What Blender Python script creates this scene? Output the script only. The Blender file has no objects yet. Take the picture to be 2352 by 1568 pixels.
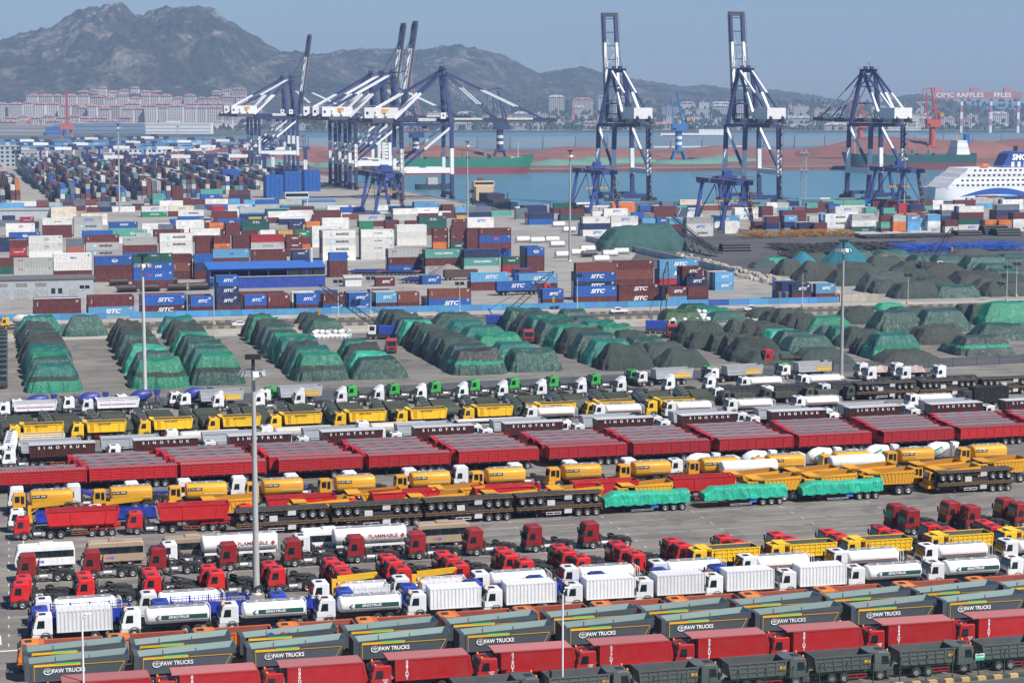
import bpy, math, random
from mathutils import Vector, Matrix
R = math.radians
rnd = random.Random(7)
scene = bpy.context.scene
COL = scene.collection

# ------------------------------------------------------------------ camera, sky, sun, exposure
F, CX, CY, CAM_H, HOR = 4777.0, 1176.0, 784.0, 58.0, 230.0      # picture units: a 2352 x 1568 view
PITCH = math.atan((CY - HOR) / F)
CP, SP = math.cos(PITCH), math.sin(PITCH)
cd = bpy.data.cameras.new('camera'); cam = bpy.data.objects.new('camera', cd); COL.objects.link(cam)
cam.location = (0, 0, CAM_H); cam.rotation_euler = (math.pi / 2 - PITCH, 0, 0)
cd.sensor_width = 36; cd.lens = 36 * F / 2352; cd.clip_start = 1; cd.clip_end = 60000
scene.camera = cam

SUN_DIR = Vector((0.70, -0.58, 0)).normalized(); SUN_EL = R(50)
world = bpy.data.worlds.new('World'); scene.world = world; world.use_nodes = True
nt = world.node_tree
sky = nt.nodes.new('ShaderNodeTexSky'); sky.sky_type = 'NISHITA'; sky.sun_disc = False
sky.sun_elevation = SUN_EL; sky.sun_rotation = math.atan2(SUN_DIR.x, SUN_DIR.y)
sky.air_density = 1.0; sky.dust_density = 0.3; sky.ozone_density = 3.5
bg = nt.nodes['Background']; bg.inputs['Strength'].default_value = 0.052
tint = nt.nodes.new('ShaderNodeMix'); tint.data_type = 'RGBA'; tint.blend_type = 'MULTIPLY'; tint.inputs[0].default_value = 1.0; tint.inputs[7].default_value = (.82, .95, 1.20, 1)   # a bluer spring sky, the same all over
nt.links.new(sky.outputs[0], tint.inputs[6]); nt.links.new(tint.outputs[2], bg.inputs['Color'])
sd = bpy.data.lights.new('sun', 'SUN'); sun = bpy.data.objects.new('sun', sd); COL.objects.link(sun)
sd.energy = 5.0; sd.angle = R(0.55); sd.color = (1.0, 0.955, 0.89)
to_sun = Vector((SUN_DIR.x * math.cos(SUN_EL), SUN_DIR.y * math.cos(SUN_EL), math.sin(SUN_EL)))
sun.rotation_euler = to_sun.to_track_quat('Z', 'Y').to_euler()
sun.location = (200, -100, 400)
vs = scene.view_settings
vs.view_transform = 'Standard'; vs.look = 'None'; vs.exposure = 0.50; vs.gamma = 1.0
HAZE_D, HAZE_C = 9.5e-5, (.44, .62, .93, 1)                      # the air between here and the hills
scene.cycles.use_denoising = True
scene.cycles.max_bounces = 6; scene.cycles.volume_bounces = 1

# ------------------------------------------------------------------ where things stand
TH = R(15.3)                                                   # the port's grid is turned this far from the view
E1 = Vector((math.cos(TH), math.sin(TH), 0)); E2 = Vector((-math.sin(TH), math.cos(TH), 0))
def at(x, y, z=0.0):
    """the world point at height z that is seen at picture position x, y"""
    u, v = (x - CX) / F, (CY - y) / F
    d = Vector((u, CP + v * SP, -SP + v * CP))
    t = (z - CAM_H) / d.z
    return Vector((d.x * t, d.y * t, z))
def px_per_m(y): return (y - HOR) / CAM_H
KQ = at(1161, 484)                                             # the quay corner
def G(a, b, z=0.0): return Vector((KQ.x, KQ.y, z)) + E1 * a + E2 * b
class Line:
    """a straight row on the ground through one picture point (grid direction) or two"""
    def __init__(s, x, y, x2=None, y2=None):
        s.p = at(x, y); s.d = E1.copy() if x2 is None else (at(x2, y2) - s.p).normalized()
        if s.d.x < 0: s.d = -s.d
        s.rz = math.atan2(s.d.y, s.d.x); s.n = Vector((-s.d.y, s.d.x, 0))
    def on(s, x, z=0.0):
        u = (x - CX) / F
        # X = u * (Y*CP + (CAM_H-z)*SP)
        t = (u * (s.p.y * CP + (CAM_H - z) * SP) - s.p.x) / (s.d.x - u * s.d.y * CP)
        q = s.p + s.d * t; q.z = 0
        return q
    def shifted(s, m):
        o = Line.__new__(Line); o.p = s.p + s.n * m; o.d = s.d; o.rz = s.rz; o.n = s.n; return o

# ------------------------------------------------------------------ materials
MATS = {}
def newmat(name):
    m = bpy.data.materials.new(name); m.use_nodes = True; MATS[name] = m
    n = m.node_tree; return m, n, n.nodes, n.links, n.nodes['Principled BSDF']
def lin(c):
    """sRGB 0-255 triple to linear"""
    return tuple(((v / 255) / 12.92 if v / 255 < .04045 else ((v / 255 + .055) / 1.055) ** 2.4) for v in c) + (1.0,)
def mixrgb(N, L, a, b, fac, mode='MIX'):
    x = N.new('ShaderNodeMix'); x.data_type = 'RGBA'; x.blend_type = mode
    for s, v in ((x.inputs[6], a), (x.inputs[7], b), (x.inputs[0], fac)):
        if hasattr(v, 'is_output'): L.new(v, s)
        else: s.default_value = v
    return x.outputs[2]
def noise(N, L, scale, detail=4, rough=.55, vec=None, dist=0.0):
    t = N.new('ShaderNodeTexNoise'); t.inputs['Scale'].default_value = scale; t.inputs['Detail'].default_value = detail
    t.inputs['Roughness'].default_value = rough; t.inputs['Distortion'].default_value = dist
    if vec is not None: L.new(vec, t.inputs['Vector'])
    return t.outputs['Fac']
def ramp(N, L, fac, p0, c0, p1, c1):
    r = N.new('ShaderNodeValToRGB'); e = r.color_ramp.elements
    e[0].position = p0; e[0].color = c0; e[1].position = p1; e[1].color = c1
    L.new(fac, r.inputs[0]); return r.outputs[0]
def obj_color(N): return N.new('ShaderNodeObjectInfo').outputs['Color']
def shifted_coords(N, L, sx=1, sy=1, sz=1):
    """object coordinates moved by the object's own random value, so that copies do not share their stains"""
    tc = N.new('ShaderNodeTexCoord'); oi = N.new('ShaderNodeObjectInfo')
    mp = N.new('ShaderNodeMapping'); mp.inputs['Scale'].default_value = (sx, sy, sz)
    mu = N.new('ShaderNodeMath'); mu.operation = 'MULTIPLY'; mu.inputs[1].default_value = 53.0
    L.new(oi.outputs['Random'], mu.inputs[0]); L.new(mu.outputs[0], mp.inputs['Location'])
    L.new(tc.outputs['Object'], mp.inputs['Vector']); return mp.outputs[0]
BW = ((0, 0, 0, 1), (1, 1, 1, 1))
def bump(N, L, b, h, strength, dist):
    n = N.new('ShaderNodeBump'); n.inputs['Strength'].default_value = strength; n.inputs['Distance'].default_value = dist
    L.new(h, n.inputs['Height']); L.new(n.outputs[0], b.inputs['Normal'])

def painted(name, rough, dust, dustcol, streak=0.0, rust=0.0, coat=0.0):
    m, n, N, L, b = newmat(name)
    v = shifted_coords(N, L); c = obj_color(N)
    f = noise(N, L, .9, 5, .62, v); f1 = ramp(N, L, f, .38, BW[0], .78, BW[1])
    mu = N.new('ShaderNodeMath'); mu.operation = 'MULTIPLY'; mu.inputs[1].default_value = dust; L.new(f1, mu.inputs[0])
    col = mixrgb(N, L, c, dustcol, mu.outputs[0])
    hv = N.new('ShaderNodeHueSaturation'); oi = N.new('ShaderNodeObjectInfo')
    mr = N.new('ShaderNodeMapRange'); mr.inputs['To Min'].default_value = .86; mr.inputs['To Max'].default_value = 1.1
    L.new(oi.outputs['Random'], mr.inputs['Value']); L.new(mr.outputs[0], hv.inputs['Value']); L.new(col, hv.inputs['Color']); col = hv.outputs[0]
    if streak:
        v2 = shifted_coords(N, L, 3.0, 3.0, .35); f2 = ramp(N, L, noise(N, L, 1.6, 4, .6, v2), .5, BW[0], .75, BW[1])
        m2 = N.new('ShaderNodeMath'); m2.operation = 'MULTIPLY'; m2.inputs[1].default_value = streak; L.new(f2, m2.inputs[0])
        col = mixrgb(N, L, col, (.07, .055, .045, 1), m2.outputs[0])
    if rust:
        f3 = ramp(N, L, noise(N, L, 2.3, 6, .7, v), .62, BW[0], .72, BW[1])
        m3 = N.new('ShaderNodeMath'); m3.operation = 'MULTIPLY'; m3.inputs[1].default_value = rust; L.new(f3, m3.inputs[0])
        col = mixrgb(N, L, col, (.13, .05, .025, 1), m3.outputs[0])
    L.new(col, b.inputs['Base Color']); b.inputs['Roughness'].default_value = rough; b.inputs['Specular IOR Level'].default_value = .35
    if coat: b.inputs['Coat Weight'].default_value = coat; b.inputs['Coat Roughness'].default_value = .12
    return m
painted('paint', .48, .16, (.19, .16, .13, 1), streak=.20, coat=.05)
painted('steel_paint', .58, .22, (.24, .21, .19, 1), streak=.34, rust=.5)
painted('matte', .8, .2, (.25, .23, .2, 1))
painted('lettering', .6, .05, (.3, .3, .3, 1))
painted('concrete', .9, .35, (.16, .15, .14, 1), streak=.25)

def flat(name, col, rough=.6, metal=0.0, var=.25, scale=2.0):
    m, n, N, L, b = newmat(name)
    v = shifted_coords(N, L); f = noise(N, L, scale, 4, .6, v)
    lo = tuple(max(0, x * (1 - var)) for x in col) + (1,); hi = tuple(min(1, x * (1 + var)) for x in col) + (1,)
    L.new(ramp(N, L, f, .3, lo, .7, hi), b.inputs['Base Color'])
    b.inputs['Roughness'].default_value = rough; b.inputs['Metallic'].default_value = metal; return m
flat('tyre', (.022, .021, .02), .85, scale=3)
flat('rim', (.30, .30, .30), .45, .4)
flat('black', (.022, .022, .023), .6, scale=3)
flat('chassis', (.035, .034, .033), .65, var=.5, scale=3)
flat('galv', (.42, .43, .43), .5, .5)
flat('rubbish', (.2, .19, .17), .9)
m, n, N, L, b = newmat('glass')
b.inputs['Base Color'].default_value = (.012, .018, .022, 1); b.inputs['Roughness'].default_value = .06
b.inputs['Specular IOR Level'].default_value = .7

# tarpaulin: colour of the object, glossy woven plastic with creases
def tarp(name, rough, strength):
    m, n, N, L, b = newmat(name)
    v = shifted_coords(N, L); c = obj_color(N)
    f = ramp(N, L, noise(N, L, .45, 5, .6, v), .3, BW[0], .75, BW[1])
    dk = mixrgb(N, L, c, (.62, .62, .60, 1), 1.0, 'MULTIPLY')
    col = mixrgb(N, L, dk, c, f)
    L.new(col, b.inputs['Base Color']); b.inputs['Roughness'].default_value = rough
    v2 = shifted_coords(N, L, 1.3, 1.3, .5)
    h = noise(N, L, 1.1, 5, .62, v2, .9)
    tc = N.new('ShaderNodeNewGeometry'); mp = N.new('ShaderNodeMapping'); mp.inputs['Scale'].default_value = (1.6, 1.6, .35); L.new(tc.outputs['Position'], mp.inputs['Vector'])
    h2 = noise(N, L, 1.0, 5, .7, mp.outputs[0], 1.4)
    ad = N.new('ShaderNodeMath'); ad.operation = 'ADD'; L.new(h, ad.inputs[0]); L.new(h2, ad.inputs[1])
    bump(N, L, b, ad.outputs[0], strength, .45)
    return m
tarp('tarp', .31, .75); tarp('net', .75, 1.0)

# ------------------------------------------------------------------ mesh building
class MB:
    def __init__(s): s.v = []; s.f = []; s.m = []; s.s = []
    def add(s, vs, fs, mat=0, smooth=False):
        o = len(s.v); s.v += [tuple(p) for p in vs]
        for f in fs: s.f.append([i + o for i in f]); s.m.append(mat); s.s.append(smooth)
        return s
    def box(s, x0, y0, z0, x1, y1, z1, mat=0):
        return s.add([(x0, y0, z0), (x1, y0, z0), (x1, y1, z0), (x0, y1, z0), (x0, y0, z1), (x1, y0, z1), (x1, y1, z1), (x0, y1, z1)],
                     [(0, 3, 2, 1), (4, 5, 6, 7), (0, 1, 5, 4), (1, 2, 6, 5), (2, 3, 7, 6), (3, 0, 4, 7)], mat)
    def beam(s, p, q, w, h=None, mat=0, up=(0, 0, 1)):
        """a square bar from p to q, w wide and h high"""
        h = h or w; p = Vector(p); q = Vector(q); d = (q - p)
        if d.length < 1e-6: return s
        d.normalize(); u = Vector(up)
        if abs(d.dot(u)) > .98: u = Vector((1, 0, 0))
        a = d.cross(u).normalized() * (w / 2); c = a.cross(d).normalized() * (h / 2)
        vs = [p - a - c, p + a - c, p + a + c, p - a + c, q - a - c, q + a - c, q + a + c, q - a + c]
        return s.add(vs, [(0, 3, 2, 1), (4, 5, 6, 7), (0, 1, 5, 4), (1, 2, 6, 5), (2, 3, 7, 6), (3, 0, 4, 7)], mat)
    def prism(s, pts, y0, y1, mat=0, ch=0.0):
        """an outline in x, z (clockwise seen from -y) drawn from y0 to y1; ch rounds the two outer edges"""
        n = len(pts); cx = sum(p[0] for p in pts) / n; cz = sum(p[1] for p in pts) / n
        def ring(y, k): return [(cx + (x - cx) * k[0], y, cz + (z - cz) * k[1]) for x, z in pts]
        w = max(p[0] for p in pts) - min(p[0] for p in pts); h = max(p[1] for p in pts) - min(p[1] for p in pts)
        k = (1 - 2 * ch / w, 1 - 2 * ch / h); e = (1, 1)
        rs = [ring(y0, k), ring(y0 + ch, e), ring(y1 - ch, e), ring(y1, k)] if ch else [ring(y0, e), ring(y1, e)]
        vs = [p for r in rs for p in r]; fs = []
        for i in range(len(rs) - 1):
            for j in range(n):
                a, b2 = i * n + j, i * n + (j + 1) % n; fs.append((a, a + n, b2 + n, b2))
        fs.append(tuple(range(n))); fs.append(tuple(reversed(range((len(rs) - 1) * n, len(rs) * n))))
        return s.add(vs, fs, mat)
    def tube(s, path, r, seg=8, mat=0, smooth=True, r2=None, cap=True):
        path = [Vector(p) for p in path]; vs = []; n = len(path)
        for i, p in enumerate(path):
            d = (path[min(i + 1, n - 1)] - path[max(i - 1, 0)]).normalized()
            u = Vector((0, 0, 1)) if abs(d.z) < .95 else Vector((1, 0, 0))
            a = d.cross(u).normalized(); c = a.cross(d)
            rr = r if r2 is None else r + (r2 - r) * i / max(1, n - 1)
            vs += [p + (a * math.cos(t) + c * math.sin(t)) * rr for t in [2 * math.pi * k / seg for k in range(seg)]]
        fs = [(i * seg + k, i * seg + (k + 1) % seg, (i + 1) * seg + (k + 1) % seg, (i + 1) * seg + k) for i in range(n - 1) for k in range(seg)]
        s.add(vs, fs, mat, smooth)
        if cap: s.add(vs[:seg], [tuple(reversed(range(seg)))], mat); s.add(vs[-seg:], [tuple(range(seg))], mat)
        return s
    def lathe(s, prof, seg=20, axis='y', o=(0, 0, 0), mat=0, smooth=True, sx=1.0, sz=1.0):
        """prof: (position along axis, radius)"""
        vs = []
        for a, r in prof:
            for k in range(seg):
                t = 2 * math.pi * k / seg; c, d = r * math.cos(t) * sx, r * math.sin(t) * sz
                vs.append((o[0] + c, o[1] + a, o[2] + d) if axis == 'y' else (o[0] + a, o[1] + c, o[2] + d) if axis == 'x' else (o[0] + c, o[1] + d, o[2] + a))
        fs = [(i * seg + k, i * seg + (k + 1) % seg, (i + 1) * seg + (k + 1) % seg, (i + 1) * seg + k) for i in range(len(prof) - 1) for k in range(seg)]
        return s.add(vs, fs, mat, smooth)
    def grid(s, fn, nu, nv, mat=0, smooth=True, close=False):
        vs = [fn(i / nu, j / nv) for j in range(nv + 1) for i in range(nu + 1)]
        fs = [(j * (nu + 1) + i, j * (nu + 1) + i + 1, (j + 1) * (nu + 1) + i + 1, (j + 1) * (nu + 1) + i) for j in range(nv) for i in range(nu)]
        return s.add(vs, fs, mat, smooth)
    def mesh(s, name, *mats):
        me = bpy.data.meshes.new(name); me.from_pydata(s.v, [], s.f)
        for k in mats: me.materials.append(MATS[k])
        if len(mats) > 1: me.polygons.foreach_set('material_index', s.m)
        me.polygons.foreach_set('use_smooth', s.s)
        me.update(); return me

# ------------------------------------------------------------------ objects
def col4(c): return tuple(c) if len(c) == 4 else (c[0], c[1], c[2], 1.0)
def link(name, data, parent=None, loc=(0, 0, 0), rot=None, color=None, scale=None):
    o = bpy.data.objects.new(name, data); COL.objects.link(o); o.location = loc
    if rot is not None: o.rotation_euler = rot if not isinstance(rot, (int, float)) else (0, 0, rot)
    if color is not None: o.color = col4(color)
    if scale is not None: o.scale = scale if not isinstance(scale, (int, float)) else (scale,) * 3
    if parent is not None: o.parent = parent
    return o
def tag(o, label, cat, group=None):
    o['label'] = label; o['category'] = cat
    if group: o['group'] = group
    return o
def structure(name, data, **k):
    o = link(name, data, **k); o['kind'] = 'structure'; return o
JOINED = {'stake_pocket', 'yellow_line', 'checked_band', 'lashing_bar', 'data_marks', 'yellow_band', 'ribs', 'walkway', 'braces', 'windows'}   # pieces too small to pick apart, joined
class P:
    """one part: name, mesh, colour, place, its own sub-parts"""
    def __init__(s, name, mesh, color=None, loc=(0, 0, 0), rot=None, subs=(), scale=None, stuff=False):
        s.name, s.mesh, s.color, s.loc, s.rot, s.subs, s.scale, s.stuff = name, mesh, color, loc, rot, subs, scale, stuff
def spawn(name, label, cat, group, loc, rz, parts, scale=None):
    root = link(name, None, loc=loc, rot=rz, scale=scale); root.empty_display_size = .3
    tag(root, label, cat, group)
    for p in parts:
        o = link(p.name, p.mesh, root, p.loc, p.rot, p.color, p.scale)
        if p.stuff: o['kind'] = 'stuff'
        if p.name in JOINED: o['kind'] = 'stuff'
        for q in p.subs:
            oq = link(q.name, q.mesh, o, q.loc, q.rot, q.color, q.scale)
            if q.name in JOINED: oq['kind'] = 'stuff'
    return root
ORD = 'first second third fourth fifth sixth seventh eighth ninth tenth eleventh twelfth thirteenth fourteenth fifteenth sixteenth seventeenth eighteenth nineteenth twentieth'.split()
def nth(i):
    i += 1
    if i <= 20: return ORD[i - 1]
    TN = {2: 'twent', 3: 'thirt', 4: 'fort', 5: 'fift', 6: 'sixt', 7: 'sevent', 8: 'eight', 9: 'ninet'}
    if i > 99: return 'hundred-and-' + nth(i - 101) if i > 100 else 'hundredth'
    tens = TN[i // 10] + 'y'
    return tens + '-' + ORD[i % 10 - 1] if i % 10 else TN[i // 10] + 'ieth'

# lettering: outlines of glyphs as thin plates standing in the x-z plane, read from -y
TEXTS = {}
def text_mesh(s, size, bold=0.0, shear=0.0, stretch=1.0, spacing=1.0, line=1.0):
    key = (s, size, bold, shear, stretch, spacing, line)
    if key in TEXTS: return TEXTS[key]
    cu = bpy.data.curves.new('lettering', 'FONT'); cu.body = s; cu.size = size; cu.align_x = 'CENTER'; cu.align_y = 'CENTER'
    cu.shear = shear; cu.offset = bold * size; cu.extrude = .008; cu.resolution_u = 3; cu.space_character = spacing; cu.space_line = line
    ob = bpy.data.objects.new('lettering', cu)
    me = bpy.data.meshes.new_from_object(ob)
    bpy.data.objects.remove(ob); bpy.data.curves.remove(cu)
    me.transform(Matrix(((stretch, 0, 0, 0), (0, 0, -1, 0), (0, 1, 0, 0), (0, 0, 0, 1))))
    me.materials.clear(); me.materials.append(MATS['lettering']); me.name = 'lettering'
    TEXTS[key] = me; return me
WHITE = (.80, .80, .80)
# ------------------------------------------------------------------ vehicle parts (front at x=0, near side y=0, length along +x)
VW = 2.5
def wheel_mesh(r=.53, w=.32, rimr=.30):
    b = MB()
    b.lathe([(0.02, rimr), (0, rimr + .06), (0, r - .07), (.05, r), (w - .05, r), (w, r - .07), (w, rimr)], 22, 'y')
    b.lathe([(.02, rimr), (.03, rimr - .02), (.10, rimr - .06), (.10, .13), (.02, .12), (.0, .09), (0.0, 0.001)], 14, 'y', mat=1)
    b.lathe([(w, rimr), (w - .02, rimr - .04), (w - .02, .001)], 10, 'y', mat=1)
    return b.mesh('wheel', 'tyre', 'rim')
WHEEL = wheel_mesh(); WHEEL_BIG = wheel_mesh(.72, .48, .36)
def spare_mesh():
    b = MB(); b.lathe([(0, .3), (0, .46), (.06, .53), (.26, .53), (.32, .46), (.32, .3)], 18, 'z'); b.lathe([(.1, .3), (.12, .001)], 12, 'z', mat=1)
    return b.mesh('spare_wheel', 'tyre', 'rim')
SPARE = spare_mesh()
def wheels(xs, W=VW, m=None, w=.32, r=.53):
    m = m or WHEEL; out = []
    for x in xs: out += [P('wheel', m, loc=(x, .03, r)), P('wheel', m, loc=(x, W - .03 - w, r))]
    return out

# --- cabs
def cab_body(Lc, H, z0=.95, rake=.30, nose=.0, rad=.12):
    pts = [(nose + .02, z0), (Lc, z0), (Lc, H - .12), (Lc - .1, H), (rake + .35, H), (rake + .1, H - .12), (nose, z0 + .68), (nose - .02, z0 + .3)]
    return MB().prism(pts, 0, VW - .05, 0, .07)
def make_cab(Lc=2.1, H=2.95, rake=.30, high=0.0):
    """cab meshes: shell, windscreen, side window, bumper, fender, mirror, roof hatch, visor, grille"""
    z0 = .95; d = {}
    d['shell'] = cab_body(Lc, H + high, z0, rake).mesh('cab', 'paint')
    def on_front(t, off): # along the raked front face
        x = (rake + .1) * t; z = (z0 + .68) + (H + high - .12 - z0 - .68) * t
        return x - off, z
    x0, za = on_front(.05, .015); x1, zb = on_front(.86 if not high else .72, .015)
    d['windscreen'] = MB().add([(x0, .14, za), (x0, VW - .19, za), (x1, VW - .25, zb), (x1, .2, zb)], [(0, 3, 2, 1)]).mesh('windscreen', 'glass')
    xa, zc = on_front(.88 if not high else .74, .16); xb, zd = on_front(.97 if not high else .8, .02)
    d['visor'] = MB().prism([(xa, zc - .02), (xb + .06, zd - .1), (xb + .1, zd + .06), (xa + .06, zc + .1)], .1, VW - .15).mesh('sun_visor', 'black')
    w = [(.42, z0 + .74), (1.28, z0 + .74), (1.28, H - .42), (.62, H - .42)]
    d['window'] = MB().prism(w, -.012, .01).mesh('side_window', 'glass')
    d['window_far'] = MB().prism(w, VW - .06, VW - .038).mesh('side_window', 'glass')
    d['bumper'] = MB().prism([(-.08, .42), (.78, .42), (.78, .62), (.7, .93), (-.04, .93), (-.1, .75)], 0, VW - .05, 0, .05).mesh('bumper', 'matte')
    fb = MB(); n = 8; c = (1.38, .53)
    for k in range(n):
        a0, a1 = math.pi * k / n, math.pi * (k + 1) / n; r0, r1 = .60, .72
        fb.prism([(c[0] + r0 * math.cos(a0), c[1] + r0 * math.sin(a0)), (c[0] + r1 * math.cos(a0), c[1] + r1 * math.sin(a0)), (c[0] + r1 * math.cos(a1), c[1] + r1 * math.sin(a1)), (c[0] + r0 * math.cos(a1), c[1] + r0 * math.sin(a1))], .0, .42)
    d['fender'] = fb.mesh('wheel_arch', 'matte')
    d['mirror'] = MB().box(.02, -.34, z0 + .85, .16, -.14, z0 + 1.55).box(.08, -.2, z0 + 1.5, .13, .06, z0 + 1.55).mesh('mirror', 'black')
    d['mirror_far'] = MB().box(.02, VW + .06, z0 + .85, .16, VW + .26, z0 + 1.55).box(.08, VW - .1, z0 + 1.5, .13, VW + .1, z0 + 1.55).mesh('mirror', 'black')
    d['hatch'] = MB().box(.75, .8, H + high, 1.45, 1.65, H + high + .06).mesh('roof_hatch', 'black')
    d['grille'] = MB().box(-.035, .45, z0 + .1, .0, VW - .5, z0 + .5).mesh('grille', 'black')
    d['beacon'] = MB().lathe([(0, .1), (.16, .1), (.2, .05), (.2, .001)], 10, 'z', (.55, .3, H + high)).mesh('beacon', 'paint')
    d['beacon_far'] = MB().lathe([(0, .1), (.16, .1), (.2, .05), (.2, .001)], 10, 'z', (.55, VW - .4, H + high)).mesh('beacon', 'paint')
    d['steps'] = MB().box(.35, -.02, .40, .75, .05, .46).box(.35, -.02, .62, .75, .05, .68).mesh('step', 'galv')
    return d
CAB = make_cab(); CAB_HI = make_cab(2.2, 2.95, .30, .45); CAB_SH = make_cab(1.75, 2.8, .26)
def cab_parts(col, c=CAB, bump_col=(.03, .03, .03), hatch=True, beacon=False, grille=True, fender=(.03, .03, .03), full=True):
    subs = [P('windscreen', c['windscreen']), P('side_window', c['window']), P('side_window', c['window_far'])]
    if full: subs += [P('mirror', c['mirror']), P('mirror', c['mirror_far']), P('sun_visor', c['visor'])]
    if hatch: subs.append(P('roof_hatch', c['hatch']))
    if grille: subs.append(P('grille', c['grille']))
    if beacon: subs += [P('beacon', c['beacon'], (.8, .25, .02)), P('beacon', c['beacon_far'], (.8, .25, .02))]
    out = [P('cab', c['shell'], col, subs=subs), P('bumper', c['bumper'], bump_col)]
    if fender: out.append(P('wheel_arch', c['fender'], fender))
    if full: out.append(P('step', c['steps']))
    return out
# --- chassis
def chassis_mesh(L, x0=.5, tanks=True, z=.82, clutter=True):
    b = MB(); h = .28
    b.box(x0, .78, z, L, .9, z + h); b.box(x0, 1.6, z, L, 1.72, z + h)
    x = x0 + .4
    while x < L: b.box(x, .9, z + .04, x + .14, 1.6, z + .2); x += 1.05
    b.box(L - .15, .25, .62, L - .02, 2.25, .78)
    return b
def chassis(L, x0=.5, wx=(), clutter=False):
    b = chassis_mesh(L, x0)
    for x in wx: b.beam((x, .3, .53), (x, 2.2, .53), .2); b.box(x - .45, .68, .62, x + .45, .76, .74); b.box(x - .45, 1.74, .62, x + .45, 1.82, .74)
    if clutter:
        b.box(2.35, .15, 1.0, 2.5, 2.3, 1.9); b.box(2.5, .5, .95, 2.85, 1.1, 1.6)     # air boxes, pipes behind the cab
        b.tube([(2.6, 1.9, .9), (2.6, 1.9, 2.4), (2.75, 1.9, 2.6)], .09, 8)
        b.box(3.1, .95, 1.08, 3.5, 1.55, 1.3); b.beam((3.4, .6, 1.14), (5.2, 1.2, 1.2), .06); b.beam((3.4, 1.8, 1.14), (5.2, 1.3, 1.16), .05)
    return b.mesh('chassis', 'chassis')
TANK_M = MB().tube([(2.55, .32, .72), (3.55, .32, .72)], .29, 14).mesh('fuel_tank', 'galv')
BOX_M = MB().box(2.5, .08, .48, 2.95, .5, .98).mesh('battery_box', 'galv')
def mud(x0, x1, y0=.02, y1=.62):
    b = MB(); n = 6; r0, r1 = .59, .63
    for cx in (x0, x1):
        for k in range(n):
            a0, a1 = R(10) + R(160) * k / n, R(10) + R(160) * (k + 1) / n
            b.prism([(cx + r0 * math.cos(a0), .53 + r0 * math.sin(a0)), (cx + r1 * math.cos(a0), .53 + r1 * math.sin(a0)), (cx + r1 * math.cos(a1), .53 + r1 * math.sin(a1)), (cx + r0 * math.cos(a1), .53 + r0 * math.sin(a1))], y0, y1)
    return b.mesh('mudguard', 'black')
MUD = mud(4.75, 6.1); MUD2 = mud(4.75, 6.1, VW - .62, VW - .02)
FIFTH = MB().prism([(4.9, 1.14), (6.1, 1.14), (6.1, 1.28), (5.3, 1.36), (4.9, 1.3)], .7, 1.8).mesh('fifth_wheel', 'chassis')
CH_TR = chassis(6.85, .5, (1.38, 4.75, 6.1), True)
def tractor_parts(col, c=CAB, spare=True, fulltank=True, hatch=True, trim=(.03, .03, .03), mudg=True):
    out = cab_parts(col, c, trim, hatch, fender=trim) + [P('chassis', CH_TR), P('fifth_wheel', FIFTH)]
    out += [P('fuel_tank', TANK_M), P('battery_box', BOX_M, loc=(1.1, 0, 0))]
    if mudg: out += [P('mudguard', MUD), P('mudguard', MUD2)]
    if spare: out.append(P('spare_wheel', SPARE, loc=(4.2, 1.3, 1.3), rot=(R(12), R(8), 0)))
    return out + wheels((1.38, 4.75, 6.1))

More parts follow.
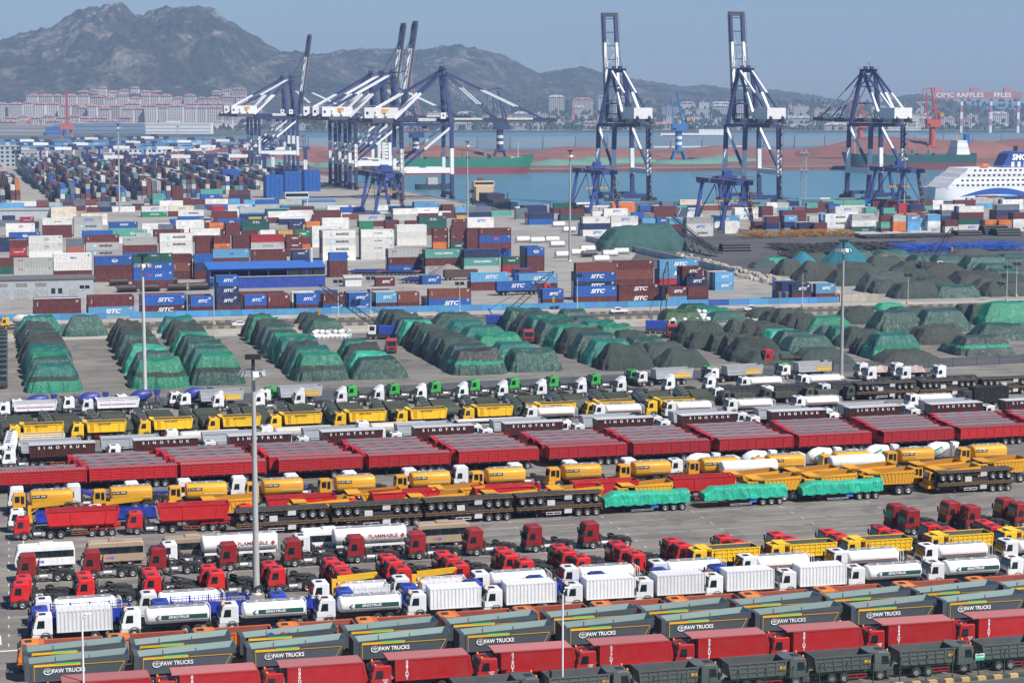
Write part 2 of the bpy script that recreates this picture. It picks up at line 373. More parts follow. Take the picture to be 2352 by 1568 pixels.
# --- tipper beds: x from 0 to L, y 0..W, z 0..H
BEDS = {}
def bed(L, H, slF=0.0, slR=0.0, W=VW, ribs=6, rib_w=.1, canopy=0.0, kind='ribs', rimcol=None, chute=0.0):
    key = (L, H, slF, slR, W, ribs, rib_w, canopy, kind, chute)
    if key in BEDS: return BEDS[key]
    t = .09; o = [(slF, 0), (L - slR, 0), (L, H + chute), (0, H)]
    b = MB()
    for y, sgn in ((0, 1), (W, -1)):
        b.add([(x, y, z) for x, z in o], [(0, 1, 2, 3) if sgn > 0 else (3, 2, 1, 0)])
    b.add([(slF, 0, 0), (0, 0, H), (0, W, H), (slF, W, 0)], [(0, 1, 2, 3)])
    b.add([(L - slR, 0, 0), (L, 0, H + chute), (L, W, H + chute), (L - slR, W, 0)], [(3, 2, 1, 0)])
    b.add([(slF, 0, 0), (L - slR, 0, 0), (L - slR, W, 0), (slF, W, 0)], [(3, 2, 1, 0)])
    i0, i1 = (t, H), (L - t, H + chute)
    b.add([(0, 0, H), (L, 0, H + chute), (L, W, H + chute), (0, W, H), (t, t, H), (L - t, t, H + chute), (L - t, W - t, H + chute), (t, W - t, H)],
          [(0, 1, 5, 4), (1, 2, 6, 5), (2, 3, 7, 6), (3, 0, 4, 7)])
    inner = MB(); fz = .12
    q = [(slF + t, fz), (L - slR - t, fz), (L - t, H + chute), (t, H)]
    for y, sgn in ((t, 1), (W - t, -1)): inner.add([(x, y, z) for x, z in q], [(3, 2, 1, 0) if sgn > 0 else (0, 1, 2, 3)])
    inner.add([(slF + t, t, fz), (t, t, H), (t, W - t, H), (slF + t, W - t, fz)], [(3, 2, 1, 0)])
    inner.add([(L - slR - t, t, fz), (L - t, t, H + chute), (L - t, W - t, H + chute), (L - slR - t, W - t, fz)], [(0, 1, 2, 3)])
    inner.add([(slF + t, t, fz), (L - slR - t, t, fz), (L - slR - t, W - t, fz), (slF + t, W - t, fz)], [(0, 1, 2, 3)])
    rib = MB(); d = .07
    def side_x(u, z): # x on the side outline at fraction u of the length, height z
        k = z / H; return (slF * (1 - k)) + ((L - slR * (1 - k)) - slF * (1 - k)) * u
    for y0, y1 in ((-d, 0), (W, W + d)):
        if kind in ('ribs', 'grid', 'few'):
            for i in range(ribs + 1):
                u = i / ribs; xb, xt = side_x(u, 0), side_x(u, H)
                w = rib_w if 0 < i < ribs else rib_w * 1.3
                rib.prism([(xb - w / 2, 0), (xb + w / 2, 0), (xt + w / 2, H), (xt - w / 2, H)], y0, y1)
        if kind == 'grid':
            for z in (H * .36, H * .68): rib.box(slF * .5, y0 * .8 if y0 < 0 else y0, z - .06, L - slR * .5, y1 if y0 < 0 else W + d * .8, z + .06)
        rib.box(0, y0 * 1.2 if y0 < 0 else y0, H - .12, L, y1 if y0 < 0 else W + d * 1.2, H + .03)
        rib.box(slF, y0 if y0 < 0 else y0, 0, L - slR, y1, .12)
        if kind == 'panel': # framed smooth panels with a middle post
            for u in (.0, .5, 1.0):
                xb, xt = side_x(u, 0), side_x(u, H); w = .22
                rib.prism([(xb - w / 2, 0), (xb + w / 2, 0), (xt + w / 2, H), (xt - w / 2, H)], y0, y1)
            rib.box(slF, y0, H * .18, L - slR, y1, H * .24)
        if kind == 'u':    # three big framed fields
            for u in (.0, .34, .84, 1.0):
                xb, xt = side_x(u, 0), side_x(u, H); w = .2
                rib.prism([(xb - w / 2, 0), (xb + w / 2, 0), (xt + w / 2, H), (xt - w / 2, H)], y0, y1)
    can = None
    if canopy:
        can = MB().prism([(-canopy, H + .12), (-canopy + .1, H - .02), (.05, H - .25), (.05, H + .05)], .12, W - .12)
        can.box(-canopy, .05, H + .02, 0, .14, H + .2); can.box(-canopy, W - .14, H + .02, 0, W - .05, H + .2)
        can = can.mesh('cab_guard', 'paint')
    r = (b.mesh('bed', 'paint'), inner.mesh('bed_lining', 'matte'), rib.mesh('ribs', 'paint'), can)
    BEDS[key] = r; return r
def bed_parts(m, col, x, z, inside=(.05, .05, .05), y=0.0, ribcol=None):
    subs = [P('bed_lining', m[1], inside), P('ribs', m[2], ribcol or col, stuff=False)]
    if m[3]: subs.append(P('cab_guard', m[3], col))
    return [P('tipper_bed', m[0], col, loc=(x, y, z), subs=subs)]
# --- tanks: rounded box along x
def tank_mesh(L, w, h, pw=2.6, seg=28, z=0.0, mats=('paint',)):
    b = MB(); prof = [(0, .02), (.02, .55), (.1, .85), (.24, .97), (.4, 1.0), (L - .4, 1.0), (L - .24, .97), (L - .1, .85), (L - .02, .55), (L, .02)]
    vs = []
    for x, k in prof:
        for i in range(seg):
            t = 2 * math.pi * i / seg; c, s = math.cos(t), math.sin(t)
            vs.append((x, VW / 2 + math.copysign(abs(c) ** (2 / pw), c) * w / 2 * k, h / 2 + math.copysign(abs(s) ** (2 / pw), s) * h / 2 * k))
    fs = [(i * seg + k, i * seg + (k + 1) % seg, (i + 1) * seg + (k + 1) % seg, (i + 1) * seg + k) for i in range(len(prof) - 1) for k in range(seg)]
    return b.add(vs, fs, 0, True).mesh('tank', *mats)
def tank_top(L, w, h):
    b = MB(); y = VW / 2
    b.box(.5, y - .35, h, L - .5, y + .35, h + .05)
    for k in range(3): x = L * (.22 + .28 * k); b.lathe([(h, .3), (h + .14, .3), (h + .18, .22), (h + .18, .001)], 12, 'z', (x, y, 0))
    for s in (-.38, .38): b.beam((.5, y + s, h + .12), (L - .5, y + s, h + .12), .05)
    return b.mesh('walkway', 'galv')
def ladder(h, w=.5):
    b = MB()
    for y in (0, w): b.tube([(0, y, 0), (0, y, h), (-.25, y, h + .35), (-.6, y, h + .3)], .035, 6)
    z = .2
    while z < h: b.beam((0, 0, z), (0, w, z), .04); z += .32
    return b.mesh('ladder', 'paint')
def strip(L, h, y=-.01): return MB().box(0, y, 0, L, y + .01, h).mesh('stripe', 'lettering')
def bulged_strip(L, w, h, z0, z1, pw, y_off=.012):
    """a painted band that follows the tank's side"""
    def fn(u, v):
        z = z0 + (z1 - z0) * v; s = max(-1, min(1, (z - h / 2) / (h / 2))); c = (1 - abs(s) ** pw) ** (1 / pw)
        return (u * L, VW / 2 - c * (w / 2) - y_off, z)
    return MB().grid(fn, 1, 4, 0, True).mesh('stripe', 'lettering')
GUARD = MB().box(0, .05, .5, 2.2, .1, .56).box(0, .05, .8, 2.2, .1, .86).box(0, .05, .5, .06, .1, .86).box(2.14, .05, .5, 2.2, .1, .86).box(1.05, .05, .5, 1.12, .1, .86).mesh('side_guard', 'paint')

# --- vans, boxes
def box_body(L, H, W=VW, per=.42, dep=.05):
    b = MB(); n = int(L / per)
    for y, sg in ((0, -1), (W, 1)):
        vs = []; 
        for i in range(n):
            x = L * i / n; w = L / n
            for f, d in ((0, 0), (.35, 0), (.5, 1), (.85, 1)): vs.append((x + w * f, d * dep))
        vs.append((L, 0)); k = len(vs)
        b.add([(x, y - sg * dd, z) for z in (.12, H - .12) for x, dd in vs], [(i, i + 1, i + 1 + k, i + k) for i in range(k - 1)])
        b.box(0, min(y, y - sg * .06), 0, L, max(y, y - sg * .06), .12); b.box(0, min(y, y - sg * .06), H - .12, L, max(y, y - sg * .06), H)
        for x in (0, L - .12): b.box(x, min(y + sg * .015, y - sg * .06), 0, x + .12, max(y + sg * .015, y - sg * .06), H)
    for x in (.06, L - .06): b.add([(x, 0, 0), (x, W, 0), (x, W, H), (x, 0, H)], [(0, 1, 2, 3)])
    n2 = int(L / .6); vs = []
    for i in range(n2):
        x = L * i / n2; w = L / n2
        for f, d in ((0, 0), (.5, 0), (.6, .03), (.9, .03)): vs.append((x + w * f, H - .04 - d))
    vs.append((L, H - .04)); k = len(vs)
    b.add([(x, y, z) for y in (.05, W - .05) for x, z in vs], [(i, i + 1, i + 1 + k, i + k) for i in range(k - 1)])
    return b
# --- stake rails
def stake_mesh(L, H=1.6, solid=.75, W=VW):
    b = MB(); g = .05
    for y in (0, W - g):
        b.box(0, y, 0, L, y + g, solid)
        n = 4
        for i in range(n + 1): x = (L - .12) * i / n; b.box(x, y - .04, 0, x + .14, y + g + .04, H + .12)
        for z in (solid + .25, H - .25, H): b.box(0, y, z - .035, L, y + g, z + .035)
        k = int(L / .45)
        for i in range(1, k): x = L * i / k; b.box(x, y + .01, solid, x + .05, y + g - .01, H)
    b.box(0, 0, 0, .06, W, H); b.box(L - .06, 0, 0, L, W, H); b.box(0, 0, -.12, L, W, 0)
    return b.mesh('stake_body', 'paint')
# --- concrete mixer drum
def drum_mesh():
    b = MB(); prof = [(0, .02), (.02, .5), (.35, .85), (1.3, 1.18), (2.2, 1.2), (3.6, .72), (4.1, .55), (4.15, .45), (3.9, .3)]
    b.lathe(prof, 22, 'x'); return b.mesh('drum', 'paint')
DRUM = drum_mesh()
HOPPER = MB().prism([(7.6, 2.6), (8.3, 2.6), (8.6, 3.5), (7.4, 3.6)], .7, 1.8).box(7.7, .5, .9, 7.85, .62, 3.2).box(7.7, 1.9, .9, 7.85, 2.0, 3.2).beam((8.2, 1.25, 2.5), (8.8, 1.25, 1.2), .4, .15).mesh('chute_frame', 'paint')
CH_8 = chassis(9.6, .5, (1.38, 3.1, 6.6, 7.95)); CH_7 = chassis(8.4, .5, (1.38, 5.3, 6.65)); CH_S = chassis(7.4, .5, (1.38, 5.6)); CH_M = chassis(7.2, .5, (1.38, 5.0, 6.3))
def mixer_parts(cabc, drumc):
    return cab_parts(cabc) + [P('chassis', CH_7), P('drum', DRUM, drumc, loc=(2.9, VW / 2, 2.05), rot=(0, R(-13), 0)), P('chute_frame', HOPPER, drumc)] + wheels((1.38, 5.3, 6.65))

# --- bus
def bus():
    L, H = 7.4, 2.95; d = {}
    pts = [(.12, .4), (L - .05, .4), (L, .8), (L, 2.3), (L - .12, H - .1), (L - .35, H), (.8, H), (.5, H - .12), (.05, 1.45), (0, .9)]
    d['body'] = MB().prism(pts, 0, 2.4, 0, .1).mesh('body', 'paint')
    d['windows'] = MB().prism([(.75, 1.5), (L - .15, 1.5), (L - .15, 2.35), (1.0, 2.35)], -.012, .012).mesh('window_band', 'glass')
    d['windows2'] = MB().prism([(.75, 1.5), (L - .15, 1.5), (L - .15, 2.35), (1.0, 2.35)], 2.388, 2.412).mesh('window_band', 'glass')
    d['screen'] = MB().add([(.03, .2, 1.35), (.03, 2.2, 1.35), (.42, 2.1, 2.6), (.42, .3, 2.6)], [(0, 3, 2, 1)]).mesh('windscreen', 'glass')
    d['pillar'] = MB().box(0, -.018, 1.5, .07, -.011, 2.35).mesh('window_pillar', 'black')
    d['ac'] = MB().prism([(3.0, H), (5.0, H), (4.85, H + .22), (3.15, H + .22)], .5, 1.9, 0, .04).mesh('air_conditioner', 'paint')
    d['skirt'] = MB().box(.3, -.006, .42, L - .3, 0.0, .52).mesh('skirt', 'black')
    return d
BUS = bus()
def bus_parts(col, logo):
    out = [P('body', BUS['body'], col, subs=[P('window_pillar', BUS['pillar'], loc=(x, 0, 0)) for x in (2.2, 3.4, 4.6, 5.8)]),
           P('window_band', BUS['windows']), P('window_band', BUS['windows2']), P('windscreen', BUS['screen']), P('air_conditioner', BUS['ac'], col), P('skirt', BUS['skirt'])]
    out += wheels((1.6, 5.6), 2.4, r=.45)
    if logo:
        out += [P('lettering', text_mesh('o', .62, .03), (.75, .05, .05), loc=(2.75, -.02, 1.05)), P('lettering', text_mesh('ne', .62, .03), (.08, .12, .5), loc=(3.3, -.02, 1.05))]
    return out

# --- semi-trailers
def rails(L, z=1.15, h=.3, x0=0.0):
    b = MB(); b.box(x0, .75, z, L, .9, z + h); b.box(x0, 1.6, z, L, 1.75, z + h)
    x = x0 + .5
    while x < L: b.box(x, .9, z + .05, x + .12, 1.6, z + .2); x += 1.3
    return b
def landing(x, z=1.1): return MB().box(x, .55, .05, x + .16, .72, z).box(x, 1.78, .05, x + .16, 1.95, z).box(x - .1, .5, 0, x + .26, .78, .06).box(x - .1, 1.72, 0, x + .26, 2.0, .06).mesh('landing_leg', 'chassis')
def triaxle(x, n=3, sp=1.31):
    b = MB()
    for i in range(n): b.beam((x + i * sp, .3, .53), (x + i * sp, 2.2, .53), .18); b.box(x + i * sp - .4, .7, .7, x + i * sp + .4, .78, 1.0); b.box(x + i * sp - .4, 1.72, .7, x + i * sp + .4, 1.8, 1.0)
    return b.mesh('axles', 'chassis')
TL = 12.6
FLAT_DECK = MB().box(0, .08, 1.40, TL, 2.42, 1.48).mesh('deck', 'matte')
FLAT_RAIL = (lambda b: b.box(0, .01, 1.3, TL, .07, 1.5).box(0, 2.43, 1.3, TL, VW - .01, 1.5).mesh('side_rail', 'paint'))(MB())
FLAT_LINE = MB().box(0, 0.0, 1.33, TL, .012, 1.375).mesh('yellow_line', 'lettering')
FLAT_FRAME = (lambda b: b.box(.2, .3, 1.05, TL - .2, .36, 1.38).box(3.6, .3, .8, 8.6, .36, 1.1) and b)(rails(TL, .95, .45)).mesh('chassis', 'chassis'); FLAT_AX = triaxle(9.1); FLAT_LEG = landing(3.0, 1.1)  # dark side plates added to fill the open gap, standing for its shaded inside
FLAT_HEAD = (lambda b: [b.box(0, y, 1.5, .08, y + .16, 2.35) for y in (.05, .6, 1.17, 1.74, 2.3)] and b.box(0, .05, 2.3, .08, 2.46, 2.4).mesh('headboard', 'paint'))(MB())
TOOLBOX = MB().box(7.0, .1, .55, 8.1, .5, 1.25).mesh('toolbox', 'paint')
BOLSTERS = (lambda b: [b.box(1.1 * k + .5, -.02, 1.2, 1.1 * k + .58, .0, 1.45) for k in range(11)] and b.mesh('stake_pocket', 'paint'))(MB())
def flatbed_parts(head=False, guard=True):
    out = [P('deck', FLAT_DECK, (.03, .034, .04)), P('side_rail', FLAT_RAIL, (.03, .03, .03), subs=[P('stake_pocket', BOLSTERS, (.22, .14, .07)), P('yellow_line', FLAT_LINE, (.38, .18, .02))]), P('chassis', FLAT_FRAME), P('axles', FLAT_AX), P('landing_leg', FLAT_LEG), P('toolbox', TOOLBOX, (.5, .5, .5))]
    if head: out.append(P('headboard', FLAT_HEAD, (.6, .6, .6)))
    if guard: out.append(P('side_guard', GUARD, (.75, .75, .75), loc=(4.3, 0, 0)))
    return out + wheels((9.1, 10.41, 11.72))
def tip_semi(bedm, col, L0, inside, bx=4.0, trcol=None, cab=CAB, lining=None):
    """a tractor with a three-axle tipping trailer behind it"""
    out = tractor_parts(trcol or col, cab, spare=False, mudg=False)
    fr = TS_FRAME; out += [P('trailer_frame', fr, col if lining is None else lining)]
    out += bed_parts(bedm, col, bx, 1.75, inside)
    out += [P('side_guard', GUARD, (.55, .16, .03), loc=(7.5, 0, 0)), P('trailer_mudguard', TS_MUD, col)]
    return out + wheels((L0 - 3.6, L0 - 2.29, L0 - .98))
TS_FRAME = (lambda b: b.box(7.4, .7, .95, 7.5, 1.8, 1.5) and b)(rails(14.0, 1.3, .36, 4.4)).mesh('trailer_frame', 'paint')
TS_MUD = (lambda b: b.box(10.0, 0, 1.12, 13.7, .45, 1.17).box(9.9, 0, .75, 9.95, .45, 1.15).box(13.7, 0, .75, 13.75, .45, 1.15).mesh('trailer_mudguard', 'paint'))(MB())

def cargo_wall_mesh(L=13.0, H=1.75, W=VW):
    b = MB(); t = .07
    for y0, y1 in ((0, t), (W - t, W)): b.box(0, y0, 0, L, y1, H)
    b.box(0, t, 0, t, W - t, H); b.box(L - t, t, 0, L, W - t, H)
    return b.mesh('cargo_body', 'paint')
def cargo_ribs(L=13.0, H=1.75, W=VW):
    b = MB()
    for y0, y1 in ((-.06, 0), (W, W + .06)):
        for k in range(5): z = .12 + k * (H - .2) / 4; b.box(.1, y0, z, L - .1, y1, z + .09)
        for k in range(9): x = (L - .14) * k / 8; b.box(x, y0 * 1.5 if y0 < 0 else y0, -.15, x + .14, y1 if y0 < 0 else y1 + .03, H + .03)
    return b.mesh('ribs', 'paint')
CARGO = cargo_wall_mesh(); CARGO_R = cargo_ribs(); CARGO_FL = MB().box(.07, .07, .02, 12.93, 2.43, .1).mesh('floor', 'matte')
def corr_roof(L=13.0, W=VW, n=26):
    b = MB(); xs = []
    for i in range(n):
        x = L * i / n; w = L / n
        for f, d in ((0, 0), (.45, 0), (.55, .07), (.95, .07)): xs.append((x + w * f, d))
    k = len(xs); return b.add([(x, y, d + c) for y, c in ((-.02, 0), (W / 2, .1), (W + .02, 0)) for x, d in xs], [(j * k + i, j * k + i + 1, (j + 1) * k + i + 1, (j + 1) * k + i) for j in range(2) for i in range(k - 1)]).mesh('roof_sheet', 'paint')
CARGO_ROOF = corr_roof(); CARGO_TARP = MB().grid(lambda u, v: (.9 + u * 11.7, .06 + v * 2.38, 1.66 - .12 * math.sin(v * math.pi) + .05 * math.sin(u * 25)), 40, 8).mesh('load_cover', 'matte')
CROSS = MB().prism([(0, .9), (.1, .9), (.9, 1.78), (.0, 1.78)], .08, 2.42).mesh('end_brace', 'paint')
CARGO_FRAME = rails(13.0, 1.0, .35).mesh('chassis', 'chassis'); CARGO_AX = triaxle(8.6); CARGO_LEG = landing(2.8, 1.05)
def cargo_parts(roof, red):
    out = [P('cargo_body', CARGO, red, loc=(0, 0, 1.4), subs=[P('ribs', CARGO_R, red), P('floor', CARGO_FL, (.06, .065, .07)), P('end_brace', CROSS, red)]), P('chassis', CARGO_FRAME), P('axles', CARGO_AX), P('landing_leg', CARGO_LEG)]
    if roof: out.append(P('roof_sheet', CARGO_ROOF, (.38, .10, .10), loc=(0, 0, 3.2)))
    else: out.append(P('load_cover', CARGO_TARP, (.13, .135, .15), loc=(0, 0, 1.5)))
    return out + wheels((8.6, 9.91, 11.22))
# --- low loader
LOW = MB().prism([(0, 1.35), (2.6, 1.35), (3.4, .85), (12.6, .85), (13.6, .7), (13.6, .8), (12.6, 1.15), (3.6, 1.15), (2.8, 1.65), (0, 1.65)], 0, VW).mesh('low_deck', 'paint')
LOW_TOP = MB().box(3.7, .15, 1.15, 12.4, 2.35, 1.2).mesh('deck_plates', 'matte')
LOW_RAIL = (lambda b: [b.box(3.6 + .8 * k, -.05, .75, 3.75 + .8 * k, 0, 1.2) for k in range(12)] and b.mesh('lashing_bar', 'paint'))(MB())
# --- tarped trailer
def wrapped_mesh(seed, L=12.8, H=1.9):
    r = random.Random(seed); ph = [r.uniform(0, 6) for _ in range(8)]
    def fn(u, v):
        x = u * L; t = v * 2 - 1; top = H * (.82 + .05 * math.sin(u * 5 + ph[0]) + .025 * math.sin(u * 17 + ph[1]))
        if u < .12: top *= .55 + 3.6 * u
        # from near hem over the top to far hem
        if v < .32: k = v / .32; y = -.12 + .1 * k; z = -.15 * abs(math.sin(u * 23 + ph[2])) + top * k
        elif v > .68: k = (1 - v) / .32; y = VW + .12 - .1 * k; z = -.15 * abs(math.sin(u * 21 + ph[3])) + top * k
        else: k = (v - .32) / .36; y = VW * k; z = top + .1 * math.sin(k * math.pi)
        fold = .022 * math.sin(u * 60 + 3 * math.sin(v * 5 + ph[4])) + .02 * math.sin(u * 31 + v * 9 + ph[5])
        return (x, y - (fold if v < .36 else -fold if v > .64 else 0), z + (fold * .6 if .3 < v < .7 else 0))
    b = MB().grid(fn, 150, 22); 
    for xx, rev in ((0.0, True), (L, False)):
        rim = [fn(xx / L, j / 22) for j in range(23)]; b.add(rim, [tuple(range(23))])
    return b.mesh('tarpaulin', 'tarp')
WRAP = [wrapped_mesh(k) for k in (1, 2, 3)]
# --- wide-body mining trucks (yellow): offset box cab
MCAB = MB().prism([(0, 1.2), (1.75, 1.2), (1.75, 3.1), (1.65, 3.2), (.25, 3.2), (.12, 3.1), (-.05, 2.0)], .1, 2.1, 0, .06).mesh('cab', 'paint')
MCAB_W = MB().prism([(.3, 2.1), (.95, 2.1), (.95, 2.95), (.3, 2.95)], .06, .11).prism([(1.12, 1.9), (1.55, 1.9), (1.55, 2.95), (1.12, 2.95)], .06, .11).mesh('side_window', 'glass')
MCAB_F = MB().add([(-.07, .3, 2.1), (-.07, 1.9, 2.1), (.08, 1.9, 3.02), (.08, .3, 3.02)], [(0, 3, 2, 1)]).mesh('windscreen', 'glass')
MBUMP = MB().prism([(-.2, .7), (.9, .7), (.9, 1.2), (-.15, 1.25)], 0, 3.0, 0, .05).mesh('bumper', 'paint')
CH_MN = (lambda b: b.mesh('chassis', 'chassis'))(chassis_mesh(8.6, .4, z=1.0))
def mine_base(col): return [P('cab', MCAB, col, subs=[P('side_window', MCAB_W), P('windscreen', MCAB_F)]), P('bumper', MBUMP, col), P('chassis', CH_MN)] + wheels((1.5, 5.9, 7.4), 3.0, WHEEL_BIG, .48, .72)
MBED = bed(5.8, 1.7, .7, .9, 3.2, 9, .12, 1.9, 'ribs', chute=.35)
MTANK = tank_mesh(6.0, 2.75, 2.15, 3.2)
MTANK_TOP = tank_top(6.0, 2.75, 2.15)
# --- knuckle-boom crane behind a cab
KBOOM = (lambda b: b.beam((0, 1.25, .9), (0, 1.25, 3.1), .45).beam((0, 1.25, 2.9), (4.6, .7, 3.35), .34, .42).beam((.4, 1.2, 3.3), (4.9, .6, 3.7), .26, .3).beam((4.6, .7, 3.35), (4.9, .6, 3.75), .3).beam((.1, 1.25, 2.0), (1.6, 1.05, 3.05), .14).box(-.35, .2, .85, .35, 2.3, 1.15).mesh('loader_crane', 'paint'))(MB())
# --- military cargo bodies
MIL_BED = (lambda b: b.box(0, 0, 0, 4.4, .06, .85).box(0, VW - .06, 0, 4.4, VW, .85).box(0, .06, 0, .06, VW - .06, 1.0).box(4.34, .06, 0, 4.4, VW - .06, .85).box(0, 0, -.1, 4.4, VW, 0).mesh('cargo_bed', 'matte'))(MB())
MIL_RIB = (lambda b: [b.box(.7 * k + .05, -.05, -.05, .7 * k + .17, 0, .95) for k in range(7)] and [b.box(.3, .08 + .48 * k, .86, 4.2, .14 + .48 * k, .92) for k in range(6)] and b.mesh('ribs', 'matte'))(MB())
MIL_TANK = tank_mesh(4.5, 2.3, 1.6, 2.4, mats=('matte',))
def mil_parts(i, col):
    c2 = tuple(v * .9 for v in col)
    out = cab_parts(col, CAB_SH, (.02, .022, .018), grille=False, fender=None, full=False) + [P('chassis', CH_M)] + wheels((1.38, 5.0, 6.3))
    if i == 1: out.append(P('tank', MIL_TANK, c2, loc=(2.4, 0, 1.15)))
    else: out.append(P('cargo_bed', MIL_BED, c2, loc=(2.5, 0, 1.25), subs=[P('ribs', MIL_RIB, col)]))
    return out
# ------------------------------------------------------------------ the setting: sea, land, roads
def ground_mat(name, c0, c1, stain, scale=.05, joints=None, rough=.9, stain_amt=.6):
    m, n, N, L, b = newmat(name)
    g = N.new('ShaderNodeNewGeometry'); mp = N.new('ShaderNodeMapping'); mp.inputs['Rotation'].default_value = (0, 0, -TH)
    L.new(g.outputs['Position'], mp.inputs['Vector']); v = mp.outputs[0]
    f = noise(N, L, scale, 6, .6, v); col = ramp(N, L, f, .3, c0, .7, c1)
    f2 = ramp(N, L, noise(N, L, scale * 6, 6, .65, v, .4), .52, BW[0], .72, BW[1])
    mu = N.new('ShaderNodeMath'); mu.operation = 'MULTIPLY'; mu.inputs[1].default_value = stain_amt; L.new(f2, mu.inputs[0])
    col = mixrgb(N, L, col, stain, mu.outputs[0])
    mp2 = N.new('ShaderNodeMapping'); mp2.inputs['Scale'].default_value = (.12, 1, 1); L.new(v, mp2.inputs['Vector'])
    f3 = ramp(N, L, noise(N, L, .35, 4, .6, mp2.outputs[0]), .42, (.70, .70, .70, 1), .66, (1.12, 1.10, 1.07, 1))
    col = mixrgb(N, L, col, f3, .8, 'MULTIPLY')
    if joints:
        br = N.new('ShaderNodeTexBrick'); br.offset = 0; br.inputs['Scale'].default_value = 1
        br.inputs['Brick Width'].default_value = joints; br.inputs['Row Height'].default_value = joints; br.inputs['Mortar Size'].default_value = .03
        br.inputs['Color1'].default_value = (.84, .84, .85, 1); br.inputs['Color2'].default_value = (1.1, 1.09, 1.07, 1); br.inputs['Mortar'].default_value = (.6, .58, .55, 1)
        L.new(v, br.inputs['Vector']); col = mixrgb(N, L, col, br.outputs[0], .7, 'MULTIPLY')
    L.new(col, b.inputs['Base Color']); b.inputs['Roughness'].default_value = rough
    bump(N, L, b, noise(N, L, 3.0, 4, .6, v), .25, .05)
    return m
ground_mat('lot_asphalt', (.145, .134, .121, 1), (.225, .207, .184, 1), (.062, .058, .054, 1), .03, 12, stain_amt=.85)
ground_mat('yard_concrete', (.25, .24, .22, 1), (.34, .325, .295, 1), (.16, .155, .145, 1), .02, 9)
ground_mat('road_dark', (.06, .063, .068, 1), (.09, .092, .097, 1), (.045, .045, .047, 1), .04)
ground_mat('pale_apron', (.33, .31, .275, 1), (.42, .39, .345, 1), (.2, .19, .17, 1), .05, 6)
ground_mat('coal_yard', (.05, .05, .052, 1), (.10, .098, .095, 1), (.03, .03, .03, 1), .03)
ground_mat('red_ore', (.15, .06, .045, 1), (.23, .10, .075, 1), (.10, .045, .035, 1), .01)
ground_mat('far_land', (.05, .065, .045, 1), (.12, .115, .09, 1), (.16, .145, .12, 1), .004)
m, n, N, L, b = newmat('sea')
g = N.new('ShaderNodeNewGeometry')
L.new(ramp(N, L, noise(N, L, .004, 4, .6, g.outputs['Position']), .3, (.05, .15, .20, 1), .7, (.07, .19, .24, 1)), b.inputs['Base Color'])
b.inputs['Roughness'].default_value = .22
mp = N.new('ShaderNodeMapping'); mp.inputs['Scale'].default_value = (.5, .5, .5); L.new(g.outputs['Position'], mp.inputs['Vector'])
bump(N, L, b, noise(N, L, .6, 5, .65, mp.outputs[0], .5), .55, 1.2)

def sheet(name, pts, z, mat, depth=0.0, kind='structure'):
    b = MB(); n = len(pts)
    b.add([(p.x, p.y, z) for p in pts], [tuple(range(n))])
    if depth: b.add([(p.x, p.y, z) for p in pts] + [(p.x, p.y, z - depth) for p in pts], [(i, i + n, (i + 1) % n + n, (i + 1) % n) for i in range(n)])
    return structure(name, b.mesh(name, mat))
structure('sea', MB().add([(-30000, -8000, -3), (30000, -8000, -3), (30000, 40000, -3), (-30000, 40000, -3)], [(0, 1, 2, 3)]).mesh('sea', 'sea'))
PIER_B = 639.0
sheet('port_ground', [G(-2600, -1400), G(3200, -1400), G(3200, 0), G(0, 0), G(0, PIER_B), G(0, 1330), G(-60, 1560), G(-2600, 1560)], 0.0, 'lot_asphalt', 6)
sheet('ore_pier_ground', [G(.5, PIER_B), G(3200, PIER_B), G(3200, 1330), G(.5, 1330)], -.3, 'red_ore', 6)
sheet('left_shore_ground', [Vector(((-250 - CX) / F * 3300, 3300, 0)), Vector(((170 - CX) / F * 3350, 3350, 0)), Vector(((480 - CX) / F * 3500, 3500, 0)), Vector(((640 - CX) / F * 3900, 3949, 0)), Vector(((-250 - CX) / F * 3949, 3949, 0))], -.6, 'far_land', 6)
sheet('far_shore_ground', [Vector((-7000, 3950, 0)), Vector((7000, 3950, 0)), Vector((9000, 14000, 0)), Vector((-9000, 14000, 0))], -.5, 'far_land', 6)
# sea walls
def wall_strip(name, p, q, w, h, z0, matn, color):
    d = (q - p).normalized(); n2 = Vector((-d.y, d.x, 0)) * (w / 2); L_ = (q - p).length
    b = MB().box(0, -w / 2, 0, L_, w / 2, h); o = structure(name, b.mesh(name, matn), loc=(p.x, p.y, z0), rot=math.atan2(d.y, d.x), color=color); return o
wall_strip('quay_edge', G(0, -.6), G(3200, -.6), 1.2, .3, 0.0, 'concrete', (.33, .31, .28))
wall_strip('quay_edge', G(-.6, 0), G(-.6, PIER_B), 1.2, .3, 0.0, 'concrete', (.33, .31, .28))
wall_strip('pier_edge', G(0, PIER_B + .8), G(3200, PIER_B + .8), 1.8, .6, -.3, 'concrete', (.30, .22, .19))

FENCE = Line(0, 738, 1928, 695)                                 # foot of the blue hoarding
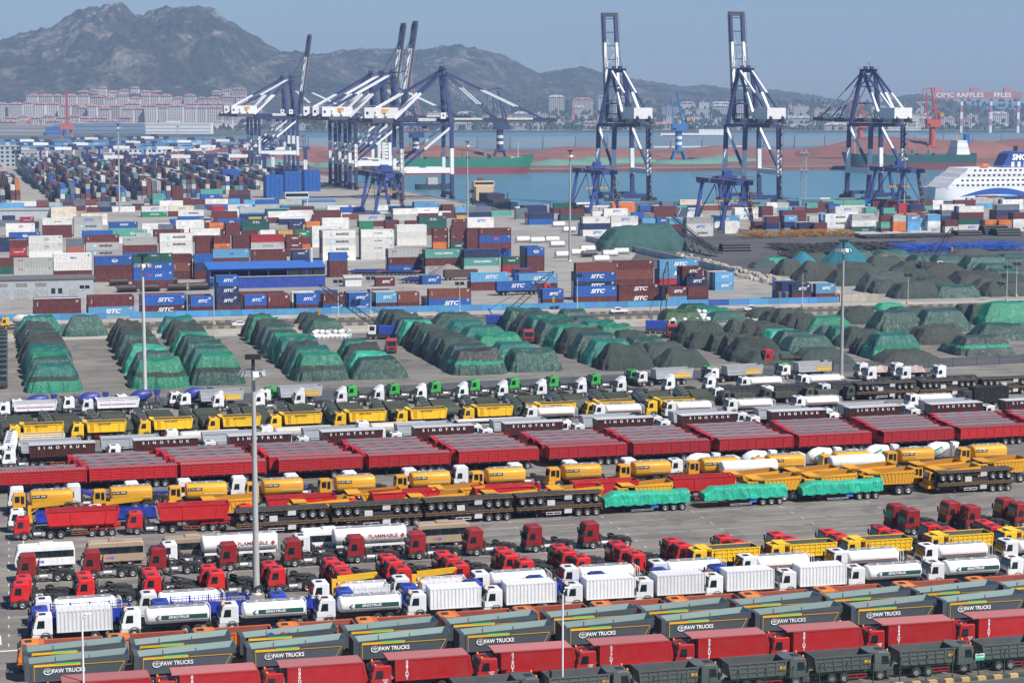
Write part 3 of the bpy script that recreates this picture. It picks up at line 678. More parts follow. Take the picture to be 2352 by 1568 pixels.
# container yard concrete: between the hoarding and the quay
def quad(line, xs, m0, m1, z, name, mat):
    a, c = line.on(xs[0]), line.on(xs[1])
    return sheet(name, [a + line.n * m0, c + line.n * m0, c + line.n * m1, a + line.n * m1], z, mat)
a0, a1 = FENCE.on(-300), FENCE.on(2700)
def gb(p): return (Vector((p.x - KQ.x, p.y - KQ.y, 0))).dot(E2)
sheet('yard_pavement', [a0 + FENCE.n * .5, a1 + FENCE.n * .5, G(900, -2), G(-2, -2), G(-2, PIER_B - 2), G(-900, PIER_B + 700), G(-1100, -2)], .006, 'yard_concrete')
quad(FENCE, (-300, 2700), -15.0, -.3, .005, 'walkway_pavement', 'pale_apron')
quad(FENCE, (-300, 2700), -30.0, -16.0, .006, 'canal_road', 'road_dark')
quad(FENCE, (-300, 2700), -48.0, -31.0, .005, 'apron_pavement', 'pale_apron')
# the lane along the mesh fence behind the parked tippers
LANE = Line(527, 905, 1378, 862)
quad(LANE, (-300, 2700), -14.0, 0.0, .006, 'lot_lane', 'road_dark')
for mo in (-14.5, .5): pass
# coal and steel yard on the right, behind the wall
sheet('steel_yard_ground', [at(1440, 610), at(2600, 690), at(2700, 520), at(1500, 530)], .012, 'coal_yard')

# striped kerbs along the canal road: pieces in two colours
def striped_kerb(label, line, x0, x1, off, h, w, step, c1, c2, z=0.0):
    p, q = line.on(x0) + line.n * off, line.on(x1) + line.n * off; L_ = (q - p).length; n = int(L_ / step)
    root = link('kerb', None, loc=(p.x, p.y, z), rot=line.rz); root['kind'] = 'structure'
    me = MB().box(0, 0, 0, step * .985, w, h).mesh('kerb_stone', 'concrete')
    big = MB()
    for i in range(n):
        if i < 300: link('kerb_stone', me, root, (i * step, 0, 0), color=c1 if i % 2 else c2)
    return root
striped_kerb('kerb', FENCE, -20, 2400, -15.6, .6, .35, 1.5, (.30, .25, .17), (.13, .12, .11))
striped_kerb('kerb', FENCE, -20, 2400, -30.6, .8, .35, 1.5, (.32, .26, .17), (.14, .12, .11))

# parking marks on the open part of the truck lot
MARK = MB().box(0, -.07, 0, 1, .07, .004).mesh('marking', 'lettering')
OPEN = Line(1364, 1215)
mk = MB(); k = 0
def mark(p, d, L_, w=.13):
    n2 = Vector((-d.y, d.x, 0)) * (w / 2); q = p + d * L_
    mk.add([(p.x - n2.x, p.y - n2.y, .007), (q.x - n2.x, q.y - n2.y, .007), (q.x + n2.x, q.y + n2.y, .007), (p.x + n2.x, p.y + n2.y, .007)], [(0, 1, 2, 3)])
for j in range(-3, 13):
    ln = OPEN.shifted(-j * 4.1 + 8); p0, p1 = ln.on(20), ln.on(2500); n = int((p1 - p0).length / 13.5)
    for i in range(n):
        q = p0 + ln.d * (i * 13.5)
        for s in range(3):
            if rnd.random() < .8: mark(q + ln.d * (s * 4.5), ln.d, 4.5 * rnd.uniform(.6, 1.0), .11)
        mark(q - ln.n * .6, ln.n, 1.2, .13)
o = structure('parking_markings', mk.mesh('parking_markings', 'lettering'), color=(.55, .55, .53))
EDGE = (at(30, 1085), at(62, 1300), at(150, 1568))
mk = MB()
for a, c in zip(EDGE, EDGE[1:]): mark(a, (c - a).normalized(), (c - a).length, .16)
mark(at(0, 1495), E1, 3.0, .5); mark(at(0, 1480), E2, 4.0, .4)
structure('edge_marking', mk.mesh('edge_marking', 'lettering'), color=(.55, .55, .53))
# ------------------------------------------------------------------ parked vehicles, row by row from the nearest
RED = (.52, .010, .012); DRED = (.27, .012, .018); YEL = (.80, .48, .012); AMB = (.66, .31, .012); ORA = (.70, .19, .02); WHT = (.72, .73, .74)
BLU = (.015, .045, .36); GRN = (.035, .36, .06); SIL = (.42, .44, .47); DGR = (.06, .072, .075); NAVY = (.012, .02, .10)
cx = lambda c: c * .3516
def row(line, xs, name, cat, group, desc, where, parts, rot=0.0, dx=0.0):
    """parts: list or function of the index; desc/where make the label"""
    n = len(xs)
    for i, x in enumerate(xs):
        pl = parts(i) if callable(parts) else parts
        p = line.on(x)
        d = desc(i) if callable(desc) else desc
        spawn(name, f'{d}, {nth(i)} from the left {where}', cat, group, p + line.d * (dx + rnd.uniform(-.35, .35)) + line.n * rnd.uniform(-.15, .15), line.rz + rot + R(rnd.gauss(0, .8)), pl)

# 1 dark grey-green tippers behind the green mesh fence, facing right
bm = bed(6.0, 1.5, .1, .25, VW, 6, .14, .9, 'grid')
def dark_tipper(i):
    c = (.085, .10, .095)
    o = cab_parts(c, CAB, (.05, .055, .055), beacon=True) + [P('chassis', CH_7)] + bed_parts(bm, c, 2.55, 1.35, (.07, .075, .08)) + wheels((1.38, 5.3, 6.65))
    return o + [P('side_guard', GUARD, (.5, .03, .03), loc=(2.9, VW - .16, 0)), P('lettering', text_mesh('豪沃', .36, .02, line=.9), (.6, .35, .02), loc=(2.9, VW + .09, 2.1), rot=(0, 0, math.pi))]
L1 = Line(2140, 1553)
xs = [1048, 1262, 1468, 1674, 1871, 2066, 2256]
for i, x in enumerate(xs):
    p = L1.on(x) + L1.d * 8.55 + L1.n * 2.5
    spawn('tipper_truck', f'dark grey-green tipper truck facing right behind the mesh fence, {nth(i)} from the left', 'tipper truck', 'dark tippers along the mesh fence', p, L1.rz + math.pi, dark_tipper(i))

# 2 red covered tippers with numbers
L2 = Line(1143, 1577, 2037, 1510)
nums = ['082DT', '080DT', '080DT', '082DT', '078DT', '077DT', '086DT', '081DT', '084DT', '092DT']
BODY2 = MB().prism([(.15, 0), (7.75, 0), (7.95, .35), (7.6, 2.05), (7.4, 2.15), (0, 2.15), (0, .9)], 0, VW, 0, .03).mesh('tipper_body', 'paint')
ROOF2 = MB().prism([(-.75, 2.16), (7.45, 2.16), (7.4, 2.24), (-.7, 2.28)], -.03, VW + .03).mesh('sliding_roof', 'matte')
SEAM2 = MB().box(.02, -.035, 2.0, 7.5, 0, 2.15).box(.2, -.03, 0, 7.7, 0, .16).box(.02, -.03, 0, .16, 0, 2.1).prism([(7.62, .2), (7.8, .2), (7.5, 2.0), (7.35, 2.0)], -.03, 0).mesh('frame', 'paint')
LAD2 = MB().box(-.1, .1, .3, -.05, .16, 2.0).box(-.1, .5, .3, -.05, .56, 2.0).mesh('ladder', 'black')
CH_9 = chassis(10.2, .5, (1.38, 3.1, 7.2, 8.55))
red2 = (.38, .009, .012)
for i, x in enumerate([165, 417, 664, 911, 1154, 1380.5, 1606, 1824, 2042, 2249]):
    pl = cab_parts(red2, CAB, (.16, .02, .02), beacon=True, fender=(.12, .10, .10)) + [P('chassis', CH_9), P('tipper_body', BODY2, red2, loc=(2.45, 0, 1.35), subs=[P('sliding_roof', ROOF2, (.36, .12, .12)), P('frame', SEAM2, red2), P('ladder', LAD2)])] + wheels((1.38, 3.1, 7.2, 8.55))
    pl += [P('lettering', text_mesh(ch, .48, .015), WHITE, loc=(2.45 + 1.2, -.045, 3.2 - .39 * k)) for k, ch in enumerate(nums[i])]
    pl.append(P('lettering', text_mesh('SLMC\n280', .24, .012, line=.9), WHITE, loc=(1.5, -.02, 1.45)))
    vis = f'numbered {nums[i]}' if i > 2 else ('cut by the picture bottom')
    spawn('covered_tipper', f'red covered tipper truck {vis}, {nth(i)} from the left', 'tipper truck', 'red covered tippers', L2.on(x) - L2.d * 2.6, L2.rz, pl)

# 3, 4 grey tipping semi-trailers
FAWC = (.06, .075, .088); FAWI = (.27, .37, .35)
fb = bed(10.1, 1.85, .35, .9, VW, 6, .12, 0, 'none', chute=.42)
FRIM = MB().box(0.1, -.05, 1.62, 10.05, 0, 1.88).box(.55, -.05, 0, .75, 0, 1.85).box(.4, -.05, 0, 9.2, 0, .14).prism([(9.0, 0), (9.25, 0), (10.1, 2.2), (9.85, 2.0)], -.05, 0).box(-.08, -.06, .1, .38, VW + .06, 2.05).box(4.85, -.05, 0, 5.0, 0, 1.85).mesh('frame', 'paint')
STY = MB().box(.8, -.062, 1.5, 5.3, -.052, 1.74).mesh('yellow_band', 'lettering'); STG = MB().box(2.9, -.07, 1.64, 5.1, -.063, 1.8).mesh('green_sticker', 'lettering')
STT = MB().box(5.4, -.062, 1.52, 9.6, -.052, 1.6).box(.8, -.062, .1, .86, -.052, 1.5).prism([(8.75, .2), (8.82, .2), (9.6, 1.52), (9.53, 1.52)], -.062, -.052).mesh('yellow_line', 'lettering')
BRACE = (lambda b: b.beam((0, .1, 1.8), (.55, VW - .1, .3), .09).beam((.0, VW - .1, 1.8), (.0, VW - .1, .2), .08).mesh('brace', 'paint'))(MB())
SHEETM = MB().add([(0, .12, 1.75), (.9, .12, 1.75), (.75, VW - .1, .5), (-.1, VW - .1, .7)], [(0, 1, 2, 3)]).mesh('sheet', 'tarp')
SHEETW = MB().grid(lambda u, v: (u * 2.4 + .15 * math.sin(v * 7), .15 + v * 2.0, 1.25 + .2 * math.sin(u * 9) + .15 * math.sin(v * 8 + u * 5)), 14, 12).mesh('sheet', 'tarp')
EMB = MB(); EMB.lathe([(-.02, .40), (-.02, .33), (0, .33), (0, .40), (-.02, .40)], 28, 'y', sx=1.3)
for s in (-1, 1):
    for k in range(4): EMB.beam((s * (.08 + .07 * k), -.015, .2 - .02 * k), (s * (.14 + .085 * k), -.015, -.16 + .09 * k), .035)
EMB.beam((0, -.015, .28), (0, -.015, -.28), .06); EMB = EMB.mesh('emblem', 'lettering')
FFR = rails(9.8, 1.0, .36, .3).mesh('chassis', 'chassis'); FAX = triaxle(1.7)
FLEG = landing(7.0, 1.05)
def faw(i, second):
    r = random.Random(i * 7 + second)
    o = bed_parts(fb, FAWC, 0, 1.35, FAWI)
    o[0].subs = [o[0].subs[0], P('frame', FRIM, FAWC), P('yellow_band', STY, (.72, .40, .01)), P('green_sticker', STG, (.12, .55, .15)), P('yellow_line', STT, (.55, .30, .03))] + [P('brace', BRACE, (.10, .15, .14), loc=(x, 0, 0)) for x in (3.0, 6.3)]
    o += [P('chassis', FFR), P('axles', FAX), P('landing_leg', FLEG)] + wheels((1.7, 3.01, 4.32))
    if not second: o += [P('emblem', EMB, WHITE, loc=(2.15, -.07, 2.36), scale=.82), P('lettering', text_mesh('FAW TRUCKS', .56, .025, stretch=.92), WHITE, loc=(4.15, -.07, 2.36))]
    return o
L3 = Line(137, 1593, 2029, 1458); L4 = Line(137, 1564, 2029, 1431)
SC = {'r': (.55, .05, .03), 'b': (.02, .06, .45), 'o': (.62, .10, .04)}
f3 = [60, 311, 569, 814, 1057, 1293, 1520, 1735, 1955, 2165]; f4 = [56, 304, 554, 790, 1025, 1256, 1474, 1690, 1898, 2104, 2304]
s3 = {6: '', 7: 'bb', 8: 'rr', 9: 'rb'}; s4 = {1: 'oo', 2: 'W', 6: 'rr', 7: 'rb', 8: 'br', 9: 'bb', 10: 'rb'}
for ln, xs, ss, sec in ((L3, f3, s3, 0), (L4, f4, s4, 1)):
    for i, x in enumerate(xs):
        what = 'grey tipping semi-trailer lettered FAW TRUCKS' if not sec else 'grey tipping semi-trailer with plain yellow band in the second row'
        spawn('tipping_trailer', f'{what}, {nth(i)} from the left', 'trailer', 'grey tipping trailers', ln.on(x), ln.rz, faw(i, sec))
        st = ss.get(i, '')
        for k, c in enumerate(st):
            q = ln.on(x) + ln.d * (3.2 + 3.2 * k)
            if c == 'W':
                for kk, cc in enumerate('br'):
                    o = link('loose_sheet', SHEETW, loc=(q.x, q.y, 1.5), rot=ln.rz, color=SC[cc]); o.location += ln.d * (1.3 * kk - .2)
                    tag(o, f'{"blue" if cc == "b" else "red"} crumpled sheet lying in the third trailer of the second grey row', 'sheet', 'sheets in the trailers')
            else:
                nm = {'r': 'red', 'b': 'blue', 'o': 'orange'}[c]
                o = link('loose_sheet', SHEETM, loc=(q.x, q.y, 1.42), rot=ln.rz, color=SC[c])
                tag(o, f'{nm} sheet hung on the {nth(k)} brace of the {nth(i)} {"second" if sec else "front"}-row grey trailer', 'sheet', 'sheets in the trailers')

# 5 orange tippers with brown beds
ob = bed(6.0, 1.35, .15, .35, VW, 4, .12, 1.3, 'u')
CH_7b = chassis(8.6, .5, (1.38, 5.5, 6.85))
row(Line(459, 1516, 2090, 1401), [x - 45 for x in (93, 293.6, 481.7, 673.4, 860, 1043, 1231, 1401.6, 1577, 1753.7, 1922.5, 2103.6, 2272.4)], 'tipper_truck', 'tipper truck', 'orange tippers with brown beds',
    'orange tipper truck with brown bed', 'behind the grey trailers', cab_parts(ORA, CAB, (.5, .14, .02)) + [P('chassis', CH_7b)] + bed_parts(ob, (.55, .13, .02), 2.6, 1.35, (.26, .055, .035)) + wheels((1.38, 5.5, 6.85)))

# 6 white tankers and box trucks
T6 = tank_mesh(7.0, 2.45, 1.75, 2.4); T6T = tank_top(7.0, 2.45, 1.75); T6S = bulged_strip(5.0, 2.45, 1.75, .62, 1.1, 2.4)
CH_T = chassis(9.8, .5, (1.38, 6.9, 8.25)); LADR = ladder(1.6)
AR6 = MB().prism([(0, .24), (.32, 0), (.5, 0), (.18, .24), (.5, .48), (.32, .48)], -.03, -.02).mesh('arrow', 'lettering')
def tank6():
    o = cab_parts(WHT, CAB, (.5, .5, .5), beacon=True, fender=(.25, .25, .25)) + [P('chassis', CH_T)]
    o += [P('tank', T6, (.76, .77, .76), loc=(2.6, 0, 1.2), subs=[P('walkway', T6T), P('stripe', T6S, (.006, .075, .06), loc=(1.7, 0, 0)), P('arrow', AR6, (.006, .075, .06), loc=(1.05, .0, .62)), P('lettering', text_mesh('SINOTRUK', .40, .025, .15, 1.15), WHITE, loc=(3.6, -.01, .86))]), P('ladder', LADR, (.7, .7, .7), loc=(9.72, 1.0, 1.2))]
    return o + wheels((1.38, 6.9, 8.25))
BOX6 = box_body(5.9, 2.35).mesh('box_body', 'paint')
CH_B = chassis(8.6, .5, (1.38, 6.6))
def box6():
    return cab_parts(WHT, CAB, (.5, .5, .5), beacon=True, fender=(.25, .25, .25)) + [P('chassis', CH_B), P('box_body', BOX6, (.70, .71, .72), loc=(2.55, 0, 1.1))] + wheels((1.38, 6.6))
kinds6 = 'BTTTBBBBBBTTT'
xs6 = [75.6, 279.5, 504.6, 728, 937.4, 1113, 1298, 1461, 1621.8, 1790.6, 1948.8, 2131.7, 2314.5]
L6 = Line(98, 1478, 2158, 1348)
for i, x in enumerate(xs6):
    t = kinds6[i] == 'T'
    spawn('tanker_truck' if t else 'box_truck', f'white {"tanker truck lettered SINOTRUK" if t else "ribbed box truck"}, {nth(kinds6[:i].count(kinds6[i]))} from the left behind the orange tippers', 'truck', 'white tankers and box trucks', L6.on(x), L6.rz, tank6() if t else box6())

# 7 blue stake trucks
STK_L = stake_mesh(8.6); STK_S = stake_mesh(4.6, .75, .5)
CH_L = chassis(11.2, .5, (1.38, 3.1, 8.0, 9.3))
L7 = Line(88, 1462, 1238, 1386)
for i, x in enumerate([66.8, 346, 617, 770, 920, 1069, 1215, 1357.5, 1500, 1634]):
    long = i < 2
    pl = cab_parts(BLU, CAB) + ([P('chassis', CH_L), P('stake_body', STK_L, BLU, loc=(2.4, 0, 1.3))] + wheels((1.38, 3.1, 8.0, 9.3)) if long else [P('chassis', CH_S), P('stake_body', STK_S, BLU, loc=(2.4, 0, 1.2))] + wheels((1.38, 5.6)))
    spawn('stake_truck', f'blue {"long railed" if long else "short"} stake truck between the white rows, {nth(i)} from the left', 'truck', 'blue stake trucks', L7.on(x), L7.rz, pl)

# 8 white tankers with red stripe, crane trucks
T8 = tank_mesh(6.8, 2.35, 1.7, 2.3); T8T = tank_top(6.8, 2.35, 1.7); T8S = bulged_strip(6.1, 2.35, 1.7, .50, .62, 2.3)
CH_T8 = chassis(9.4, .5, (1.38, 3.1, 6.7, 8.0)); RACK8 = (lambda b: [b.tube([(0, y, 0), (0, y, 1.5), (.3, y, 1.8), (.6, y, 1.5), (.6, y, 0)], .04, 6) for y in (.5, 1.2, 1.9)] and b.mesh('hose_rack', 'paint'))(MB())
def tank8():
    return cab_parts(WHT, CAB, (.55, .55, .55), fender=(.4, .4, .4)) + [P('chassis', CH_T8), P('tank', T8, (.78, .78, .78), loc=(2.35, 0, 1.1), subs=[P('walkway', T8T), P('stripe', T8S, (.42, .06, .02), loc=(.35, 0, 0))]), P('hose_rack', RACK8, (.72, .72, .72), loc=(9.2, 0, .9))] + wheels((1.38, 3.1, 6.7, 8.0))
CARB = stake_mesh(5.6, .95, .85)
def crane8():
    return cab_parts(WHT, CAB) + [P('chassis', CH_8), P('loader_crane', KBOOM, (.75, .42, .01), loc=(2.85, 0, 0)), P('cargo_body', CARB, (.66, .66, .7), loc=(3.6, 0, 1.3))] + wheels((1.38, 3.1, 6.6, 7.95))
L8 = Line(88, 1440, 1722, 1334)
xs8 = [75.6, 318, 715.5, 900.5, 1085, 1290.7, 1494.6, 1700.7, 1910, 2119, 2303.7]; k8 = 'TTCCTTTTTTT'
for i, x in enumerate(xs8):
    c = k8[i] == 'C'
    spawn('crane_truck' if c else 'tanker_truck', f'{"white truck with yellow loader crane" if c else "white tanker truck with thin red stripe"}, {nth(k8[:i].count(k8[i]))} from the left before the red tractors', 'truck', 'white tankers with red stripe', L8.on(x), L8.rz, crane8() if c else tank8())

# 9 yellow tippers among the red tractors
yb = bed(6.3, 1.6, .1, .15, VW, 9, .13, 1.5, 'grid')
YM = text_mesh('▲\n中\n国\n重\n汽', .2, .01, line=.85)
row(Line(1700, 1311, 2094, 1287), [1581, 1767.5, 1946.8, 2128, 2303.7], 'tipper_truck', 'tipper truck', 'yellow grid-sided tippers', 'yellow tipper truck with grid-pressed bed sides', 'beside the red tractors',
    cab_parts(YEL, CAB, (.6, .33, .02), fender=YEL) + [P('chassis', CH_8)] + bed_parts(yb, YEL, 2.75, 1.35, (.085, .095, .08)) + [P('lettering', YM, (.02, .02, .02), loc=(3.05, -.1, 2.2))] + wheels((1.38, 3.1, 6.6, 7.95)))

# 10 bright red tractors in three rows
TB = Line(61.5, 1399, 643, 1363)
Ta = [85, 497, 903, 1308, 1708, 2095, 2479, 2861, 3236, 3608, 3981, 4347, 4697, 5047, 5387, 5725, 6062, 6392]
Tb = [87, 515, 917, 1335, 1735, 2145, 2529, 2913, 3296, 3671, 4039, 4402, 4762, 5112, 5452, 5792, 6137, 6467]
Tc = [2190, 2586, 2973, 3363, 3746, 4126]
def at_dy(line, dy): # the same row moved dy picture units down at its middle
    m_ = line.on(1176); y = HOR + CAM_H * F / (m_.y * CP * CP) if False else None
    d = m_.y; yy = HOR + CAM_H * F / d; return line.shifted((CAM_H * F / (yy + dy - HOR) - d) * math.cos(line.rz))
TRA, TRC = at_dy(TB, -13.5), at_dy(TB, 17)
for ln, xs, w in ((TRA, Ta, 'in the rear row of bright tractors'), (TB, Tb, 'in the middle row of bright tractors'), (TRC, Tc, 'in the front row of bright tractors')):
    row(ln, [cx(c) for c in xs], 'tractor_unit', 'tractor unit', 'bright red tractor units', 'bright red tractor unit', w, tractor_parts((.58, .010, .012)))
# 11 dark red tractors
TD = Line(132, 1336, 1375, 1260)
row(TD, [cx(c) for c in (120, 550, 990, 1440, 1855, 2270, 2656, 3046, 3426, 3806, 5827, 6172, 6522)], 'tractor_unit', 'tractor unit', 'dark red tractor units', 'dark red high-roof tractor unit', 'before the buses', tractor_parts((.25, .007, .010), CAB_HI, hatch=False))
row(at_dy(TD, 14), [cx(c) for c in (5917, 6297, 6637)], 'tractor_unit', 'tractor unit', 'dark red tractor units', 'dark red high-roof tractor unit', 'of the short second row at right', tractor_parts((.25, .007, .010), CAB_HI, hatch=False))

# 12 buses and flammable tankers
LB = Line(126.6, 1306, 1041, 1252)
TAN = (.36, .27, .19)
for i, (c, col, d) in enumerate([(95, (.76, .77, .78), 'white minibus with dark windows, leftmost of the buses'), (555, TAN, 'tan minibus lettered one beside the white minibus'), (1055, TAN, 'tan minibus half hidden by the first flammable tanker'), (1960, (.76, .77, .78), 'white minibus half hidden by the second flammable tanker'), (2711, TAN, 'tan minibus standing clear right of the flammable tankers')]):
    spawn('minibus', d, 'bus', 'parked minibuses', LB.on(cx(c)), LB.rz, bus_parts(col, True))
T12 = tank_mesh(9.6, 2.5, 2.1, 2.3); T12T = tank_top(9.6, 2.5, 2.1)
DIA = MB().prism([(0, -.28), (.28, 0), (0, .28), (-.28, 0)], -.02, -.01).mesh('hazard_sign', 'lettering')
SK12 = MB().box(.3, .1, -.25, 9.3, .2, .05).box(.3, 2.3, -.25, 9.3, 2.4, .05).mesh('tank_skirt', 'paint')
for i, c in enumerate((1050, 1920)):
    pl = tractor_parts(WHT, CAB, spare=False, mudg=False) + [P('tank', T12, (.78, .78, .77), loc=(5.2, 0, 1.45), subs=[P('walkway', T12T), P('tank_skirt', SK12, (.7, .7, .7)), P('lettering', text_mesh('FLAMMABLE', .62, .004, stretch=1.15), (.42, .03, .04), loc=(6.4, -.03, 1.05)), P('hazard_sign', DIA, (.5, .03, .04), loc=(8.95, -.03, 1.05)), P('lettering', text_mesh('◎◎◎', .42, 0), (.5, .1, .08), loc=(2.4, -.03, .95))]), P('ladder', ladder(2.0), WHT, loc=(14.85, 1.0, 1.3)), P('trailer_frame', rails(14.4, 1.1, .3, 5.0).mesh('trailer_frame', 'paint'), WHT)] + wheels((11.2, 12.5, 13.8))
    spawn('tanker_truck', f'long white tanker truck lettered FLAMMABLE, {"left" if not i else "right"} one of the two', 'tanker truck', 'flammable tankers', at_dy(LB, 12).on(cx(c)), LB.rz, pl)
# 13 red tipping semis, stacked flatbeds, tarped trailers
rb = bed(9.6, 2.0, .45, .55, VW, 4, .12, 0, 'u')
RT = (.48, .009, .012)
L14 = Line(58, 1241, 318, 1228)
for i, c in enumerate((92, 830, 1550, 2241, 2916, 3571, 4221)):
    spawn('tipping_semi', f'red tractor with red tipping trailer, {nth(i)} from the left{" in the open" if i < 2 else " behind the stacked flatbeds"}', 'truck', 'red tipping semis', (L14 if i < 2 else Line(318, 1223)).on(cx(c)), L14.rz if i < 2 else TH, tip_semi(rb, RT, 13.8, (.36, .008, .01), 4.2, (.56, .012, .014)))
LF = Line(728, 1221, 2031, 1144)
def stack_flatbeds(line, xs, where):
    for i, x in enumerate(xs):
        p = line.on(x); rz = line.rz
        spawn('flatbed_trailer', f'black flatbed trailer, bottom of the {nth(i)} stack from left {where}', 'trailer', 'stacked flatbed trailers', p, rz, flatbed_parts(False))
        a = spawn('flatbed_trailer', f'overturned black flatbed trailer in the {nth(i)} stack from left {where}', 'trailer', 'stacked flatbed trailers', p + line.d * TL + line.n * 0 + Vector((0, 0, 3.02)), rz, flatbed_parts(False, False))
        a.rotation_euler = (math.pi, 0, rz + math.pi); a.location = p + line.d * TL + Vector((0, 0, 3.02))
        spawn('flatbed_trailer', f'black flatbed trailer, top of the {nth(i)} stack from left {where}', 'trailer', 'stacked flatbed trailers', p + Vector((0, 0, 1.92)), rz, flatbed_parts(False, False))
stack_flatbeds(LF, [cx(c) for c in (1545, 2172, 2781, 3376, 6127)], 'by green trailers')
for i, c in enumerate((3951, 4602, 5242)):
    pl = [P('chassis', FLAT_FRAME), P('axles', FLAT_AX), P('landing_leg', FLAT_LEG), P('deck', FLAT_DECK, (.05, .05, .05)), P('tarpaulin', WRAP[i], (.03, .52, .34), loc=(0, 0, 1.25)), P('side_guard', GUARD, (.55, .56, .58), loc=(4.0, 0, 0), scale=(1.5, 1, .6)), P('tool_locker', TOOLBOX, (.02, .14, .5))] + wheels((9.1, 10.41, 11.72))
    spawn('tarped_trailer', f'trailer wrapped in bright sea-green tarpaulin, {nth(i)} of three from the left', 'trailer', 'green tarped trailers', LF.on(cx(c)), LF.rz, pl)

# 14 small trucks and yellow mining tippers behind them
LMN = Line(1500, 1168)
row(LMN, [cx(c) for c in (1880 , 2660, 3140, 3560, 4020, 4880, 5262, 5630, 6060)], 'mining_truck', 'mining truck', 'yellow mining tippers', 'amber wide-body mining tipper with canopy bed', 'behind the trailers',
    mine_base(AMB) + bed_parts(MBED, AMB, 2.6, 1.75, (.42, .18, .01), -.1), dx=0)
row(at_dy(LMN, -15), [cx(c) for c in (1300, 2240, 2800, 4750, 5130, 5520, 5950, 6380)], 'mining_truck', 'mining truck', 'yellow mining tippers', 'amber mining tipper with canopy bed', 'in the rear row',
    mine_base(AMB) + bed_parts(MBED, AMB, 2.6, 1.75, (.42, .18, .01), -.1))
LCR = Line(60, 1222)
for i, c in enumerate((55, 570)):
    spawn('crane_truck', f'white truck with folded yellow loader crane and blue bed, {"left" if not i else "right"} of two', 'truck', 'crane trucks with blue beds', LCR.on(cx(c)), LCR.rz, cab_parts(WHT) + [P('chassis', CH_8), P('loader_crane', KBOOM, (.70, .36, .01), loc=(2.9, 0, .3)), P('cargo_body', CARB, BLU, loc=(3.7, 0, 1.3))] + wheels((1.38, 3.1, 6.6, 7.95)))
# 15 yellow tankers
L15 = Line(1177, 1130)
PLATE = MB().box(0, -.03, 0, 2.0, -.015, .42).mesh('name_plate', 'lettering'); MT_S = bulged_strip(5.2, 2.75, 2.15, .55, .63, 3.2)
CHK = (lambda b: [b.box(.34 * k, -.02, 0, .34 * k + .17, -.01, .09) for k in range(9)] and b.mesh('checked_band', 'lettering'))(MB())
mt = mine_base(AMB) + [P('tank', MTANK, AMB, loc=(2.35, .15, 1.35), subs=[P('walkway', MTANK_TOP), P('name_plate', PLATE, (.02, .02, .02), loc=(.35, -.14, 1.25)), P('lettering', text_mesh('▲ LGMG', .24, .01), WHITE, loc=(.88, -.18, 1.46)), P('lettering', text_mesh('MB40', .28, .015), WHITE, loc=(1.85, -.18, 1.46)), P('checked_band', CHK, WHITE, loc=(2.6, -.14, .72))])]
row(L15, [cx(c) for c in (75, 600, 1113, 1610, 2105, 2576, 3101, 3586, 4046, 4492, 4925, 5360, 5810, 6267)], 'tank_truck', 'tanker truck', 'amber mining tankers', 'amber tank truck plated LGMG MB40', 'in the tanker row', mt)
# two white tank bodies lying between
L15b = at_dy(L15, 6); WT = tank_mesh(9.2, 2.5, 2.0, 2.2)
for i, c in enumerate((4722, 5432)):
    spawn('tank_trailer', f'white tank trailer between amber tankers and mining tippers, {"left" if not i else "right"} of two', 'trailer', 'white tank trailers', L15b.on(cx(c)), L15b.rz, [P('tank', WT, (.76, .77, .78), loc=(0, 0, 1.3)), P('chassis', rails(9, .95, .3).mesh('chassis', 'chassis'))] + wheels((5.6, 6.9, 8.2)))
# 16 white tractors and mixers
L16 = at_dy(L15, -12)
row(L16, [cx(c) for c in (60, 440, 810, 1160, 1515, 1855, 2240, 2620, 2976, 3335, 3691, 4051)], 'tractor_unit', 'tractor unit', 'white tractors behind the tankers', 'white high-roof tractor unit', 'behind the amber tankers', tractor_parts(WHT, CAB_HI, hatch=False))
WMIX = mixer_parts(WHT, (.76, .78, .78)); MIXM = (lambda b: b.beam((1.0, -1.2, .1), (2.6, -1.14, .45), .02, .3).beam((1.1, -1.22, -.25), (2.7, -1.16, .1), .02, .1).mesh('green_mark', 'lettering'))(MB())
row(L16, [cx(c) for c in (4367, 4752, 5167, 5567, 5952)], 'mixer_truck', 'mixer truck', 'white concrete mixers', 'white concrete mixer truck with green mark', 'behind the amber tankers', [(P(p.name, p.mesh, p.color, p.loc, p.rot, [P('green_mark', MIXM, (.01, .30, .16))]) if p.name == 'drum' else p) for p in WMIX])
# 17 blue low loaders
for i, c in enumerate((365, 1140)):
    ll = at_dy(L15, -26)
    spawn('low_loader', f'long blue low-loader trailer, {"left" if not i else "right"} of two behind the amber tankers', 'trailer', 'blue low loaders', ll.on(cx(c)), ll.rz, [P('low_deck', LOW, (.015, .035, .26), subs=[P('deck_plates', LOW_TOP, (.12, .13, .15)), P('lashing_bar', LOW_RAIL, (.015, .035, .26))])] + wheels((8.3, 9.6, 10.9)), scale=(1.45, 1, 1))
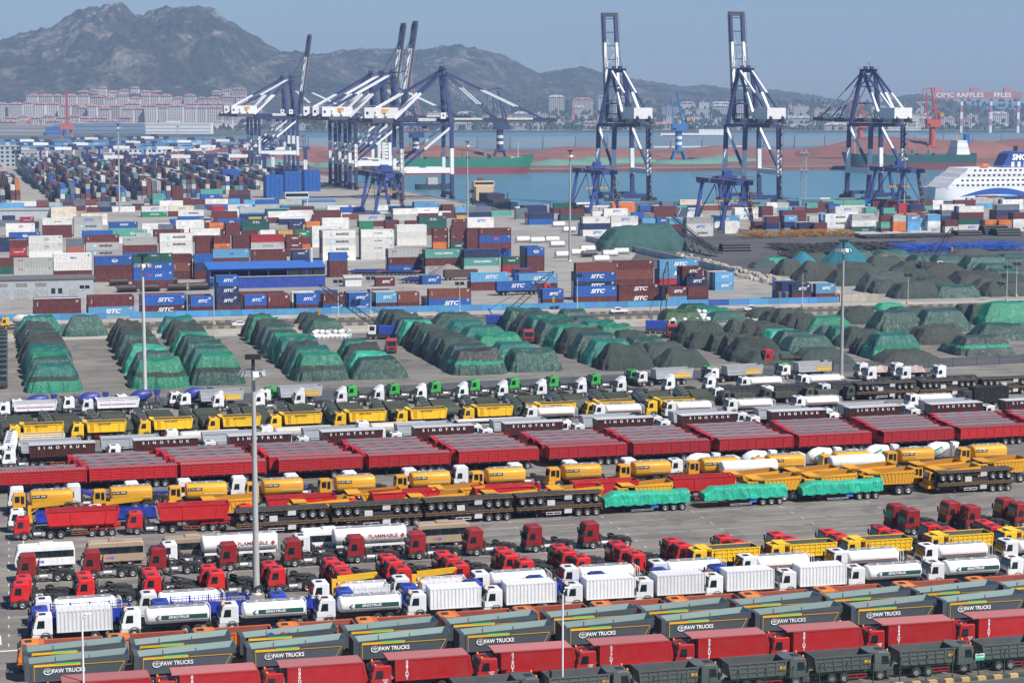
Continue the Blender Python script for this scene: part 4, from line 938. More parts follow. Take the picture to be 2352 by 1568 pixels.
# 18 red cargo trailers, five deep
L18 = Line(0, 1136, 1456, 1064)
CR = (.42, .012, .017)
front = [0, 590, 1197, 1815, 2406, 2991, 3591, 4146, 4692, 5227, 5767, 6267]
fr = [cx(c) - (210 if False else 0) for c in front]
fr = [-8] + fr[1:]
for r_ in range(6):
    ln = L18.shifted(2.95 * r_)
    off = [0, -16, -28, -40, -50, -60][r_]
    for i, x in enumerate(fr + [2380]):
        xx = x + off * (1.0 if r_ else 1)
        if r_ and i < [0, 0, 1, 1, 1, 2][r_]: continue
        roof = r_ == 0 or (r_ == 1 and i in (2, 3, 6))
        spawn('cargo_trailer', f'{"red ribbed cargo trailer with corrugated roof" if roof else "red ribbed cargo trailer with open top"}, {nth(i)} from the left in trailer row {["one", "two", "three", "four", "five", "six"][r_]}', 'trailer', 'red cargo trailers', ln.on(xx) + ln.d * rnd.uniform(-.3, .3), ln.rz + R(rnd.gauss(0, .5)), cargo_parts(roof, tuple(q * rnd.uniform(.85, 1.15) for q in CR)), scale=(1.0, 1, 1))
# 19 maroon tipping semis lettered SINOTRUK
L19 = Line(148, 1072, 2212, 972)
mb = bed(10.2, 1.9, .1, .15, VW, 20, .08, 0, 'ribs'); MAR = (.055, .012, .012)
MTOP = MB().box(-.1, -.05, 1.86, 10.3, VW + .05, 2.0).mesh('roll_cover', 'matte')
ms = tip_semi(mb, MAR, 14.2, (.05, .02, .02), 4.3, WHT, CAB, MAR) + [P('lettering', text_mesh('SINOTRUK', .62, .02, stretch=1.15, spacing=2.6), WHITE, loc=(9.3, -.1, 3.22), stuff=True), P('roll_cover', MTOP, (.42, .43, .45), loc=(4.3, 0, 1.75))]
row(L19, [cx(c - 170) for c in (200, 870, 1490, 2100, 2716, 3306, 3911, 4477, 5055, 5582, 6102, 6602)], 'tipping_semi', 'truck', 'maroon tipping semis', 'white tractor with maroon trailer lettered SINOTRUK', 'behind the red trailers', ms)
# 20 grey tipping semis between
gb_ = bed(9.4, 1.8, .2, .3, VW, 5, .14, 0, 'panel')
gs = tip_semi(gb_, (.40, .43, .46), 13.8, (.35, .37, .4), 4.2, WHT, CAB, (.2, .2, .2))
row(at_dy(L19, -11), [cx(c) for c in (-30, 480, 1150, 1830, 2440, 3060, 3650, 4260, 4800, 5380, 5900)], 'tipping_semi', 'truck', 'grey tipping semis', 'white tractor with pale grey tipping trailer', 'behind the maroon semis', gs)
# cream beds stacked at the far left
wb = bed(7.0, .9, .1, .2, VW, 5, .1, 0, 'panel')
for i in range(6):
    ln = at_dy(L19, -18 - 5 * i)
    spawn('tipper_truck', f'white truck with cream and amber bed by the left edge, {nth(i)} from the front', 'truck', 'cream-bedded trucks at left', ln.on(4 + 1.5 * i), ln.rz, cab_parts(WHT) + [P('chassis', CH_8)] + bed_parts(wb, (.62, .58, .48), 2.8, 1.5, (.5, .26, .03)) + wheels((1.38, 3.1, 6.6, 7.95)))
# pale beige long trucks behind the grey semis
bb = tank_mesh(10.0, 2.5, 1.7, 3.0)
for i, c in enumerate((1080, 1700, 2330)):
    ln = at_dy(L19, -24)
    spawn('bulk_truck', f'white truck with long beige bulk body, {nth(i)} from the left behind the grey semis', 'truck', 'beige bulk trucks', ln.on(cx(c)), ln.rz, cab_parts(WHT, CAB_HI) + [P('bulk_body', bb, (.55, .52, .46), loc=(2.6, 0, 1.3)), P('chassis', CH_T)] + wheels((1.38, 6.9, 8.25)))
# 21 yellow tippers lettered SINOTRUK
L21 = Line(267, 1009, 1002, 978)
y2 = bed(6.6, 1.75, .15, .3, VW, 4, .12, .7, 'u')
CH21 = chassis(9.6, .5, (1.38, 3.0, 6.6, 7.95))
LADY = (lambda b: [b.box(0, -.1, .2 + .25 * k, .5, -.06, .25 + .25 * k) for k in range(6)] and b.box(0, -.1, .1, .05, -.06, 1.7).box(.45, -.1, .1, .5, -.06, 1.7).mesh('ladder', 'paint'))(MB())
yt = cab_parts(YEL, CAB, (.6, .33, .02), beacon=True, fender=(.55, .3, .02)) + [P('chassis', CH21)] + bed_parts(y2, YEL, 2.7, 1.4, (.06, .055, .05)) + [P('ladder', LADY, YEL, loc=(3.3, 0, 1.4)), P('lettering', text_mesh('SINOTRUK', .34, .02, stretch=1.3), (.03, .03, .04), loc=(5.6, -.12, 2.85)), P('side_guard', GUARD, (.5, .03, .03), loc=(3.9, 0, 0), scale=(.8, 1, 1))] + wheels((1.38, 3.0, 6.6, 7.95))
row(L21, [cx(c) for c in (60, 475, 900, 1350, 1770, 2185, 2586, 3021, 3436, 3841, 4226)], 'tipper_truck', 'tipper truck', 'yellow tippers lettered SINOTRUK', 'yellow tipper truck lettered SINOTRUK', 'before the green army trucks', yt)
# flat white trailer with stacked axles, white tankers
L22 = Line(1283, 971)
spawn('flatbed_trailer', 'white flatbed trailer with loose axles standing right of the yellow tippers', 'trailer', None, at_dy(L22, 6).on(cx(2990)), TH, [P(p.name, p.mesh, (.6, .6, .6) if p.name in ('deck', 'side_rail') else p.color, p.loc, p.rot, p.subs, p.scale) for p in flatbed_parts(True)] + wheels((2.6, 3.9)))
row(L22, [cx(c) for c in (3446, 3886, 4336, 4750, 5197)], 'tanker_truck', 'tanker truck', 'white tankers behind the maroon semis', 'white tanker truck with fine red line', 'behind the maroon semis', tank8())
L23 = Line(1700, 925)
gbed = bed(7.2, 1.7, .1, .3, VW, 6, .1, 0, 'ribs')
row(L23, [cx(c) for c in (4657, 4997, 5367)], 'tipper_truck', 'tipper truck', 'dark grey tippers', 'white-cabbed truck with dark grey ribbed bed', 'behind the white tankers', cab_parts(WHT) + [P('chassis', CH_9)] + bed_parts(gbed, (.05, .052, .058), 2.5, 1.35, (.04, .04, .045)) + wheels((1.38, 3.1, 7.2, 8.55)))
stack_flatbeds(Line(1980, 920), [cx(c) for c in (5597, 6010, 6410)], 'in the rear')
spawn('tanker_truck', 'white tanker truck under the rear stacked flatbeds at right', 'tanker truck', None, at_dy(L22, 6).on(cx(5937)), TH, tank8())
BOXB = box_body(7.2, 2.9).mesh('box_body', 'paint')
spawn('box_truck', 'black box truck beside the rear flatbeds', 'truck', None, Line(2260, 937).on(cx(6282)), TH, cab_parts((.03, .03, .035), CAB_HI) + [P('chassis', CH_9), P('box_body', BOXB, (.015, .015, .017), loc=(2.6, 0, 1.1))] + wheels((1.38, 3.1, 7.2, 8.55)))
# 23 green army trucks, five deep
L24 = Line(468, 995)
cols = [0, 300, 610, 915, 1225, 1540, 1850, 2165, 2456, 2761, 3051, 3341, 3621, 3901, 4181, 4457, 4727, 4997, 5267, 5537, 5807, 6037, 6287]
MG = (.060, .075, .052)
for r_ in range(5):
    ln = L24.shifted(3.35 * r_)
    for i, c in enumerate(cols):
        if i >= 15 and r_ < 2 and c > 4400: continue
        x = cx(c) - 4.5 * r_ + rnd.uniform(-1.5, 1.5) + (6 if c > 2400 else 0)
        v = rnd.uniform(.8, 1.2); k = 1 if (r_ == 0 and i > 6) or (i > 10 and r_ == 1) else 0
        spawn('army_truck', f'olive green army truck with {"tank" if k else "cargo bed"}, {nth(i)} from the left in army row {["one", "two", "three", "four", "five"][r_]}', 'truck', 'olive green army trucks', ln.on(x), ln.rz, mil_parts(k, tuple(q * v for q in MG)))
# 24 white and silver tippers, green tractors, blue mixers
L25 = Line(527, 936, 1378, 893)
wt = bed(7.6, 1.65, .1, .35, VW, 3, .2, .3, 'few')
WL = MB().box(.4, -.075, .5, 7.0, -.06, .58).mesh('red_line', 'lettering')
CHW = chassis(10.6, .5, (1.38, 3.1, 7.6, 8.95))
row(Line(211, 955), [cx(c) for c in (0, 545)], 'tipper_truck', 'tipper truck', 'white tippers', 'white tipper truck with thin red line', 'at the far left', cab_parts(WHT) + [P('chassis', CHW)] + bed_parts(wt, (.74, .75, .77), 2.9, 1.35, (.4, .4, .42)) + [P('red_line', WL, (.4, .04, .05), loc=(2.9, 0, 1.5))] + wheels((1.38, 3.1, 7.6, 8.95)))
SB = (lambda b: [b.prism([(.1, .15 + .42 * k), (7.9, .15 + .42 * k), (7.9, .45 + .42 * k), (.1, .45 + .42 * k)], -.05 - .03 * (k % 2), 0) for k in range(4)] and b.mesh('side_panel', 'paint'))(MB())
SY = MB().box(4.2, -.1, .2, 7.6, -.085, .75).box(4.2, -.1, .95, 7.6, -.085, 1.2).mesh('yellow_band', 'lettering')
sb = bed(8.2, 1.95, .2, .3, VW, 3, .2, 0, 'few')
st = cab_parts(WHT) + [P('chassis', CHW)] + bed_parts(sb, SIL, 4.0, 1.4, (.3, .3, .32)) + [P('side_panel', SB, SIL, loc=(4.0, 0, 1.4)), P('yellow_band', SY, (.72, .42, .02), loc=(4.0, 0, 1.4))] + wheels((1.38, 3.1, 7.6, 8.95, 10.3))
row(L25, [cx(c) for c in (1175, 1710, 4171, 4637, 5107)], 'tipper_truck', 'tipper truck', 'silver tippers', 'white-cabbed tipper with silver bed and yellow bands', 'along the lane', st)
gt = tractor_parts(GRN, CAB, spare=False)
row(L25, [cx(c) for c in (2271, 2536, 2806, 3061, 3331, 3596, 3861)], 'tractor_unit', 'tractor unit', 'green tractors', 'bright green tractor unit', 'along the lane', gt)
row(at_dy(L25, -6), [cx(c) for c in (1735, 4111, 4622, 5100)], 'tractor_unit', 'tractor unit', 'green tractors', 'bright green tractor unit hidden by a silver tipper', 'along the lane', gt)
bm2 = mixer_parts(WHT, (.02, .035, .22))
row(at_dy(L25, -5), [cx(c) for c in (65, 420, 765, 1105)], 'mixer_truck', 'mixer truck', 'blue mixers', 'white mixer truck with dark blue drum', 'at the far left', bm2)
FAIR = MB().prism([(.35, 2.95), (2.05, 2.95), (2.05, 3.75), (1.5, 3.8)], .25, VW - .3, 0, .06).mesh('wind_deflector', 'paint')
row(Line(700, 938), [cx(c) for c in (1390, 1660, 1930, 2200, 2441, 2716, 2986, 3251, 3511, 3766, 4031, 4351, 4600)], 'tractor_unit', 'tractor unit', 'white tractors with deflectors', 'white tractor unit with roof deflector', 'before the green tractors', [P('wind_deflector', FAIR, WHT)] + tractor_parts(WHT, CAB, spare=False, hatch=False))
row(Line(1900, 893), [cx(c) for c in (4830, 5225)], 'tanker_truck', 'tanker truck', 'white tankers by the lane', 'white tanker truck', 'before the silver tippers', tank8())
LOAD = MB().grid(lambda u, v: (u * 4.4, .1 + v * 2.3, .2 + 1.5 * math.sin(math.pi * min(1, max(0, v))) ** .6 * (.75 + .3 * math.sin(u * 8) * math.sin(v * 6)) * min(1, 6 * u, 6 * (1 - u))), 30, 18).mesh('wrapped_load', 'tarp')
for i, (c, y) in enumerate(((5607, 872), (5837, 872), (5662, 882), (5887, 881), (6117, 878))):
    spawn('flatbed_truck', f'white truck with {"pink and white wrapped load" if i < 2 else "bare flat bed"}, {nth(i)} counted from the lane fence at right', 'truck', 'white trucks at right end', Line(cx(c), y).on(cx(c)), TH, cab_parts(WHT, CAB_HI) + [P('chassis', CH_8)] + ([P('wrapped_load', LOAD, (.55, .42, .40), loc=(3.2, 0, 1.2))] if i < 2 else []) + wheels((1.38, 3.1, 6.6, 7.95)))
# red lorry with an empty flat trailer in the mound yard
L26 = Line(1800, 838)
lo = tractor_parts((.36, .015, .02), CAB_HI, spare=False, hatch=False) + [P('deck', FLAT_DECK, (.05, .03, .03), loc=(4.2, 0, 0)), P('side_rail', FLAT_RAIL, (.06, .03, .03), loc=(4.2, 0, 0)), P('trailer_frame', FLAT_FRAME, loc=(4.2, 0, 0)), P('headboard', FLAT_HEAD, (.05, .03, .03), loc=(4.2, 0, 0))] + wheels((13.3, 14.6, 15.9))
spawn('flatbed_lorry', 'dark red lorry with long empty flat trailer beside the tarped mounds', 'truck', None, L26.on(1755), TH, lo)
for i, (x, y, rz, d) in enumerate(((912, 812, 1.7, 'dark red lorry facing the camera beside the blue crane'), (1227, 790, 1.7, 'red lorry cab half hidden between mounds in mid yard'), (1556, 777, 1.7, 'red lorry cab by the heap of white bags'))):
    p = at(x, y); spawn('lorry', d, 'truck', None, p, rz, [P(q.name, q.mesh, q.color, q.loc, q.rot, q.subs) for q in tractor_parts((.42, .02, .02), CAB_HI, spare=False, hatch=False)])
spawn('mixer_truck', 'yellow mixer truck at the left edge by the hoarding', 'mixer truck', None, at(2, 757), TH, mixer_parts((.70, .40, .03), (.5, .5, .5)))
# column of army trucks facing the camera at the far left
for i in range(11):
    p = at(18 + .0 * i, 893 - 14.5 * i + .35 * i * i)
    spawn('army_truck', f'olive army truck facing the camera in the far left column, {nth(i)} from the front', 'truck', 'army trucks in the left column', p, TH + math.pi / 2, mil_parts(0, (.05, .06, .05)))
# small vehicles on the road
CARB_ = MB().prism([(0, .3), (4.3, .3), (4.35, .8), (4.1, 1.0), (3.5, 1.05), (2.9, 1.42), (1.5, 1.45), (.95, 1.0), (.15, .85), (0, .6)], 0, 1.75, 0, .08).mesh('body', 'paint')
CARW = MB().prism([(1.12, 1.0), (3.3, 1.02), (2.85, 1.36), (1.6, 1.38)], -.012, .012).mesh('side_window', 'glass')
PICK = MB().prism([(0, .45), (5.0, .45), (5.0, 1.05), (3.1, 1.05), (2.9, 1.7), (1.5, 1.72), (1.05, 1.1), (.1, 1.0), (0, .7)], 0, 1.8, 0, .07).mesh('body', 'paint')
PICKW = MB().prism([(1.25, 1.12), (2.8, 1.12), (2.7, 1.6), (1.6, 1.62)], -.012, .012).mesh('side_window', 'glass')
SW = wheel_mesh(.33, .2, .2)
def small(x, y, rz, body, win, d, cat, xs, bed_=False):
    spawn(cat.replace(' ', '_'), d, cat, None, at(x, y), rz, [P('body', body, (.76, .77, .78)), P('side_window', win)] + [P('wheel', SW, loc=(q, yy, .33)) for q in xs for yy in (.02, 1.53)])
small(533, 751, TH, CARB_, CARW, 'small white saloon car on the dark road by the hoarding', 'car', (.85, 3.45))
small(1403, 721, TH, PICK, PICKW, 'white pickup truck on the dark road in mid picture', 'pickup', (.95, 4.0))
small(1710, 716, TH, PICK, PICKW, 'small white crew-cab lorry on the road at right', 'pickup', (.95, 4.0))
# ------------------------------------------------------------------ tarped mounds
from mathutils import noise as mnoise
def mound_mesh(seed, flat_=.60, lump=.05, steep=1.0, crease=1.0):
    """a stack of bags under a tarpaulin, 1 x 1 in plan and 1 high: flat top, slanting sides, creases and a slack hem"""
    r = random.Random(seed); o = Vector((seed * 7.3, seed * 3.1, 0)); n = 54
    tx, ty = r.uniform(-.06, .06), r.uniform(-.05, .05); fx = flat_ + r.uniform(-.06, .06); fy = flat_ - .12 + r.uniform(-.06, .06)
    def N_(x, y, s, k): return mnoise.noise(Vector((x * s, y * s, k)) + o)
    def fn(u, v):
        # more rows on the slopes
        def wrp(t): t = t * 2 - 1; return math.copysign(abs(t) ** .85, t)
        x, y = wrp(u), wrp(v)
        def slope(t, f): return max(0.0, (abs(t) - f) / (1 - f))
        sx, sy = slope(x, fx), slope(y, fy); k = (sx ** 3.0 + sy ** 3.0) ** (1 / 3.0) if sx or sy else 0.0
        k = min(1.0, k)
        z = (1 - k) if k < .6 else .4 * (1 - ((k - .6) / .4) ** 1.6)
        z = (z + .06 * math.sin(k * math.pi)) * (1 + tx * x + ty * y)
        z += lump * (1 - k) * (1.6 * N_(x, y, 1.7, 1) + .7 * N_(x, y, 4, 2))
        if k == 0: z += .02 * N_(x, y, 9, 5)
        a = math.atan2(y * .8, x)
        # creases hang down the slope: noise along the way round, hardly changing down it
        ca, sa = math.cos(a) * 2.2, math.sin(a) * 2.2
        fold = (.9 * N_(ca, sa, 1.9, 3 + k * 1.8) + .5 * N_(ca, sa, 4.0, 4 + k * 3) + .3 * N_(ca, sa, 8, 6 + k * 4)) * min(1, k * 2.2) * crease
        wob = 1 + .07 * N_(ca, sa, .7, 8) + .055 * fold
        # rounded corners in plan
        m_ = max(abs(x), abs(y), 1e-6); f_ = m_ / max(1e-6, (abs(x) ** 6 + abs(y) ** 6) ** (1 / 6))
        f_ = 1 + (f_ - 1) * m_
        hem = .03 * abs(N_(ca, sa, 5, 9)) if k > .97 else 0
        return (x * .5 * f_ * wob, y * .5 * f_ * wob, max(0, z + .02 * fold * (1 - k)) if k < .999 else -.01)
    return fn, n
MOUNDS = []
for sd_ in range(7):
    fn, n = mound_mesh(sd_, .58 + .04 * (sd_ % 3), .05 + .03 * (sd_ % 3)); MOUNDS.append(MB().grid(fn, n, n).mesh('tarpaulin', 'tarp'))
MOUNDN = []
for sd_ in range(7):
    fn, n = mound_mesh(40 + sd_, .52 + .05 * (sd_ % 4), .12, 1, .9); MOUNDN.append(MB().grid(fn, n, n).mesh('netting', 'net'))
# the same cover cut in three bands for the front stacks
def banded(seed):
    fn, n = mound_mesh(seed, .60, .05); bands = [MB(), MB(), MB()]
    vs = [[fn(i / n, j / n) for i in range(n + 1)] for j in range(n + 1)]
    for j in range(n):
        for i in range(n):
            q = [vs[j][i], vs[j][i + 1], vs[j + 1][i + 1], vs[j + 1][i]]; z = sum(p[2] for p in q) / 4
            w = 0 if z > .58 else 1 if z > .42 else 2
            o = 0.004 if w == 1 else 0
            bands[w].add([(p[0] * (1 + o * 3), p[1] * (1 + o * 3), p[2]) for p in q], [(0, 1, 2, 3)], 0, True)
    return bands[0].mesh('upper_tarpaulin', 'tarp'), bands[1].mesh('net_band', 'net'), bands[2].mesh('lower_tarpaulin', 'tarp')
BAND = [banded(60 + k) for k in range(3)]
TC = {'g': (.018, .21, .12), 't': (.012, .135, .105), 'd': (.030, .085, .066), 'k': (.042, .062, .053), 'y': (.050, .058, .047), 'b': (.03, .32, .20), 'o': (.03, .085, .035), 'c': (.06, .085, .085), 'n': (.03, .105, .095)}
CN = {'g': 'bright green', 't': 'teal green', 'd': 'dark green', 'k': 'grey-green netted', 'y': 'grey-brown netted', 'b': 'light green', 'o': 'olive green', 'c': 'grey', 'n': 'teal netted'}
def mound(xl, xr, ytop, ybase, c, label, group, band=None, deep=None, rz=TH):
    """picture extents of the stack: left and right foot, top, near foot"""
    s = px_per_m(ybase); w = (xr - xl) / s / math.cos(rz + math.atan((xl + xr - 2352) / 2 / F)); p = at((xl + xr) / 2, ybase)
    D = deep or min(10.5, w * .8); back = p.y + D
    h = max(1.3, ((ybase - ytop) - D * .45 * s * CAM_H / p.y) / s)
    if not (deep and deep > 20): h = min(h, 6.2)
    ctr = p + Vector((-math.sin(rz), math.cos(rz), 0)) * (D / 2)
    if band:
        k = BAND[rnd.randrange(3)]
        return spawn('tarped_stack', label, 'tarped stack', group, ctr, rz, [P('upper_tarpaulin', k[0], TC[band[0]]), P('net_band', k[1], TC[band[1]]), P('lower_tarpaulin', k[2], TC[band[2]])], scale=(w, D, h))
    me = rnd.choice(MOUNDN if c in 'kycn' else MOUNDS)
    v = rnd.uniform(.85, 1.2)
    o = link('tarped_stack', me, loc=ctr, rot=rz + rnd.uniform(-.06, .06), color=tuple(q * v for q in TC[c]), scale=(w, D, h))
    return tag(o, label, 'tarped stack', group)
def column(name, back, frontm, n, cols, band=None):
    """stacks in a file running away: back and front given as (xl, xr, top, foot)"""
    for i in range(n):
        t = i / (n - 1) if n > 1 else 1
        # equal steps on the ground, not in the picture
        yb, yf = back[3], frontm[3]; d0, d1 = 1 / (yb - HOR), 1 / (yf - HOR); y = HOR + 1 / (d0 + (d1 - d0) * t); k = (y - yb) / (yf - yb) if yf != yb else 0
        e = [back[j] + (frontm[j] - back[j]) * k for j in range(3)]
        mound(e[0] + rnd.uniform(-2, 2), e[1] + rnd.uniform(-2, 2), e[2] + rnd.uniform(-2.5, 2.5), y, cols[i % len(cols)], f'{CN[cols[i % len(cols)]]} tarped stack, {nth(n - 1 - i)} from the front in the {name} file', 'tarped stacks in files', band if i == n - 1 else None)
c1 = lambda X: X / 2.613 * .91875; c1y = lambda Y: (740 + Y / 2.613) * .91875
def Q(x0, *e): return (e[0] * .3516 + x0, e[1] * .3516 + x0, c1y(e[2]), c1y(e[3]))
column('leftmost', Q(0, 100, 395, 165, 285), Q(0, 172, 545, 432, 632), 11, 'yydkkyttgdt', 'tkg')
column('second', Q(0, 700, 975, 150, 300), Q(0, 862, 1245, 402, 606), 8, 'ykydkbdg', 'gkg')
column('third', Q(0, 1040, 1315, 140, 245), Q(0, 1250, 1620, 372, 584), 8, 'tykgddtd', 'gkd')
column('fourth', Q(0, 1585, 1840, 120, 270), Q(0, 1930, 2302, 366, 556), 10, 'ygkddgtktg', 'gkd')
column('fifth', Q(0, 1935, 2150, 110, 200), Q(0, 2000, 2275, 150, 250), 3, 'kkd')
column('sixth', Q(781, 0, 240, 278, 400), Q(781, 85, 460, 403, 545), 4, 'tkbd')
column('seventh', Q(781, 235, 505, 85, 230), Q(781, 735, 1110, 338, 516), 13, 'dkkdbkydkdkdk', 'ybd')
column('eighth', Q(781, 615, 935, 110, 200), Q(781, 1110, 1475, 352, 496), 6, 'dttgtd')
column('ninth', Q(781, 1085, 1410, 80, 230), Q(781, 1715, 2095, 312, 486), 9, 'dktdgkdtk')
column('tenth', Q(781, 1435, 1640, 95, 180), Q(781, 2100, 2450, 350, 472), 8, 'ddtgkdck')
mound(35, 145, 725, 770, 't', 'long dark green tarped stack across the back of the leftmost file', 'tarped stacks at the back', deep=6)
mound(145, 250, 724, 773, 'd', 'long dark green tarped stack beside the blue hoarding behind the open lot', 'tarped stacks at the back', deep=6)
c3 = lambda X: (1660 + X / 2.613) * .91875; c3y = lambda Y: (560 + Y / 2.613) * .91875
near3 = [(125, 340, 520, 575, 'o'), (200, 410, 535, 590, 't'), (260, 470, 550, 605, 'g'), (10, 275, 560, 665, 'o'), (315, 570, 570, 645, 'd'), (590, 810, 545, 615, 'k'), (680, 880, 560, 640, 'k'), (740, 990, 555, 650, 'k'), (815, 1050, 585, 690, 'y'), (875, 1030, 610, 695, 'c'), (970, 1250, 600, 698, 'g'),
 (115, 440, 645, 785, 'k'), (430, 660, 622, 725, 'k'), (520, 770, 640, 730, 'y'), (610, 850, 660, 735, 'y'), (690, 910, 690, 760, 'b'), (760, 1030, 698, 805, 'd'), (815, 1155, 725, 855, 'd'), (180, 400, 710, 815, 'k'), (315, 500, 715, 835, 'k'), (405, 640, 725, 865, 'y'), (465, 815, 742, 900, 'k'), (570, 910, 825, 925, 'k'), (905, 1265, 810, 917, 'k'),
 (1030, 1190, 665, 725, 'c'), (1110, 1350, 672, 785, 't'), (1185, 1480, 680, 810, 'k'), (1275, 1480, 730, 855, 'k'), (1680, 2000, 665, 787, 'y'), (1180, 1440, 540, 655, 'k'), (1400, 1735, 565, 705, 'd'), (1420, 1600, 515, 565, 'b'), (1500, 1780, 540, 610, 'k'), (1710, 2025, 555, 705, 'd'), (1940, 2120, 530, 620, 'k'), (2010, 2190, 525, 655, 'k'), (2090, 2500, 505, 665, 'g'), (2070, 2440, 650, 765, 'd'), (1840, 1980, 775, 835, 'd'), (1455, 1830, 820, 908, 'y')]
for i, (a, c, t, b_, col) in enumerate(near3):
    mound(c3(a) - 3, c3(c) + 3, c3y(t), c3y(b_), col, f'{CN[col]} tarped stack, {nth(i)} of those in the right half of the yard', 'tarped stacks at right')
mound(c3(1370), c3(1735), c3y(712), c3y(882), 'g', 'shiny teal tarped stack with light green foot at right', 'tarped stacks at right', 'tgb')
mound(c3(1945), c3(2320), c3y(728), c3y(860), 'k', 'grey-green tarped stack with light band near the right edge', 'tarped stacks at right', 'kbk')
far3 = [(605, 750, 235, 290, 'c'), (690, 850, 210, 270, 'b'), (770, 1000, 220, 335, 'y'), (890, 1200, 225, 385, 'y'), (840, 1115, 175, 245, 'k'), (1040, 1180, 285, 375, 'k'), (1120, 1400, 290, 405, 'k'), (1190, 1390, 165, 245, 'd'), (1170, 1400, 240, 305, 'y'), (1330, 1650, 305, 445, 'c'), (1390, 1560, 360, 455, 'k'), (1360, 1600, 200, 285, 'k'), (1430, 1620, 160, 215, 'd'), (1560, 1800, 235, 305, 'y'), (1660, 1840, 190, 250, 'd'), (1790, 1950, 195, 255, 'd'), (1500, 1760, 285, 375, 'k'), (1690, 1920, 335, 425, 'k'), (1545, 1820, 370, 488, 'k'), (1720, 2000, 250, 345, 'y'), (1810, 2075, 388, 484, 'd'), (1925, 2240, 300, 395, 'y'), (2000, 2270, 200, 295, 'd'), (2050, 2330, 350, 445, 'y'), (2110, 2300, 250, 315, 'd'), (2120, 2400, 368, 475, 'k'), (2180, 2400, 290, 375, 'd'), (1900, 2180, 155, 225, 'y'), (2225, 2400, 185, 245, 'd'), (1950, 2100, 325, 405, 'y'), (2230, 2400, 315, 385, 'k')]
for i, (a, c, t, b_, col) in enumerate(far3):
    mound(c3(a) - 6, c3(c) + 6, c3y(t) + 3, c3y(b_), col, f'{CN[col]} covered heap, {nth(i)} of those beyond the canal road', 'covered heaps beyond the road')
# pointed heaps under bright nets
def cone_heap(x0, x1, yt, yb, color, name, label, lean=0.0):
    s = px_per_m(yb); w = (x1 - x0) / s; p = at((x0 + x1) / 2, yb); h = (yb - yt) / s
    def fn(u, v):
        a = u * 2 * math.pi; k = v; r_ = (1 - k) * (1 + .07 * math.sin(3 * a) + .05 * math.sin(7 * a)); z = k ** .85
        if k > .93: z = .94
        return (r_ * .5 * math.cos(a) + lean * k, r_ * .5 * math.sin(a), z * (1 + .015 * math.sin(a * 9)))
    o = link('covered_heap', MB().grid(fn, 40, 14).mesh('net_cover', 'net'), loc=p + Vector((0, w * .3, 0)), color=color, scale=(w, w * .6, h)); tag(o, label, 'covered heap')
cone_heap(1885, 2010, 553, 615, (.012, .17, .24), 'heap', 'blue pointed heap under netting beside the grey covered heaps')
cone_heap(1790, 1905, 577, 632, (.012, .20, .30), 'heap', 'low bright blue covered heap beside the blue pointed heap')
def long_heap(pts, label, color):
    pass
# white bulk bags
BAG = MB().grid(lambda u, v: ((lambda a, k: (math.copysign(abs(math.cos(a)) ** .6, math.cos(a)) * .5 * k, math.copysign(abs(math.sin(a)) ** .6, math.sin(a)) * .5 * k, v * 1.0))(u * 6.2832, (.82 + .35 * math.sin(math.pi * min(.95, max(.06, v)))) if v < .99 else .02)), 16, 10).mesh('bulk_bag', 'matte')
def bags(x, y, nx, ny, nz, label):
    p = at(x, y); k = 0
    for i in range(nx):
        for j in range(ny):
            for z in range(nz - (1 if (i + j) % 3 else 0) if nz > 1 else 1):
                o = link('bulk_bag', BAG, loc=p + E1 * (i * 1.08 + rnd.uniform(-.06, .06)) + E2 * (j * 1.08) + Vector((0, 0, z * .98)), rot=TH + rnd.uniform(-.2, .2), color=(.72, .72, .72), scale=1.1)
                tag(o, label, 'bulk bag', label)
bags(722, 778, 9, 3, 2, 'white bulk bag in the heap beside the blue crane')
bags(1545, 748, 10, 3, 2, 'white bulk bag in the heap among dark mounds in mid yard')
bags(1590, 738, 4, 2, 3, 'white bulk bag stacked high in the second heap of mid yard')
# worker
def person():
    b = MB(); 
    b.tube([(-.1, 0, .05), (-.1, .02, .45), (-.08, 0, .9)], .075, 8, r2=.1); b.tube([(.1, 0, .05), (.1, -.02, .45), (.08, 0, .9)], .075, 8, r2=.1)
    b.lathe([(.85, .16), (1.0, .17), (1.25, .2), (1.42, .19), (1.5, .08), (1.55, .06)], 12, 'z', sx=1.1, sz=.75)
    b.tube([(-.22, 0, 1.42), (-.27, .03, 1.15), (-.25, -.05, .88)], .06, 8, r2=.045); b.tube([(.22, 0, 1.42), (.27, .03, 1.15), (.25, -.05, .88)], .06, 8, r2=.045)
    return b.mesh('body', 'matte')
HEAD = MB().lathe([(1.52, .02), (1.54, .07), (1.62, .1), (1.7, .1), (1.76, .06), (1.78, .001)], 12, 'z').mesh('head', 'matte')
spawn('person', 'person in orange work clothes standing beside a dark mound at right', 'person', None, at(1668, 820), 0, [P('body', person(), (.62, .10, .03)), P('head', HEAD, (.45, .28, .2))])

